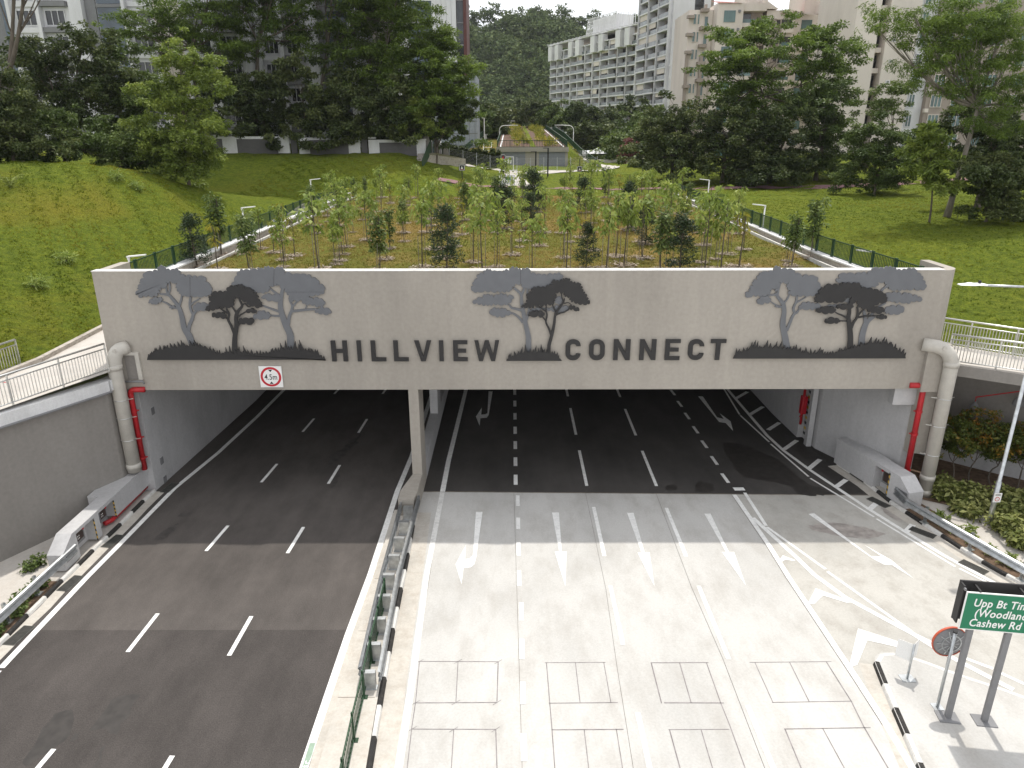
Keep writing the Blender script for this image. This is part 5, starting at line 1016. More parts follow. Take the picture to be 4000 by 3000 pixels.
def scatter_tufts(name, pts, L, W, mat, rng, per=4, tilt=.5, parent=None, label=None, kind='stuff', cat=None):
    n = len(pts); P_ = np.repeat(pts, per, 0); m_ = len(P_); P_ = P_ + rng.normal(size=(m_, 3)) * np.array([L * .35, L * .35, 0])
    a = rng.random(m_) * 2 * np.pi; ax = np.stack([np.cos(a) * tilt, np.sin(a) * tilt, np.ones(m_)], 1) * (1 + .3 * rng.normal(size=(m_, 3))); ax /= np.linalg.norm(ax, axis=1)[:, None]
    b = np.stack([-np.sin(a), np.cos(a), np.zeros(m_)], 1); l = (L * (.5 + rng.random(m_)))[:, None]; w = (W * (.6 + .8 * rng.random(m_)))[:, None]
    V = np.stack([P_ - b * w / 2, P_ + b * w / 2, P_ + ax * l], 1).reshape(-1, 3); Fq = np.arange(m_ * 3).reshape(-1, 3)
    pn_ = .5 + .25 * np.sin(pts[:, 0] * .35 + 1.7 * np.sin(pts[:, 1] * .21)) + .22 * np.sin(pts[:, 1] * .5 + pts[:, 0] * .13)
    t = (np.repeat(pn_, per) * .6 + .45 * rng.random(m_)).clip(0, 1); T = np.zeros((m_, 3, 4)); T[:, :, 0] = t[:, None]; T[:, :, 3] = 1
    o = put(name, np_mesh(name, V, Fq, MT[mat], T.reshape(-1, 4)), parent); return props(o, label, cat, None, kind)
# grass on the slopes and the lawn
def rand_on(n, x0, x1, y0, y1, rng, test=None):
    x = rng.uniform(x0, x1, n); y = rng.uniform(y0, y1, n); k = np.ones(n, bool) if test is None else test(x, y); x, y = x[k], y[k]; return np.stack([x, y, tz(x, y) - .02], 1)
rg = np.random.default_rng(3)
pts = np.concatenate([rand_on(26000, -48, -21.6, 24, 64, rg, lambda x, y: (x < XL(y) - .05) & (x > -.80 * y - 4)), rand_on(20000, 18.8, 50, 26, 76, rg, lambda x, y: (x > XR(y) + .1) & (x < .80 * y + 4)),
                      rand_on(9000, -30, -8, 80, 99, rg), rand_on(9000, 8, 50, 80, 108, rg)])
scatter_tufts('grass', pts, .10, .045, 'grass_blade', rg, 5, .9)
# ================================================================== planted deck on top of the portal
def dz(x, y): return 9.0 + .4 * (np.asarray(y) - 38) / 42 + .07 * np.sin(np.asarray(x) * .8 + 1) * np.sin(np.asarray(y) * .6)
Xd, Yd = np.meshgrid(np.linspace(-16.8, 17.0, 70), np.linspace(30.45, 80, 100)); v, f = _grid(Xd, Yd, dz(Xd, Yd))
deck = put('planted_deck', np_mesh('planted_deck', v, f, MT['deck_grass'], smooth=True), kind='structure')
MB().box(-16.75, 16.9, 30.6, 79.9, 8.4, 8.75).build('soil_fill', MT['soil'], deck)
rg = np.random.default_rng(5); n = 26000; x = rg.uniform(-16.7, 16.9, n); y = rg.uniform(33, 80, n)
scatter_tufts('dry_grass', np.stack([x, y, dz(x, y) - .02], 1), .13, .05, 'dry_blade', rg, 4, .8)
# side drains: channel with stained wall, white coping, green fence
def drain(side):
    xs = [-16.82, -17.35, -17.62, -18.0] if side < 0 else [17.02, 17.3, 17.45, 17.8]
    nm = 'left' if side < 0 else 'right'
    r = thing('deck_drain', 'stained concrete drain with white coping along the %s side of the planted deck' % nm, 'drain', (0, 30.5, 0)); y0, y1 = .2, 49.5
    sp = lambda y: 0 if side < 0 else (max(0, (10 - y)) * .07)
    def run(xa, xb, za, zb, name, mat, n=12):
        ysx = np.linspace(y0, y1, n + 1)
        for a, b in zip(ysx[:-1], ysx[1:]):
            ga, gb = .4 * (a - 8) / 42, .4 * (b - 8) / 42; m = MB(); q = [(xa + sp(a), a, za + ga), (xb + sp(a), a, za + ga), (xb + sp(b), b - .012, za + gb), (xa + sp(b), b - .012, za + gb)]
            m.add(q + [(p[0], p[1], zb + g_) for p, g_ in zip(q, (ga, ga, gb, gb))], [(0, 1, 2, 3), (4, 5, 6, 7), (0, 1, 5, 4), (1, 2, 6, 5), (2, 3, 7, 6), (3, 0, 4, 7)]); m.build(name, MT[mat], r)
    run(xs[0], xs[0] + side * .12, 8.6, 9.13, 'inner_kerb', 'kerb_white'); run(xs[0] + side * .12, xs[1], 8.5, 8.75, 'channel_bed', 'drain_concrete', 4)
    run(xs[1], xs[2] + side * .25, 8.5, 9.36, 'drain_wall', 'drain_concrete'); run(xs[1] - side * .05, xs[2] + side * .28, 9.362, 9.44, 'coping', 'wall_white', 16)
    fr = thing('green_fence', 'green metal bar fence along the %s side of the planted deck' % nm, 'fence', (0, 30.5, 0)); xf = xs[2] + side * .12
    pp = [Vector((xf + sp(y), y, 9.42 + .4 * (y - 8) / 42)) for y in np.linspace(1.2, 49, 25)]
    for a, b in zip(pp, pp[1:]):
        for z in (.09, .93): MB().bar(a + Vector((0, 0, z)), b + Vector((0, 0, z)), .05, .045).build('rail', MT['green_paint'], fr)
    for p in pp: MB().box(p.x - .045, p.x + .045, p.y - .09, p.y + .09, p.z, p.z + 1.0).build('post', MT['green_paint'], fr)
    baluster_run(fr, pp, .09, .93, .135, .017, MT['green_paint'], 'bar', 290, flatbar=(.03, .02))
drain(-1); drain(1)
# small path lights standing below the deck, outside the fences
for (px, py, yy, w_, d_, sd) in [(500,1002,36.5,'nearest on the left, by the portal end',1,-1),(945,812,50,'second on the left',1,-1),(1212,702,68,'third on the left, before the dark lawn',1,-1),(3410,988,37.5,'nearest on the right, by the portal end',-1,1),(2988,806,52,'second on the right',-1,1),(2770,706,70,'third on the right, before the mound',-1,1)]:
    p = Wp(px, py, yy); zb = tz1(p.x, yy) if abs(p.x) > 21.5 else 6.3 + max(0, yy - 45) * .08
    l = thing('path_light', 'slim white path light outside the green fence, ' + w_, 'street lamp', (p.x, yy, zb), group='path lights beside the deck'); h = p.z - zb
    MB().tube([(0, 0, 0), (0, 0, h)], [.06, .05], 10).build('pole', MT['white_paint'], l, True)
    hd = MB().prism([(-.05, -.12, h), (d_ * .9, -.09, h + .09), (d_ * .9, .09, h + .09), (-.05, .12, h)], (0, 0, .06)).build('lamp_head', MT['white_paint'], l); MB().tube([(0, 0, h - .12), (0, 0, h + .05)], .075, 10).build('collar', MT['white_paint'], l)

# ------------------------------------------------------------------ saplings
def sapling(kind, seed):
    rng = np.random.default_rng(seed); root = thing('sapling', 'sapling', 'sapling'); st = MB(); H_ = {'mast': 3.0, 'bushy': 2.7, 'column': 2.5, 'broad': 3.3, 'weep': 2.8, 'young': 2.0}[kind]
    lean = rng.normal(size=2) * .06; tip = Vector((lean[0], lean[1], H_ * .92)); ps = curve_pts((0, 0, -.1), tip, (rng.normal() * .06, rng.normal() * .06, 0), 6); r0 = .032 if kind != 'bushy' else .04
    st.tube(ps, [r0 * (1 - .13 * i) for i in range(6)], 6); cs, R, cn = [], [], []; Lf, Wf, dr, mt, upn = .2, .09, .5, 'leaf_sap', .5
    if kind == 'mast':
        for k in range(11): z = H_ * rng.uniform(.55, 1.0); a = rng.random() * 6.28; q = .38 * (1.15 - z / H_ * .6); cs.append((q * math.cos(a), q * math.sin(a), z)); R.append((.2, .2, .16)); cn.append(12)
        Lf, Wf, dr = .27, .10, .9
    if kind == 'broad':
        for k in range(14): z = H_ * rng.uniform(.5, 1.0); a = rng.random() * 6.28; q = .62 * rng.uniform(.3, 1); cs.append((q * math.cos(a), q * math.sin(a), z)); R.append((.26, .26, .2)); cn.append(13)
        Lf, Wf, dr = .29, .12, .75
    if kind == 'weep':
        for k in range(13): z = H_ * rng.uniform(.58, .98); a = rng.random() * 6.28; q = .45 * rng.uniform(.3, 1); cs.append((q * math.cos(a), q * math.sin(a), z)); R.append((.17, .17, .26)); cn.append(15)
        Lf, Wf, dr, mt = .28, .08, 1.6, 'leaf_light'
    if kind == 'young':
        for k in range(7): z = H_ * rng.uniform(.6, 1.0); a = rng.random() * 6.28; q = .26 * rng.uniform(.3, 1); cs.append((q * math.cos(a), q * math.sin(a), z)); R.append((.15, .15, .12)); cn.append(8)
        Lf, Wf, dr, mt = .28, .08, 1.0, 'leaf_yellow'
    if kind == 'column':
        for k in range(30): z = H_ * rng.uniform(.22, 1.0); a = rng.random() * 6.28; q = .3 * rng.uniform(.2, 1); cs.append((q * math.cos(a), q * math.sin(a), z)); R.append((.18, .18, .16)); cn.append(22)
        Lf, Wf, dr, mt = .18, .075, .4, 'leaf_mid'
    if kind == 'bushy':
        for k in range(60): z = H_ * rng.uniform(.1, 1.0); a = rng.random() * 6.28; q = 1.25 * (z / H_ + .06) ** .3 * (1.02 - z / H_) ** .6 * rng.uniform(.3, 1); cs.append((q * math.cos(a), q * math.sin(a), z)); R.append((.22, .22, .13)); cn.append(44)
        Lf, Wf, dr, mt, upn = .15, .045, -.15, 'leaf_conifer', .3
    for c in cs:
        z0 = min(c[2] * .88, H_ * .9); s = Vector((lean[0] * z0 / H_, lean[1] * z0 / H_, z0)); st.tube([s, s.lerp(Vector(c), .6) + Vector((0, 0, .03)), c], [.012, .009, .004], 4, False)
    st.build('stem', MT['bark'], root); leaf_obj('foliage', mt, root, cs, R, cn, Lf, Wf, rng, droop=dr, up=upn, out=.45, jit=.5)
    if kind not in ('bushy', 'young'):
        s2_ = MB()
        for dx, dy in ((.16, .05), (-.14, .1)): s2_.tube([(dx, dy, -.1), (dx, dy, H_ * .48)], .013, 4)
        s2_.build('stakes', MT['bark_pale'], root, kind='stuff')
    m = 70; a = rng.random(m) * 6.28; q = rng.uniform(.12, .52, m); pts = np.stack([q * np.cos(a), q * np.sin(a), .02 + .07 * np.exp(-((q - .38) / .1) ** 2)], 1)
    V, Fq, T = leaves(pts, np.full((m, 3), .06), np.full(m, 4), .17, .035, rng, droop=.02, flat=.1, up=1.2, jit=.5); o = put('mulch_ring', np_mesh('mulch_ring', V, Fq, MT['mulch'], T), root, kind='stuff')
    return root
KINDS = ['mast', 'broad', 'weep', 'column', 'bushy', 'young']; SAP = {k: [sapling(k, 40 + 7 * i + j) for j in range(2)] for i, k in enumerate(KINDS)}; used = set()
DESC = {'mast': 'slender sapling with a thin mast and drooping leaves', 'broad': 'tall broadleaf sapling with spreading loose crown', 'weep': 'sapling with hanging narrow leaves', 'column': 'dense narrow column-shaped sapling', 'bushy': 'dark bushy conifer-like sapling', 'young': 'small yellow-green young sapling'}
SHORT = {'mast': 'slender drooping sapling', 'broad': 'spreading broadleaf sapling', 'weep': 'sapling with hanging leaves', 'column': 'narrow dense sapling', 'bushy': 'dark bushy sapling', 'young': 'small yellow-green sapling'}
def place_sap(kind, x, y, s, label, group, j=None):
    j = random.randrange(2) if j is None else j; src = SAP[kind][j]
    o = src if (kind, j) not in used else copy_tree(src); used.add((kind, j)); o.location = (x, y, float(dz(x, y))); o.rotation_euler.z = random.uniform(0, 6.28); o.scale = (s * random.uniform(.9, 1.1),) * 2 + (s,)
    o['label'] = label; o['group'] = group
GRP = 'saplings on the planted deck'
front = [(545,670,'column',1.05,'above the right tree of the left trio'),(850,1050,'young',1,'behind the leftmost grey tree crown'),(1110,1015,'mast',.85,'at the left drain, front row'),(1246,1056,'broad',1.05,'left of the first letter, front row'),(1325,1020,'weep',.8,'above the gap left of the first letter'),(1482,1056,'column',1.05,'above the first letter pair of the first word'),
 (1648,1048,'mast',1.0,'left of the big dark bush'),(1743,1056,'bushy',1.0,'the biggest, above the letters IEW'),(1884,1056,'broad',1.0,'tall one right of the big dark bush'),(2000,1000,'mast',.9,'just above the central grey crown'),(2078,1056,'broad',.8,'directly above the central dark tree'),(2210,1056,'mast',1.1,'right of the central dark tree crown'),
 (2288,1052,'bushy',.72,'small dark one above the first N of the second word'),(2366,1056,'mast',1.0,'right of the small dark bush'),(2436,1040,'weep',1.15,'darkest drooping one above the second word'),(2580,1056,'column',1.1,'left of the right dark bush'),(2655,1056,'bushy',.9,'tall dark one above the end of the second word'),(2752,1056,'broad',1.15,'right of the right dark bush'),(2815,1056,'mast',1.05,'above the last letter'),(2885,1050,'young',1.2,'above the right leaning grey tree'),
 (3090,1040,'column',.95,'inside the right drain bend'),(3240,1010,'column',1.15,'on the right drain edge, front'),(1150,1000,'young',.9,'by the left drain end'),(740,1040,'bushy',.85,'dark one on the left drain near the fence'),(840,1000,'column',1.2,'on the left drain beside the fence')]
for px, py, kd, s, where in front:
    if py < 900: px, py = 975, 1056
    p = G(px, py, 9.02); place_sap(kd, min(17.4, max(-17.3, p.x)), max(p.y, 33.5), s * 1.22, DESC[kd] + ', ' + where, GRP)
def fill():
    rr = random.Random(21); pts = [(G(px, py, 9.02).x, G(px, py, 9.02).y) for px, py, *_ in front]; k = 0; zone = {}
    y = 39.0; row = 0
    while y < 80:
        row += 1; colm = 0; x = -16.2 + rr.uniform(0, 1.2)
        while x < 16.8:
            xx, yy = x + rr.uniform(-.6, .6), y + rr.uniform(-1.3, 1.3)
            if all((xx - a) ** 2 + (yy - b) ** 2 > 1.1 for a, b in pts):
                edge = abs(xx) > 14.5
                kd = rr.choices(KINDS, [3, 3.4, 1.8, 3.5 if edge else 1.0, 1.4 if edge else .8, 2.6])[0]; s = rr.uniform(.62, 1.25) * (1 + max(0, yy - 60) * .006)
                band = 'front' if yy < 50 else 'middle' if yy < 66 else 'back'; third = 'left' if xx < -5.5 else 'centre' if xx < 6 else 'right'
                place_sap(kd, xx, yy, s, '%s, %s from left in %s row behind the front saplings' % (SHORT[kd], ORD[colm], ORD[row - 1]), GRP); colm += 1; pts.append((xx, yy)); k += 1
            x += rr.choice((rr.uniform(1.5, 2.2), rr.uniform(2.6, 5.2)))
        y += 3.2
    return k
N_SAP = fill()
# ================================================================== beyond the deck: paths, fence, pavilion
def drape(pts, w, name, mat, lift=.05, n=24, w2=None):
    P_ = [Vector((x, y, 0)) for x, y in pts]; L = plen(P_); a, b = [], []
    for i in range(n + 1):
        p, d = polyat(P_, L * i / n * .9999); s = Vector((-d.y, d.x, 0)); ww = w if w2 is None else w + (w2 - w) * i / n
        for lst, sg in ((a, 1), (b, -1)):
            q = p + s * sg * ww / 2; lst.append(Vector((q.x, q.y, tz1(q.x, q.y) + lift)))
    m = MB()
    for i in range(n): m.add([a[i], b[i], b[i + 1], a[i + 1]], [(0, 1, 2, 3)])
    return m.build(name, mat, kind='structure')
drape([(-9, 90.6), (6, 89.5), (20, 88.5), (34, 88.6), (60, 90)], 2.4, 'cycle_path', MT['path_purple'], .07, 40)
drape([(1.0, 91.3), (.6, 100), (0, 112)], 4.6, 'plaza_path', MT['path_concrete'], .09, 14, 2.2)
drape([(.3, 112.5), (6, 113), (12, 113.5), (16, 118), (15, 135)], 2.6, 'side_path', MT['path_concrete'], .10, 20)
drape([(-11, 113), (0, 112.4)], 1.2, 'fence_strip', MT['path_concrete'], .12, 10)
# wire fence across the end of the lawn
wf = thing('wire_fence', 'low galvanised wire fence in front of the far pavilion', 'fence', (0, 114, 0)); fp = [Vector((x, 114 + .02 * x, tz1(x, 114 + .02 * x))) for x in np.linspace(-11.5, 13, 13)]; o_ = Vector((0, 114, 0))
for p in fp: MB().bar(p - o_, p - o_ + Vector((0, 0, 2.0)), .07).build('post', MT['steel'], wf)
for k in range(9):
    z = .25 + k * .2; MB().tube([p - o_ + Vector((0, 0, z)) for p in fp], .012, 4).build('wire', MT['steel'], wf)
gt = thing('white_gate', 'white framed gate in the wire fence', 'gate', (-1.0, 113.6, tz1(-1, 113.6)))
for x in (0, 1.2): MB().box(x - .05, x + .05, -.05, .05, 0, 1.95).build('post', MT['white_paint'], gt)
MB().box(.05, 1.15, -.04, .04, 1.87, 1.95).build('top_bar', MT['white_paint'], gt); MB().box(.3, .9, -.03, .03, .95, 1.5).build('notice', MT['sign_white'], gt)
ib = thing('info_stand', 'white stand with small green panel on the pale paving', 'sign', (-.5, 96, tz1(-.5, 96))); MB().box(-.9, .9, -.08, .08, 0, 1.3).build('board', MT['wall_white'], ib); MB().box(-.3, .3, -.09, -.081, .65, 1.05).build('panel', MT['sign_green'], ib)
for x in (-1.1, 1.1): MB().box(x - .05, x + .05, -.05, .05, 0, 1.9).build('post', MT['white_paint'], ib)
MB().box(-1.05, 1.05, -.04, .04, 1.8, 1.88).build('top_bar', MT['white_paint'], ib)
for i, (px, py, Y_, bx, d_) in enumerate([(1804, 654, 87.7, 0, 'left of the pale paving'), (1965, 613, 105, 0, 'by the far pavilion front'), (2264, 660, 104, 0, 'right of the pale paving')]):
    p = Wp(px, py, Y_); zb = tz1(p.x, Y_); s = thing('trail_sign', 'square black trail sign with red mark on a post, ' + d_, 'sign', (p.x, Y_, zb), group='trail signs beyond the deck'); h = p.z - zb
    MB().box(-.05, .05, .0, .08, 0, h + (.3 if i < 2 else 1.4)).build('post', MT['black'], s); pn = MB().box(-.36, .36, -.06, -.001, h - .36, h + .36).build('panel', MT['black'], s)
    for a_ in ((-.31, .31, -.31, -.27), (-.31, .31, .27, .31), (-.31, -.27, -.27, .27), (.27, .31, -.27, .27)): MB().box(a_[0], a_[1], -.066, -.0605, h + a_[2], h + a_[3]).build('border', MT['sign_white'], pn)
    MB().prism([(-.12, -.064, h - .15), (.12, -.064, h - .15), (0, -.064, h + .17)], (0, .003, 0)).build('mark', MT['sign_white' if i != 1 else 'red'], pn); MB().box(-.15, .15, -.064, -.061, h - .22, h - .17).build('mark_bar', MT['red'], pn)
for (px, py, Y_, d_) in [(2141, 580, 108, 'right'), (2093, 594, 110, 'left')]:
    p = Wp(px, py, Y_); zb = tz1(p.x, Y_); h = p.z - zb; s = thing('garden_lamp', 'black garden lamp post before the pavilion, the %s one' % d_, 'lamp post', (p.x, Y_, zb), group='garden lamps before the pavilion')
    MB().box(-.1, .1, -.07, .07, 0, h).build('pole', MT['black'], s); MB().box(-.75, .12, -.12, .12, h + .001, h + .09).build('lamp_head', MT['black'], s)
# columnar shrubs along the wire fence
def bushlet(name, label, loc, rx, rz, mat, seed, n=420, L=.16, W=.08, group=None, cat='shrub'):
    r = np.random.default_rng(seed); k = 22; d = r.normal(size=(k, 3)); d /= np.linalg.norm(d, axis=1)[:, None]; c = d * r.uniform(.35, .95, k)[:, None] * np.array([rx, rx, rz * .5]) + np.array([0, 0, rz * .52])
    root = thing(name, label, cat, loc, group=group); leaf_obj('foliage', mat, root, c, np.full((k, 3), max(.12, rx * .38)), np.full(k, n // k), L, W, r, out=.3); st = MB()
    for j in range(5): st.tube(curve_pts((0, 0, -.1), c[j * 4], (0, 0, .05), 4), [.03, .022, .015, .006], 4, False)
    st.build('stems', MT['bark'], root, kind='stuff'); return root
base_b = None
for i, x in enumerate(np.linspace(-11.6, -2.4, 13)):
    if base_b is None: base_b = bushlet('columnar_shrub', '', (0, 0, 0), .5, 2.7, 'leaf_dark', 5, 1500, .34, .2); o = base_b
    else: o = copy_tree(base_b)
    yy = 116.2 + random.uniform(-.2, .2); o.location = (x + random.uniform(-.15, .15), yy, tz1(x, yy)); o.rotation_euler.z = random.uniform(0, 6); s_ = random.uniform(.85, 1.15); o.scale = (s_, s_, random.uniform(.85, 1.15))
    o['label'] = 'dark clipped columnar shrub behind the wire fence, %s from the left' % ORD[i]; o['group'] = 'columnar shrubs behind the wire fence'
# pavilion with planted sloping roof
PY = 128.0; pv = thing('pavilion', 'low grey pavilion whose long planted roof slopes up away from the deck', 'building', (0, PY, 0)); xl_, xr_ = -2.6, 9.5
MB().box(xl_, xr_, 0, 30, 9.6, 13.42).build('front_wall', MT['plaster'], pv)
for a, b in ((1950, 2052), (2106, 2208)):
    p, q = Wp(a, 591, PY), Wp(b, 591, PY); s = MB().box(p.x, q.x, -.03, -.004, 10.0, p.z).build('shutter', plain('shutter_grey', (.22, .23, .26), .5, var=.06), pv)
    for k in range(1, 6): MB().box(p.x, q.x, -.04, -.031, 10.0 + k * (p.z - 10) / 6, 10.03 + k * (p.z - 10) / 6).build('slat', MT['mid_grey'], s)
rf = MB().add([(xl_, -.1, 13.43), (xr_, -.1, 13.43), (xr_, 110, 17.6), (xl_, 110, 17.6), (xl_, -.1, 13.0), (xr_, -.1, 13.0), (xr_, 110, 17.0), (xl_, 110, 17.0)], [(0, 1, 2, 3), (0, 4, 5, 1), (1, 5, 6, 2), (2, 6, 7, 3), (3, 7, 4, 0)]).build('planted_roof', MT['ramp_bed'], pv)
MB().box(xl_ - .1, xr_ + .1, -.3, -.102, 12.75, 13.5).build('roof_edge', MT['plaster'], pv)
rs = lambda y: 13.43 + 4.17 * (y + .1) / 110.1
for x in (xl_ + .5, xr_ - .75): MB().add([(x, 0, rs(0) + .02), (x + .25, 0, rs(0) + .02), (x + .25, 109, rs(109) + .02), (x, 109, rs(109) + .02)], [(0, 1, 2, 3)]).build('roof_kerb', MT['wall_white'], rf)
MB().add([(3.2, 1, rs(1) + .025), (4.1, 1, rs(1) + .025), (4.1, 108, rs(108) + .025), (3.2, 108, rs(108) + .025)], [(0, 1, 2, 3)]).build('grass_strip', MT['grass'], rf)
r_ = np.random.default_rng(8); cs = []
for x0 in (1.2, 6.3):
    for k in range(52): yy = r_.uniform(3, 100); cs.append((x0 + r_.normal() * .75, yy, rs(yy) + .3))
leaf_obj('roof_plants', 'leaf_yellow', rf, cs, np.full((len(cs), 3), .4), np.full(len(cs), 26), .9, .2, r_, droop=-.5, out=.4)['kind'] = 'stuff'
def pfence(label, pts, h=1.15, step=2.2, fine=.28):
    pts = [Vector(p) for p in pts]; o = pts[0].copy(); q = [p - o for p in pts]; root = thing('green_fence', label, 'fence', o); up = Vector((0, 0, 1)); L = plen(q)
    for z in (.1, h): MB().tube([p + up * z for p in q], .06, 4).build('rail', MT['green_paint'], root)
    n = int(L / step)
    for i in range(n + 1): p, d = polyat(q, min(L * .999, i * step)); MB().bar(p, p + up * h, .07).build('post', MT['green_paint'], root)
    baluster_run(root, q, .1, h, fine, .03, MT['green_paint'], 'bar', 200)
pfence('green fence along the front edge of the pavilion roof', [(xl_ + .1, PY + .1, 13.43), (xr_ - .1, PY + .1, 13.43)])
pfence('green fence along the left edge of the pavilion roof', [(xl_ + .1, PY + .4, 13.45), (xl_ + .1, PY + 105, 17.4)], 1.1, 5, .6)
pfence('green fence along the right edge of the pavilion roof', [(xr_ - .1, PY + .4, 13.45), (xr_ - .1, PY + 105, 17.4)], 1.1, 5, .6)
pfence('green fence on the left bank of the pavilion', [(-11.5, PY - 6, 11.0), (-8.5, PY + 12, 12.6), (-6.2, PY + 45, 15.2), (-4.5, PY + 80, 16.6)], 1.2, 4, .5)
pfence('green fence on the right bank of the pavilion', [(14.2, PY - 8, 10.2), (12.6, PY + 8, 11.8), (11.6, PY + 40, 14.6), (11, PY + 80, 16.4)], 1.2, 4, .5)
bk_ = thing('planted_bank', 'sloping planted bank on the left flank of the pavilion', 'bank', (0, PY, 0)); MB().add([(-11, -8, 9.6), (-2.65, -2, 9.8), (-2.65, 2, 12.2), (-2.65, 100, 16.4), (-7, 60, 15), (-8.5, 12, 12.4)], [(0, 1, 2, 5), (2, 3, 4, 5)]).build('bank_face', MT['deck_grass'], bk_)
bk2 = thing('planted_bank', 'bright grassy bank on the right flank of the pavilion', 'bank', (0, PY, 0)); MB().add([(9.55, -2, 10), (14, -8, 9.9), (12.4, 8, 11.6), (11.4, 40, 14.4), (11, 90, 16.5), (9.55, 90, 16.8), (9.55, 4, 13.1)], [(0, 1, 2, 6), (6, 2, 3, 5), (3, 4, 5)]).build('bank_face', MT['grass'], bk2)
rr_ = np.random.default_rng(4); n = 500; yy = rr_.uniform(-5, 40, n); xx = rr_.uniform(9.8, 12.5, n); leaf_obj('bank_plants', 'leaf_yellow', bk2, np.stack([xx, yy, 11.2 + yy * .075], 1), np.full((n, 3), .3), np.full(n, 5), .3, .1, rr_)['kind'] = 'stuff'
lad = thing('white_stair_frame', 'white tubular stair frame on the left bank of the pavilion', 'stair', (-4.7, 121, tz1(-4.7, 121)))
for x in (0, 1.25): MB().tube([(x, 0, 0), (x + .1, 2.5, 3.3), (x + .1, 3.2, 3.3)], .06, 6).build('side_rail', MT['white_paint'], lad)
for k in range(7): MB().box(.02, 1.3, .2 + k * .36, .5 + k * .36, .3 + k * .44, .36 + k * .44).build('tread', MT['white_paint'], lad)
wgw = thing('wing_wall', 'sloping pale concrete wing wall at the edge of the shaded lawn', 'wall', (-12, 100, 0))
MB().prism([(0, 0, 9.4), (0, 0, 13.2), (1.2, 2, 13.3), (4.5, 12, 12.2), (4.5, 12, 9.6)], (.6, -.3, 0)).build('wall_face', MT['drain_concrete'], wgw)
MB().prism([(-.4, -8, 9.6), (-.2, -8, 9.6), (.5, 1, 13.25), (-.6, 1, 13.25)], (0, 0, .22)).build('ramp_top', MT['drain_concrete'], wgw); MB().prism([(.45, -4, 11.2), (1.0, 2, 13.4), (1.0, 2, 15.0), (.45, -4, 12.6)], (.08, 0, 0)).build('green_panel', MT['green_paint'], wgw)

# white boundary wall with dark panels
bwY = 100.5; bw_ = thing('boundary_wall', 'white boundary wall with dark grey panels behind the shaded lawn', 'wall', (0, bwY, 0))
def bx_(px0, px1, y0, y1, d0, d1, name, mat):
    p, q = Wp(px0, y0, bwY + d0), Wp(px1, y1, bwY + d0); return MB().box(min(p.x, q.x), max(p.x, q.x), d0, d1, min(p.z, q.z), max(p.z, q.z)).build(name, MT[mat], bw_)
R9 = lambda x, y: (900 + x / 2.212, y / 2.212)
for a, b, yt, yb in ((-260, 515, 1175, 1320), (585, 1125, 1185, 1335), (1190, 1690, 1205, 1345)): bx_(R9(a, 0)[0], R9(b, 0)[0], R9(0, yt)[1], R9(0, yb)[1], 0, .3, 'white_panel', 'wall_white')
for a, b, yt, yb in ((50, 415, 1197, 1325), (680, 1025, 1207, 1335), (1285, 1612, 1230, 1345), (-240, -60, 1195, 1320)): bx_(R9(a, 0)[0], R9(b, 0)[0], R9(0, yt)[1], R9(0, yb)[1], -.03, -.002, 'dark_panel', 'panel_grey')
for a, b in ((515, 582), (1125, 1188)): bx_(R9(a, 0)[0] + .3, R9(b, 0)[0] - .3, R9(0, 1178)[1], R9(0, 1335)[1], .35, .6, 'dark_recess', 'panel_grey')
for a, b, yt in ((-260, -70, 1160), (440, 515, 1162), (585, 650, 1163), (1040, 1125, 1178), (1188, 1255, 1182), (1640, 1690, 1198)): bx_(R9(a, 0)[0], R9(b, 0)[0], R9(0, yt)[1], R9(0, yt + 14)[1], -.05, .35, 'cap', 'wall_white')
for k in range(5):
    x, y = -11.7 + k * .75, bwY + 4 + k * 6.0; z = 15.2 - k * .55; MB().box(x, x + .4, y - bwY - 3, y - bwY + 2.6, 10, z).build('stepped_panel', MT['wall_white'], bw_); MB().box(x + .401, x + .44, y - bwY - 2.2, y - bwY + 1.8, 11, z - .5).build('dark_panel', MT['panel_grey'], bw_); MB().box(x - .1, x + .6, y - bwY - 3.6, y - bwY - 3.05, 10, z + .3).build('pier', MT['wall_grey'], bw_)
# low white office, gazebo, cars, person, lamp
of = thing('low_building', 'low white building with small square windows left of the pavilion', 'building', (-13.5, 172, 9)); a, b = Wp(1774, 527, 172), Wp(1900, 527, 172)
MB().box(0, b.x - a.x, 0, 8, 0, a.z - 9).build('walls', MT['wall_white'], of)
for k in range(6):
    for j in (0, 1): MB().box(.6 + k * 1.15, 1.2 + k * 1.15, -.05, -.002, a.z - 9 - 1.0 - j * 1.5, a.z - 9 - .4 - j * 1.5).build('window', MT['glass_dark'], of)
MB().box(-.2, b.x - a.x + .2, -.2, 8.2, a.z - 8.999, a.z - 8.8).build('roof_slab', MT['wall_white'], of); of.location.x = a.x
lm = thing('lamp_post', 'plain white lamp pole behind the low white building', 'lamp post', (Wp(1892, 540, 168).x, 168, 9)); MB().tube([(0, 0, 0), (0, 0, Wp(1892, 462, 168).z - 9)], .13, 8).build('pole', MT['white_paint'], lm); MB().box(-.5, .2, -.12, .12, Wp(1892, 462, 168).z - 9, Wp(1892, 462, 168).z - 8.85).build('lamp_head', MT['white_paint'], lm)
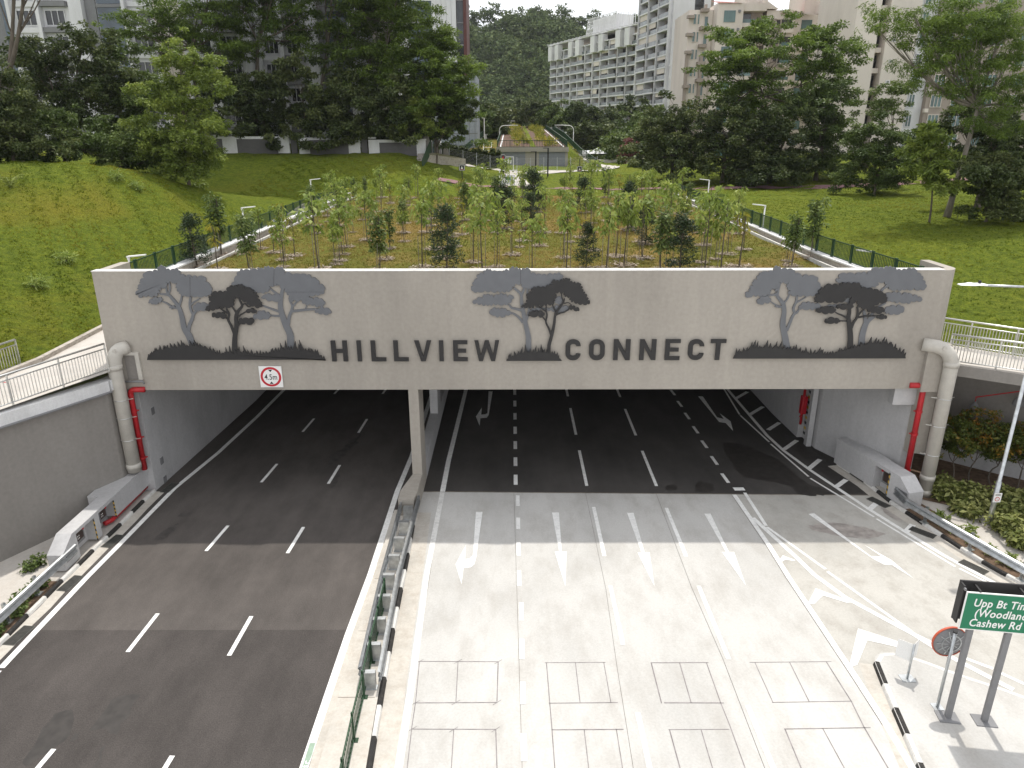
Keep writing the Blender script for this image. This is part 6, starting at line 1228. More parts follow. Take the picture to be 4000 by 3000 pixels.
for (px, py, Y_, sg, w_) in [(1990, 492, 165, -1, 'left'), (2200, 492, 160, 1, 'right'), (1985, 475, 200, -1, 'far left')]:
    p = Wp(px, py, Y_); l = thing('curved_lamp', 'white lamp with curved arm beside the pavilion roof, the %s one' % w_, 'lamp post', (p.x + sg * 2.2, Y_, 11)); h = p.z - 11
    MB().tube([(0, 0, 0), (0, 0, h - 1)] + elbow((0, 0, h + .1), (0, 0, h - 1), (-sg * 1.4, 0, h + .1)) + [(-sg * 3, 0, h + .15)], .07, 6).build('pole', MT['white_paint'], l, True); MB().box(min(-sg * 3, -sg * 4), max(-sg * 3, -sg * 4), -.15, .15, h + .1, h + .22).build('lamp_head', MT['white_paint'], l)
gz_ = thing('gazebo', 'small white tent-roofed gazebo right of the pavilion', 'gazebo', (Wp(2331, 610, 150).x, 150, 10.2)); h = Wp(2331, 600, 150).z - 10.2
for dx, dy in ((-1, -1), (1, -1), (1, 1), (-1, 1)): MB().tube([(dx * 1.3, dy * 1.3, -1), (dx * 1.3, dy * 1.3, h)], .05, 6).build('post', MT['black'], gz_)
MB().add([(-1.9, -1.9, h), (1.9, -1.9, h), (1.9, 1.9, h), (-1.9, 1.9, h), (0, 0, h + 1.0)], [(0, 1, 4), (1, 2, 4), (2, 3, 4), (3, 0, 4), (0, 3, 2, 1)]).build('roof', MT['wall_white'], gz_)
car_c = [('white', 'wall_white'), ('silver', 'steel'), ('white', 'wall_white'), ('pale grey', 'pvc'), ('white', 'wall_white'), ('dark', 'condo_grey')]
def car(label, loc, rz, mat):
    c = thing('parked_car', label, 'car', loc, rz, 'cars parked beyond the pavilion'); prof = [(-2.1, .35), (-2.1, .8), (-1.9, .95), (-1.3, 1.0), (-.8, 1.45), (.7, 1.45), (1.3, 1.0), (2.0, .9), (2.1, .6), (2.1, .35)]
    MB().prism([(x, -.85, z) for x, z in prof], (0, 1.7, 0)).build('body', MT[mat], c); MB().prism([(x, -.87, z) for x, z in ((-1.15, 1.02), (-.75, 1.38), (.62, 1.38), (1.1, 1.02))], (0, 1.74, 0)).build('side_windows', MT['glass_dark'], c)
    MB().add([(1.28, -.7, 1.03), (1.28, .7, 1.03), (.76, .62, 1.44), (.76, -.62, 1.44)], [(0, 1, 2, 3)]).build('windscreen', MT['glass_dark'], c)
    for x in (-1.3, 1.3):
        for y in (-.86, .86): w_ = MB().tube([(x, y - .1, .33), (x, y + .1, .33)], .33, 14).build('wheel', MT['black'], c); MB().tube([(x, y - .11, .33), (x, y + .11, .33)], .18, 10).build('rim', MT['steel'], w_)
for i, (nm, mt) in enumerate(car_c): car('%s car, %s from the left in the row behind the gazebo' % (nm, ['first', 'second', 'third', 'fourth', 'fifth', 'sixth'][i]), (Wp(2270 + i * 34, 602, 158).x + (0 if i < 3 else 1.6), 158 + i * .3, Wp(2290, 607, 158).z - .5), math.radians(100), mt)
cpk = MB().box(12, 34, 146, 166, 9.0, Wp(2290, 607, 158).z - .5).build('car_park', MT['path_concrete'], kind='structure')
# a distant person in dark clothes on the side path
pe = Wp(2330, 650, 118); zb = tz1(pe.x, 118) + .1
per = thing('person', 'person in dark clothes standing on the path right of the pavilion', 'person', (pe.x, 118, zb))
def skin_body(parent):
    vs = [(0, 0, .92), (0, 0, 1.15), (0, 0, 1.42), (0, 0, 1.52), (0, 0, 1.66), (-.2, 0, 1.4), (-.26, .02, 1.12), (-.24, -.08, .88), (.2, 0, 1.4), (.26, .02, 1.12), (.24, -.08, .88), (-.1, 0, .88), (-.11, .02, .48), (-.11, .04, .07), (-.11, -.1, .04), (.1, 0, .88), (.12, -.03, .48), (.13, .03, .07), (.13, -.11, .04)]
    es = [(0, 1), (1, 2), (2, 3), (3, 4), (2, 5), (5, 6), (6, 7), (2, 8), (8, 9), (9, 10), (0, 11), (11, 12), (12, 13), (13, 14), (0, 15), (15, 16), (16, 17), (17, 18)]
    rs_ = [.16, .15, .17, .06, .105, .075, .055, .04, .075, .055, .04, .1, .075, .05, .04, .1, .075, .05, .04]
    me = bpy.data.meshes.new('body'); me.from_pydata(vs, es, []); o = bpy.data.objects.new('body', me); COL.objects.link(o); o.parent = parent
    o.modifiers.new('skin', 'SKIN'); o.modifiers.new('sub', 'SUBSURF').levels = 1
    for i, r in enumerate(rs_): me.skin_vertices[0].data[i].radius = (r, r); 
    me.skin_vertices[0].data[0].use_root = True
    dg = bpy.context.evaluated_depsgraph_get(); dg.update(); nm = bpy.data.meshes.new_from_object(o.evaluated_get(dg)); o.modifiers.clear(); o.data = nm; nm.materials.clear(); nm.materials.append(plain('dark_cloth', (.03, .03, .035), .9)); nm.shade_smooth(); return o
bd = skin_body(per); MB().lathe([(.02, 1.80), (.09, 1.78), (.115, 1.70), (.10, 1.62), (.05, 1.58)][::-1], (0, .01, 0), 10).build('hair', MT['black'], bd, True)

# ================================================================== far buildings
def bld(name, label, x, y, rz, z=0): return thing(name, label, 'building', (x, y, z), rz)
def pane(root, x0, x1, z0, z1, y, mat, frame='wall_white', bars=1, fd=.12):
    w_ = MB(); w_.box(x0 - .09, x1 + .09, y - fd, y - .01, z0 - .1, z0); w_.box(x0 - .09, x1 + .09, y - fd, y - .01, z1, z1 + .1); w_.box(x0 - .1, x0, y - fd, y - .01, z0, z1); w_.box(x1, x1 + .1, y - fd, y - .01, z0, z1)
    for k in range(1, bars + 1): xm = x0 + (x1 - x0) * k / (bars + 1); w_.box(xm - .04, xm + .04, y - fd, y - .01, z0, z1)
    w_.v and None; f_ = w_.build('window', MT[frame], root); MB().box(x0, x1, y - .05, y - .011, z0, z1).build('pane', MT[mat], f_); return f_
# --- left condominium, two staggered wings behind the trees
def left_condo(label, x0, x1, Y_, bays, z0=13.0, floors=8, seed=1, fh=3.3, more=0):
    b = bld('apartment_block', label, x0, Y_, 0); W_ = x1 - x0; rr = random.Random(seed); bw2 = W_ / bays; zt = z0 + floors * fh
    MB().box(0, W_, 0, 14, z0 - 3, zt).build('body', MT['condo_white'], b)
    if more:
        MB().box(0, W_, .02, 14, zt + .001, zt + more * fh).build('upper_storeys', MT['condo_white'], b)
        for k in range(more): MB().box(.5, W_ - .5, -.1, .019, zt + k * fh + .7, zt + k * fh + 2.5).build('window_band', MT['glass_dark'], b)
    for i in range(bays):
        kind = ('win', 'win', 'fin', 'glass', 'win', 'blank')[i % 6]; a = i * bw2
        if kind == 'fin': MB().box(a + bw2 * .15, a + bw2 * .6, -1.1, -.002, z0 - 3, zt).build('wall_fin', MT['condo_white'], b); MB().box(a + bw2 * .62, a + bw2 * .98, -.25, -.003, z0 - 3, zt).build('dark_strip', MT['condo_grey'], b)
        if kind == 'glass':
            for f in range(floors): z = z0 + f * fh; MB().box(a + .15, a + bw2 - .15, -.3, -.004, z + .1, z + fh - .35).build('window', MT['glass_blue'], b); MB().box(a + .1, a + bw2 - .1, -.5, -.31, z + fh - .34, z + fh).build('band', MT['condo_grey'], b)
        if kind == 'blank': MB().box(a + .1, a + bw2 - .1, -.7, -.003, z0 - 3, zt).build('wall_panel', MT['condo_beige'], b)
        if kind == 'win':
            for f in range(floors):
                z = z0 + f * fh; pane(b, a + .7, a + bw2 - .7, z + .75, z + 2.55, -.02, 'glass_dark', 'condo_white', 2, .16)
                MB().box(a + .3, a + bw2 - .05, -.75 if i % 2 else -.3, -.004, z - .25, z + .42).build('band', MT['condo_grey'] if i % 2 else MT['condo_white'], b)
            MB().box(a - .2, a + .28, -.95, -.006, z0 - 3, zt).build('wall_fin', MT['condo_white'], b)
    return b
left_condo('white apartment block with grey bands behind the left trees', -70, -38, 112, 8, 13, 7, 2)
left_condo('white apartment block with dark glass bays behind the spreading trees', -37, -17, 116, 6, 13, 8, 5, more=18)
b = bld('apartment_block', 'grey apartment corner with tall dark glass strip at far left', -82, 116, 0); MB().box(0, 10.6, 0, 10, 8, 40).build('body', MT['condo_grey'], b); MB().box(8.2, 10.2, -.3, -.002, 8, 40).build('glass_strip', MT['glass_blue'], b); MB().box(10.25, 10.58, -.6, -.004, 8, 40).build('wall_fin', MT['condo_white'], b)
b = bld('low_house', 'small white house with grey roof edge at far left', -112, 150, 0); MB().box(0, 26, 0, 10, 8, 27).build('walls', MT['condo_white'], b); MB().box(-.3, 26.3, -.5, 10, 27.001, 27.9).build('roof_edge', MT['condo_grey'], b); MB().box(14, 24, -.2, -.002, 22, 25).build('window', MT['glass_dark'], b)
# --- white tower with vertical joints
tw_ = bld('apartment_tower', 'tall white panelled tower with grey glass and dark red edge', 0, 165, 0); X_ = lambda px: Wp(px, 150, 165).x
MB().box(X_(1560), X_(1690), .4, 14, 8, 80).build('glass_wing', MT['glass_blue'], tw_)
for k in range(1, 12): MB().box(X_(1560), X_(1690), .2, .398, 12 + k * 4.2, 12.5 + k * 4.2).build('floor_band', MT['condo_white'], tw_)
for k in range(5):
    a, c = X_(1690 + k * 19), X_(1690 + (k + 1) * 19 - 1); MB().box(a, c, 0, 12, 8, 80).build('wall_panel', MT['condo_white'], tw_)
MB().box(X_(1786), X_(1811), .5, 12, 8, 80).build('glass_strip', MT['glass_dark'], tw_)
for k in range(14): MB().box(X_(1785), X_(1811), .2, .498, 12 + k * 4.2, 12.25 + k * 4.2).build('floor_band', MT['condo_grey'], tw_)
MB().box(X_(1812), X_(1824), .1, 11, 8, 80).build('red_edge', plain('dark_red_cladding', (.10, .035, .03), .6), tw_)
gb_ = bld('glass_block', 'low grey panelled block peeking past the right end of the left trees', 0, 150, 0); X_ = lambda px: Wp(px, 400, 150).x; zt = Wp(1860, 295, 150).z
MB().box(X_(1700), X_(1863), 0, 12, 8, zt).build('body', plain('pale_blue_grey', (.30, .33, .37), .5), gb_)
for k in range(7): MB().box(X_(1700), X_(1863) + .02, -.06, -.002, zt - 1.4 - k * 2.3, zt - 1.25 - k * 2.3).build('panel_joint', MT['condo_grey'], gb_)
for k in range(5): MB().box(X_(1863) - .5 - k * 1.1, X_(1863) - .42 - k * 1.1, -.05, -.003, 8, zt).build('panel_joint', MT['condo_grey'], gb_)
# --- long white condominium with balconies, seen obliquely
def balcony_block(label, A, B, z0, fh, floors, bays, seed, depth=14, top=True, plain_end=0.0):
    A, B = Vector((*A, 0)), Vector((*B, 0)); d = (B - A).normalized(); L = (B - A).length; rz = math.atan2(d.y, d.x)
    b = bld('condominium', label, A.x, A.y, rz); rr = random.Random(seed); Lb = L - plain_end; bw2 = Lb / bays; zt = z0 + fh * floors      # local -y faces the viewer
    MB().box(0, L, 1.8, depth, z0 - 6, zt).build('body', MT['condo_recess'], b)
    for f in range(floors + 1):
        z = z0 + f * fh; m = MB()
        for i in range(bays):
            pr = (.0, .35, .75, .2)[(i + (f // 3)) % 4]; m.box(i * bw2, (i + 1) * bw2 - .001, -pr, 1.85, z - .2, z + .16)
        m.build('balcony_slab', MT['condo_white'], b)
    for i in range(bays + 1):
        MB().box(i * bw2 - .16, i * bw2 + .16, -.45, 1.9, z0 - 4, zt).build('party_wall', MT['condo_white'], b)
    rail_me = {}
    for i in range(bays):
        for f in range(floors):
            z = z0 + f * fh; key = (i + (f // 3)) % 4; pr = (.0, .35, .75, .2)[key]
            if key not in rail_me: rail_me[key] = MB().box(.2, bw2 - .2, -pr + .04, -pr + .08, .16, 1.15).mesh('balcony_rail'); rail_me[key].materials.append(MT['glass_pale'])
            o = put('balcony_rail', rail_me[key], b); o.location = (i * bw2, 0, z)
            s = rr.random(); x0 = i * bw2 + .35; ww = bw2 * (.45 if s < .6 else .8); x0 += 0 if s < .3 else bw2 - .7 - ww
            f_ = MB().box(x0, x0 + ww, 1.72, 1.795, z + .18, z + fh - .5).build('window', MT['glass_dark'], b); MB().box(x0 + ww / 2 - .04, x0 + ww / 2 + .04, 1.68, 1.719, z + .18, z + fh - .5).build('frame', MT['condo_white'], f_)
            if rr.random() < .45: MB().box(i * bw2 + bw2 * .3, i * bw2 + bw2 * .5, .6, 1.0, z + .17, z + rr.uniform(.7, 1.6)).build('balcony_furniture', MT['condo_grey'], b)
            if rr.random() < .22: MB().box(i * bw2 + .25, i * bw2 + bw2 * rr.uniform(.5, .95), .1, .16, z + fh - rr.uniform(.9, 1.8), z + fh - .21).build('blind', MT['condo_beige'], b)
    if plain_end:
        MB().box(Lb + .17, L, -.3, 1.81, z0 - 6, zt + 2.6).build('end_wall', MT['condo_white'], b)
        for f in range(floors): z = z0 + f * fh; pane(b, Lb + 1.2, Lb + 4.0, z + .4, z + 2.5, -.3, 'glass_teal', 'condo_white', 1)
    return b, L, zt, bw2
lc, L, zt, bw2 = balcony_block('long white condominium with rows of balconies below the hill', (16.4, 326), (48.5, 246), 15.6, 3.1, 10, 12, 3, plain_end=12)
for i in range(12):
    if i % 3 != 2: MB().box(i * bw2 + .1, i * bw2 + bw2 * .55, -1.5, .5, zt - 3.2, zt + 2.2).build('roof_bay', MT['condo_white'], lc)
MB().box(-2, L - 10, -.8, 10, zt + 2.6, zt + 2.9).build('roof_canopy', MT['condo_white'], lc)
for i in range(22): MB().box(i * 3.3, i * 3.3 + .5, -2.2, 6, zt + 2.91, zt + 3.1).build('trellis_bar', MT['condo_white'], lc)
lat = bld('roof_screen', 'white lattice screen on the roof of the long white condominium', 28, 302, math.atan2(-80, 32), 0); z0, z1 = zt + 2.6, zt + 9.5
MB().box(2, 20, 2.2, 9, z0, z1 - .6).build('plant_room', MT['condo_white'], lat)
for k in range(22): MB().bar((k * 1.05, .2, z0), (k * 1.0 + .5, 1.0, z1), .16).build('screen_bar', MT['wall_white'], lat)
for k in range(6): MB().box(0, 22.5, .5, .62, z0 + .6 + k * 1.2, z0 + .75 + k * 1.2).build('screen_rail', MT['wall_white'], lat)
for k in range(9): MB().bar((22.6, .4 + k, z0), (22.0, .9 + k * .95, z1), .18).build('screen_bar', MT['wall_white'], lat)
tc, L, zt, bw2 = balcony_block('tall white condominium tower with curved balconies', (37.2, 232), (41.4, 209), 14, 3.05, 20, 3, 9, 12)
MB().box(L + .2, L + .6, -.4, 8, 8, zt).build('end_wall', MT['condo_white'], tc)
tw2 = bld('condominium_wall', 'broad blank white end wall of the tall condominium tower', 41.9, 207.5, math.radians(-4)); MB().box(0, 5.4, 0, 10, 6, 80).build('blank_wall', MT['condo_white'], tw2); MB().box(5.6, 7.6, .8, 10, 6, 80).build('glass_strip', MT['glass_dark'], tw2)
for k in range(22): MB().box(5.5, 7.7, .5, .798, 10 + k * 3.05, 10.3 + k * 3.05).build('floor_band', MT['black'], tw2)
MB().box(7.75, 9.4, -.3, 10, 6, 80).build('side_wall', MT['condo_white'], tw2)
for k in range(22): MB().box(-.25, -.002, -.25, .3, 11 + k * 3.05, 11.3 + k * 3.05).build('ledge', MT['condo_white'], tw2)
# --- beige condominium with teal windows and red tiled roofs
bg = bld('condominium', 'beige condominium with teal windows and red tiled roofs', 0, 152, 0); X_ = lambda px, Y_=152: Wp(px, 150, Y_).x; Zp = lambda py, Y_=152: Wp(2900, py, Y_).z
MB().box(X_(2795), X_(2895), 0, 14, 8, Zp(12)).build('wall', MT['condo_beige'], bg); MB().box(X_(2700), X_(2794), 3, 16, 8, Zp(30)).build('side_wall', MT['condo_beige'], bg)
for k in range(9):
    z = Zp(62) - k * 3.12; w1 = pane(bg, X_(2823), X_(2863), z - 1.05, z + .75, -.02, 'glass_teal', 'glass_teal', 3, .1); MB().box(X_(2875), X_(2884), -.25, -.003, z + .5, z + .95).build('air_vent', MT['condo_grey'], bg)
    for a, c, kk in ((2718, 2728, 0), (2735, 2741, 0), (2762, 2775, 1)): pane(bg, X_(a), X_(c), z - 1.1 - kk * .4, z + .6 - kk * .4, 2.98, 'glass_teal', 'condo_beige', 0)
    if k < 5: MB().box(X_(2690), X_(2718), 1.8, 2.99, z - .2, z + .35).build('ledge', MT['condo_recess'], bg); MB().box(X_(2742), X_(2772), 1.6, 2.98, z + .9, z + 1.5).build('ledge', MT['condo_recess'], bg)
for px in (2695, 2752): MB().box(X_(px), X_(px + 12), 2.3, 2.97, 8, Zp(210)).build('downpipe_shaft', MT['condo_recess'], bg)
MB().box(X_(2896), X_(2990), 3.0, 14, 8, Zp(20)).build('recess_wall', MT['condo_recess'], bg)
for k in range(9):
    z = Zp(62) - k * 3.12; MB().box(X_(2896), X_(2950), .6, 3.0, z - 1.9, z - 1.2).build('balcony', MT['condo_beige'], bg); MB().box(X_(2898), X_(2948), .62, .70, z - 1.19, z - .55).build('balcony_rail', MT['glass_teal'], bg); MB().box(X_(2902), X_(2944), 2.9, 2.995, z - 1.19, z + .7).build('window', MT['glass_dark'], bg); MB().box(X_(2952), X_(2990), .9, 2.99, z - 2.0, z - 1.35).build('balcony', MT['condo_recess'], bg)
MB().box(X_(2895), X_(2990), .8, 3.0, Zp(42), Zp(12)).build('parapet', MT['condo_beige'], bg)
for wing, (off_, Y_, dz_) in enumerate(((0, 156, 0), (228, 158, 4))):
    wb_ = bld('condominium_wing', 'beige wing with red tiled roof and stub tower, %s' % ('left, behind the spreading tree' if wing == 0 else 'right, beside the beige tower'), 0, Y_, 0)
    q = lambda px: Wp(px + off_, 120, Y_).x; zz = lambda py: Wp(2900, py + wing * 14, Y_).z
    MB().box(q(2990), q(3100), 0, 12, 8, zz(42)).build('wall', MT['condo_beige'], wb_); MB().box(q(2925), q(3008), 3, 12, zz(60), zz(-60)).build('stub_tower', MT['condo_beige'], wb_)
    MB().prism([(q(2970), -.4, zz(38)), (q(3000), -.4, zz(38)), (q(3030), -.4, zz(38)), (q(2975), -.4, zz(0)), (q(2970), -.4, zz(0))], (0, 6, 0)).build('gable', MT['condo_beige'], wb_)
    MB().add([(q(3040), -.6, zz(55)), (q(3170 if wing == 0 else 3110), -.6, zz(50)), (q(3165 if wing == 0 else 3105), 7, zz(28)), (q(3050), 7, zz(34))], [(0, 1, 2, 3)]).build('tiled_roof', MT['roof_red'], wb_)
    MB().box(q(3100), q(3205 if wing == 0 else 3112), 1, 12, 8, zz(56)).build('wall', MT['condo_beige'], wb_)
    for k in range(8):
        z = zz(80) - k * 3.1
        MB().box(q(3010), q(3045), -.3, -.003, z - 2.3, z + .2).build('grey_bay', MT['condo_recess'], wb_); MB().box(q(3030), q(3042), -.4, -.31, z - 1.2, z - .1).build('window', MT['glass_dark'], wb_); MB().box(q(3026), q(3046), -.8, -.301, z + .0, z + .12).build('sun_shade', MT['condo_beige'], wb_)
        MB().box(q(3048), q(3092), -1.2, -.002, z - 2.4, z - 1.6).build('balcony', MT['condo_beige'], wb_); MB().box(q(3050), q(3090), -.1, -.003, z - 1.59, z + .1).build('window', MT['glass_dark'], wb_); MB().box(q(3049), q(3091), -1.25, -1.201, z - 1.6, z - 1.0).build('balcony_rail', MT['glass_teal'], wb_)
        if wing == 0: MB().box(q(3135), q(3175), .8, .998, z - 1.6, z + .1).build('window', MT['glass_teal'], wb_); MB().box(q(3130), q(3195), -.2, .8, z - 2.3, z - 1.7).build('balcony', MT['condo_beige'], wb_)
MB().tube([(X_(2768), 4, Zp(30)), (X_(2768), 4, Zp(5))], .3, 6).build('roof_pipe', MT['condo_recess'], bg)
MB().add([(X_(2795), -.3, Zp(14)), (X_(2885), -.3, Zp(14)), (X_(2870), 8, Zp(-20)), (X_(2805), 8, Zp(-22))], [(0, 1, 2, 3)]).build('tiled_roof', MT['roof_red'], bg)
# --- right beige tower
rt = bld('apartment_tower', 'tall plain beige tower with a recessed window strip at right', 0, 128, 0); X_ = lambda px: Wp(px, 300, 128).x
MB().box(X_(3312), X_(3403), 0, 16, 6, 62).build('wall', MT['condo_beige'], rt); MB().box(X_(3404), X_(3437), 2.2, 16, 6, 62).build('recess_wall', MT['condo_recess'], rt); MB().box(X_(3438), X_(3556), .0, 16, 6, 62).build('wall', MT['condo_beige'], rt)
for k in range(14):
    z = 10 + k * 3.1; MB().box(X_(3404) + .01, X_(3437) - .01, .9, 2.2, z - .5, z + .25).build('ledge', MT['condo_beige'], rt); MB().box(X_(3420), X_(3436), 2.1, 2.195, z + .4, z + 2.3).build('window', MT['glass_dark'], rt)
    v_ = MB().box(X_(3462), X_(3478), -.12, -.003, z + 1.0, z + 1.45).build('air_vent', MT['condo_white'], rt); MB().box(X_(3465), X_(3475), -.13, -.121, z + 1.08, z + 1.37).build('grille', MT['condo_grey'], v_)
MB().box(X_(3557), X_(3640), 1.6, 16, 6, 62).build('wall', MT['condo_white'], rt); MB().box(X_(3641), X_(4300), .6, 16, 6, 62).build('wall', MT['condo_recess'], rt)
for k in range(14):
    z = 10 + k * 3.1; pane(rt, X_(3585), X_(3605), z + .5, z + 2.4, 1.58, 'glass_teal', 'condo_white', 1); pane(rt, X_(3660), X_(3700), z + .5, z + 2.3, .58, 'glass_teal', 'condo_beige', 2); [pane(rt, X_(q_), X_(q_ + 50), z + .5, z + 2.3, .58, 'glass_teal', 'condo_beige', 2) for q_ in (3740, 3850, 3960)]; MB().box(X_(3635), X_(3650), .0, .598, z - .4, z + .2).build('ledge', MT['condo_beige'], rt)
# --- hill with its forest, mast
def hz(x, y):
    s = np.clip((np.asarray(y) - 335) / 215, 0, 1); s = s * s * (3 - 2 * s); x = np.asarray(x, float)
    fall = np.clip((x + 110) / 50, 0, 1) * np.clip((150 - x) / 50, 0, 1); s = s * fall * fall * (3 - 2 * fall)
    return 10 + s * (66 + 4 * np.sin(x * .045 + 1) + 3 * np.sin(x * .11) - .03 * (x - 30)) + 3.5 * s * np.sin(x * .16 + y * .1)
Xh, Yh = np.meshgrid(np.linspace(-330, 360, 90), np.linspace(330, 760, 50)); v, f = _grid(Xh, Yh, hz(Xh, np.minimum(Yh, 550)) - np.maximum(Yh - 560, 0) * .2); put('hill', np_mesh('hill', v, f, MT['far_ground'], smooth=True), kind='structure')
r_ = np.random.default_rng(17); n = 1500; x = r_.uniform(-70, 110, n); y = r_.uniform(338, 556, n); keep = np.abs(x - 18) < .19 * y + 10; x, y = x[keep], y[keep]
R0 = r_.uniform(3.2, 7.0, len(x)); c0 = np.stack([x, y, hz(x, y) + R0 * .7], 1); k = 7; C = np.repeat(c0, k, 0); Rr = np.repeat(R0, k); dd = r_.normal(size=(len(C), 3)); dd /= np.linalg.norm(dd, axis=1)[:, None]; dd[:, 2] = np.abs(dd[:, 2]); C = C + dd * Rr[:, None] * np.array([.75, .75, .6])
hf = leaf_obj('hill_forest', 'leaf_hill', None, C, np.stack([Rr * .5, Rr * .5, Rr * .35], 1), np.full(len(C), 11), 2.0, 1.1, r_, droop=.1, out=.5, up=.8); props(hf, kind='stuff')
mst = thing('radio_mast', 'red and white lattice radio mast on the hill crest', 'mast', (Wp(2512, 60, 520).x, 520, 60)); zt = Wp(2512, 22, 520).z - 60
for dx, dy in ((-1.6, -1.6), (1.6, -1.6), (1.6, 1.6), (-1.6, 1.6)): MB().bar((dx, dy, 0), (dx * .7, dy * .7, zt), .35).build('leg', MT['sign_white'], mst)
for k in range(7): z = zt * (.25 + .11 * k); MB().box(-1.7, 1.7, -1.7, 1.7, z, z + .4).build('platform', MT['orange' if k % 2 else 'sign_white'], mst)
# ================================================================== trees (crown clumps given where the photograph shows them, at their own distance)
def T(name, label, Y_, blobs, base_px, leafm, dep=.8, **kw):
    c = [Wp(px, py, Y_) for px, py, rx, ry in blobs]; bx = Wp(base_px, 600, Y_).x; zb = tz1(bx, Y_) - .15; out = []
    for p, (px, py, rx, ry) in zip(c, blobs):
        t = Y_ / ray(px, py)[1]; m_ = t / F; rr = random.Random(int(px * 7 + py)); out.append((p.x - bx, rr.uniform(-1, 1) * rx * m_ * .5, p.z - zb, rx * m_, max(rx * m_ * dep, 1.2), ry * m_))
    return tree(name, label, (bx, Y_, zb), out, leafm, **kw)
D = dict
T('shrub_tree', 'dark dense shrub at the far left edge of the mound', 63, [(20,330,120,110),(40,450,140,120),(90,560,160,90),(20,610,120,60)], 40, 'leaf_dark', seed=1, n_leaf=20000, L=.26, W=.14, clump=.9, trunk_r=.15)
T('shrub_tree', 'bushy green shrub behind the mound, second from the left', 67, [(250,510,140,90),(200,590,140,70),(330,580,130,80)], 250, 'leaf_mid', seed=2, n_leaf=15000, L=.26, W=.14, clump=.9, trunk_r=.15)
T('shrub_tree', 'pale glossy shrub behind the mound, left of the light green tree', 68, [(420,560,140,80),(520,550,120,70),(470,620,160,60),(580,630,90,60)], 450, 'leaf_mid', seed=3, n_leaf=16000, L=.28, W=.15, clump=.85, trunk_r=.14)
T('leafy_tree', 'light green bushy tree at the right shoulder of the mound', 66, [(700,245,100,80),(700,330,130,110),(690,460,140,120),(740,560,130,90),(640,580,100,70),(790,640,80,70),(720,660,110,60)], 720, 'leaf_light', seed=4, n_leaf=32000, L=.27, W=.13, clump=.85, trunk_r=.16, fork=.3, droop=.35)
T('leafy_tree', 'dark round-crowned tree with reddish tips left of centre of the left wood', 80, [(190,210,110,80),(310,180,110,70),(250,300,150,110),(380,320,130,110),(160,380,140,90),(330,430,150,90),(230,470,150,70)], 250, 'leaf_dark', seed=5, n_leaf=30000, L=.32, W=.18, clump=1.1)
T('leafy_tree', 'grey-green tree right of the dark round-crowned tree', 82, [(450,240,100,70),(470,350,110,90),(550,440,120,90),(440,470,130,80),(560,530,120,70)], 460, 'leaf_mid', seed=6, n_leaf=22000, L=.32, W=.17, clump=1.1)
T('tall_tree', 'tall tree with leaning bare trunk at the left edge', 71, [(-60,-160,160,80),(-20,-260,160,90)], 85, 'leaf_mid', seed=7, n_leaf=5000, trunks=[(0, 0, .45, -1.7, 0, 15.5)], trunk_r=.4)
T('tall_tree', 'tall tree with forked bare trunk next to the left edge', 69, [(50,-220,130,80),(150,-220,150,80)], 140, 'leaf_mid', seed=8, n_leaf=5000, trunks=[(0, 0, .42, -1.0, 0, 8.5)], trunk_r=.4)
al = dict(L=.44, W=.15, clump=1.25, flatc=.3, trunk_r=.32, droop=.08, up=1.0, sub=1.15, group='spreading feathery trees behind the white wall')
T('rain_tree', 'spreading feathery tree, leftmost of the group above the light green tree', 103, [(600,70,130,50),(560,140,120,50),(760,30,160,45),(860,110,150,50),(700,140,140,45),(880,210,120,45),(810,290,120,50),(640,210,110,45),(850,-60,190,60),(900,-180,200,70)], 790, 'leaf_feather', seed=11, n_leaf=34000, fork=.55, **al)
T('rain_tree', 'spreading feathery tree with bare forked limbs before the white condominium', 105, [(950,30,150,45),(1080,5,160,40),(1180,70,140,40),(1010,110,120,32),(1130,150,100,30),(930,200,90,35),(1060,-90,190,60),(1100,-220,210,80)], 1000, 'leaf_feather', seed=12, n_leaf=24000, fork=.55, **al)
T('rain_tree', 'wide feathery tree at the middle top of the left wood', 107, [(1290,15,180,50),(1420,50,180,55),(1330,120,150,45),(1500,10,150,45),(1250,190,110,35),(1440,140,150,45),(1350,220,130,40),(1270,-80,190,60),(1330,-210,210,80),(1500,-120,190,70)], 1210, 'leaf_feather', seed=13, n_leaf=36000, fork=.5, **al)
T('rain_tree', 'broad feathery tree right of the middle, lit along its right side', 106, [(1520,90,180,55),(1640,140,140,55),(1560,200,200,55),(1690,220,120,50),(1450,240,150,50),(1600,280,180,55),(1480,320,140,50),(1560,0,180,60)], 1430, 'leaf_feather', seed=14, n_leaf=40000, fork=.55, **al)
T('rain_tree', 'feathery tree drooping at the right end of the left wood', 104, [(1660,300,170,60),(1765,330,90,65),(1570,350,160,60),(1710,400,130,65),(1790,430,60,75),(1640,430,130,65),(1770,510,70,60)], 1600, 'leaf_feather', seed=15, n_leaf=36000, fork=.5, **al)
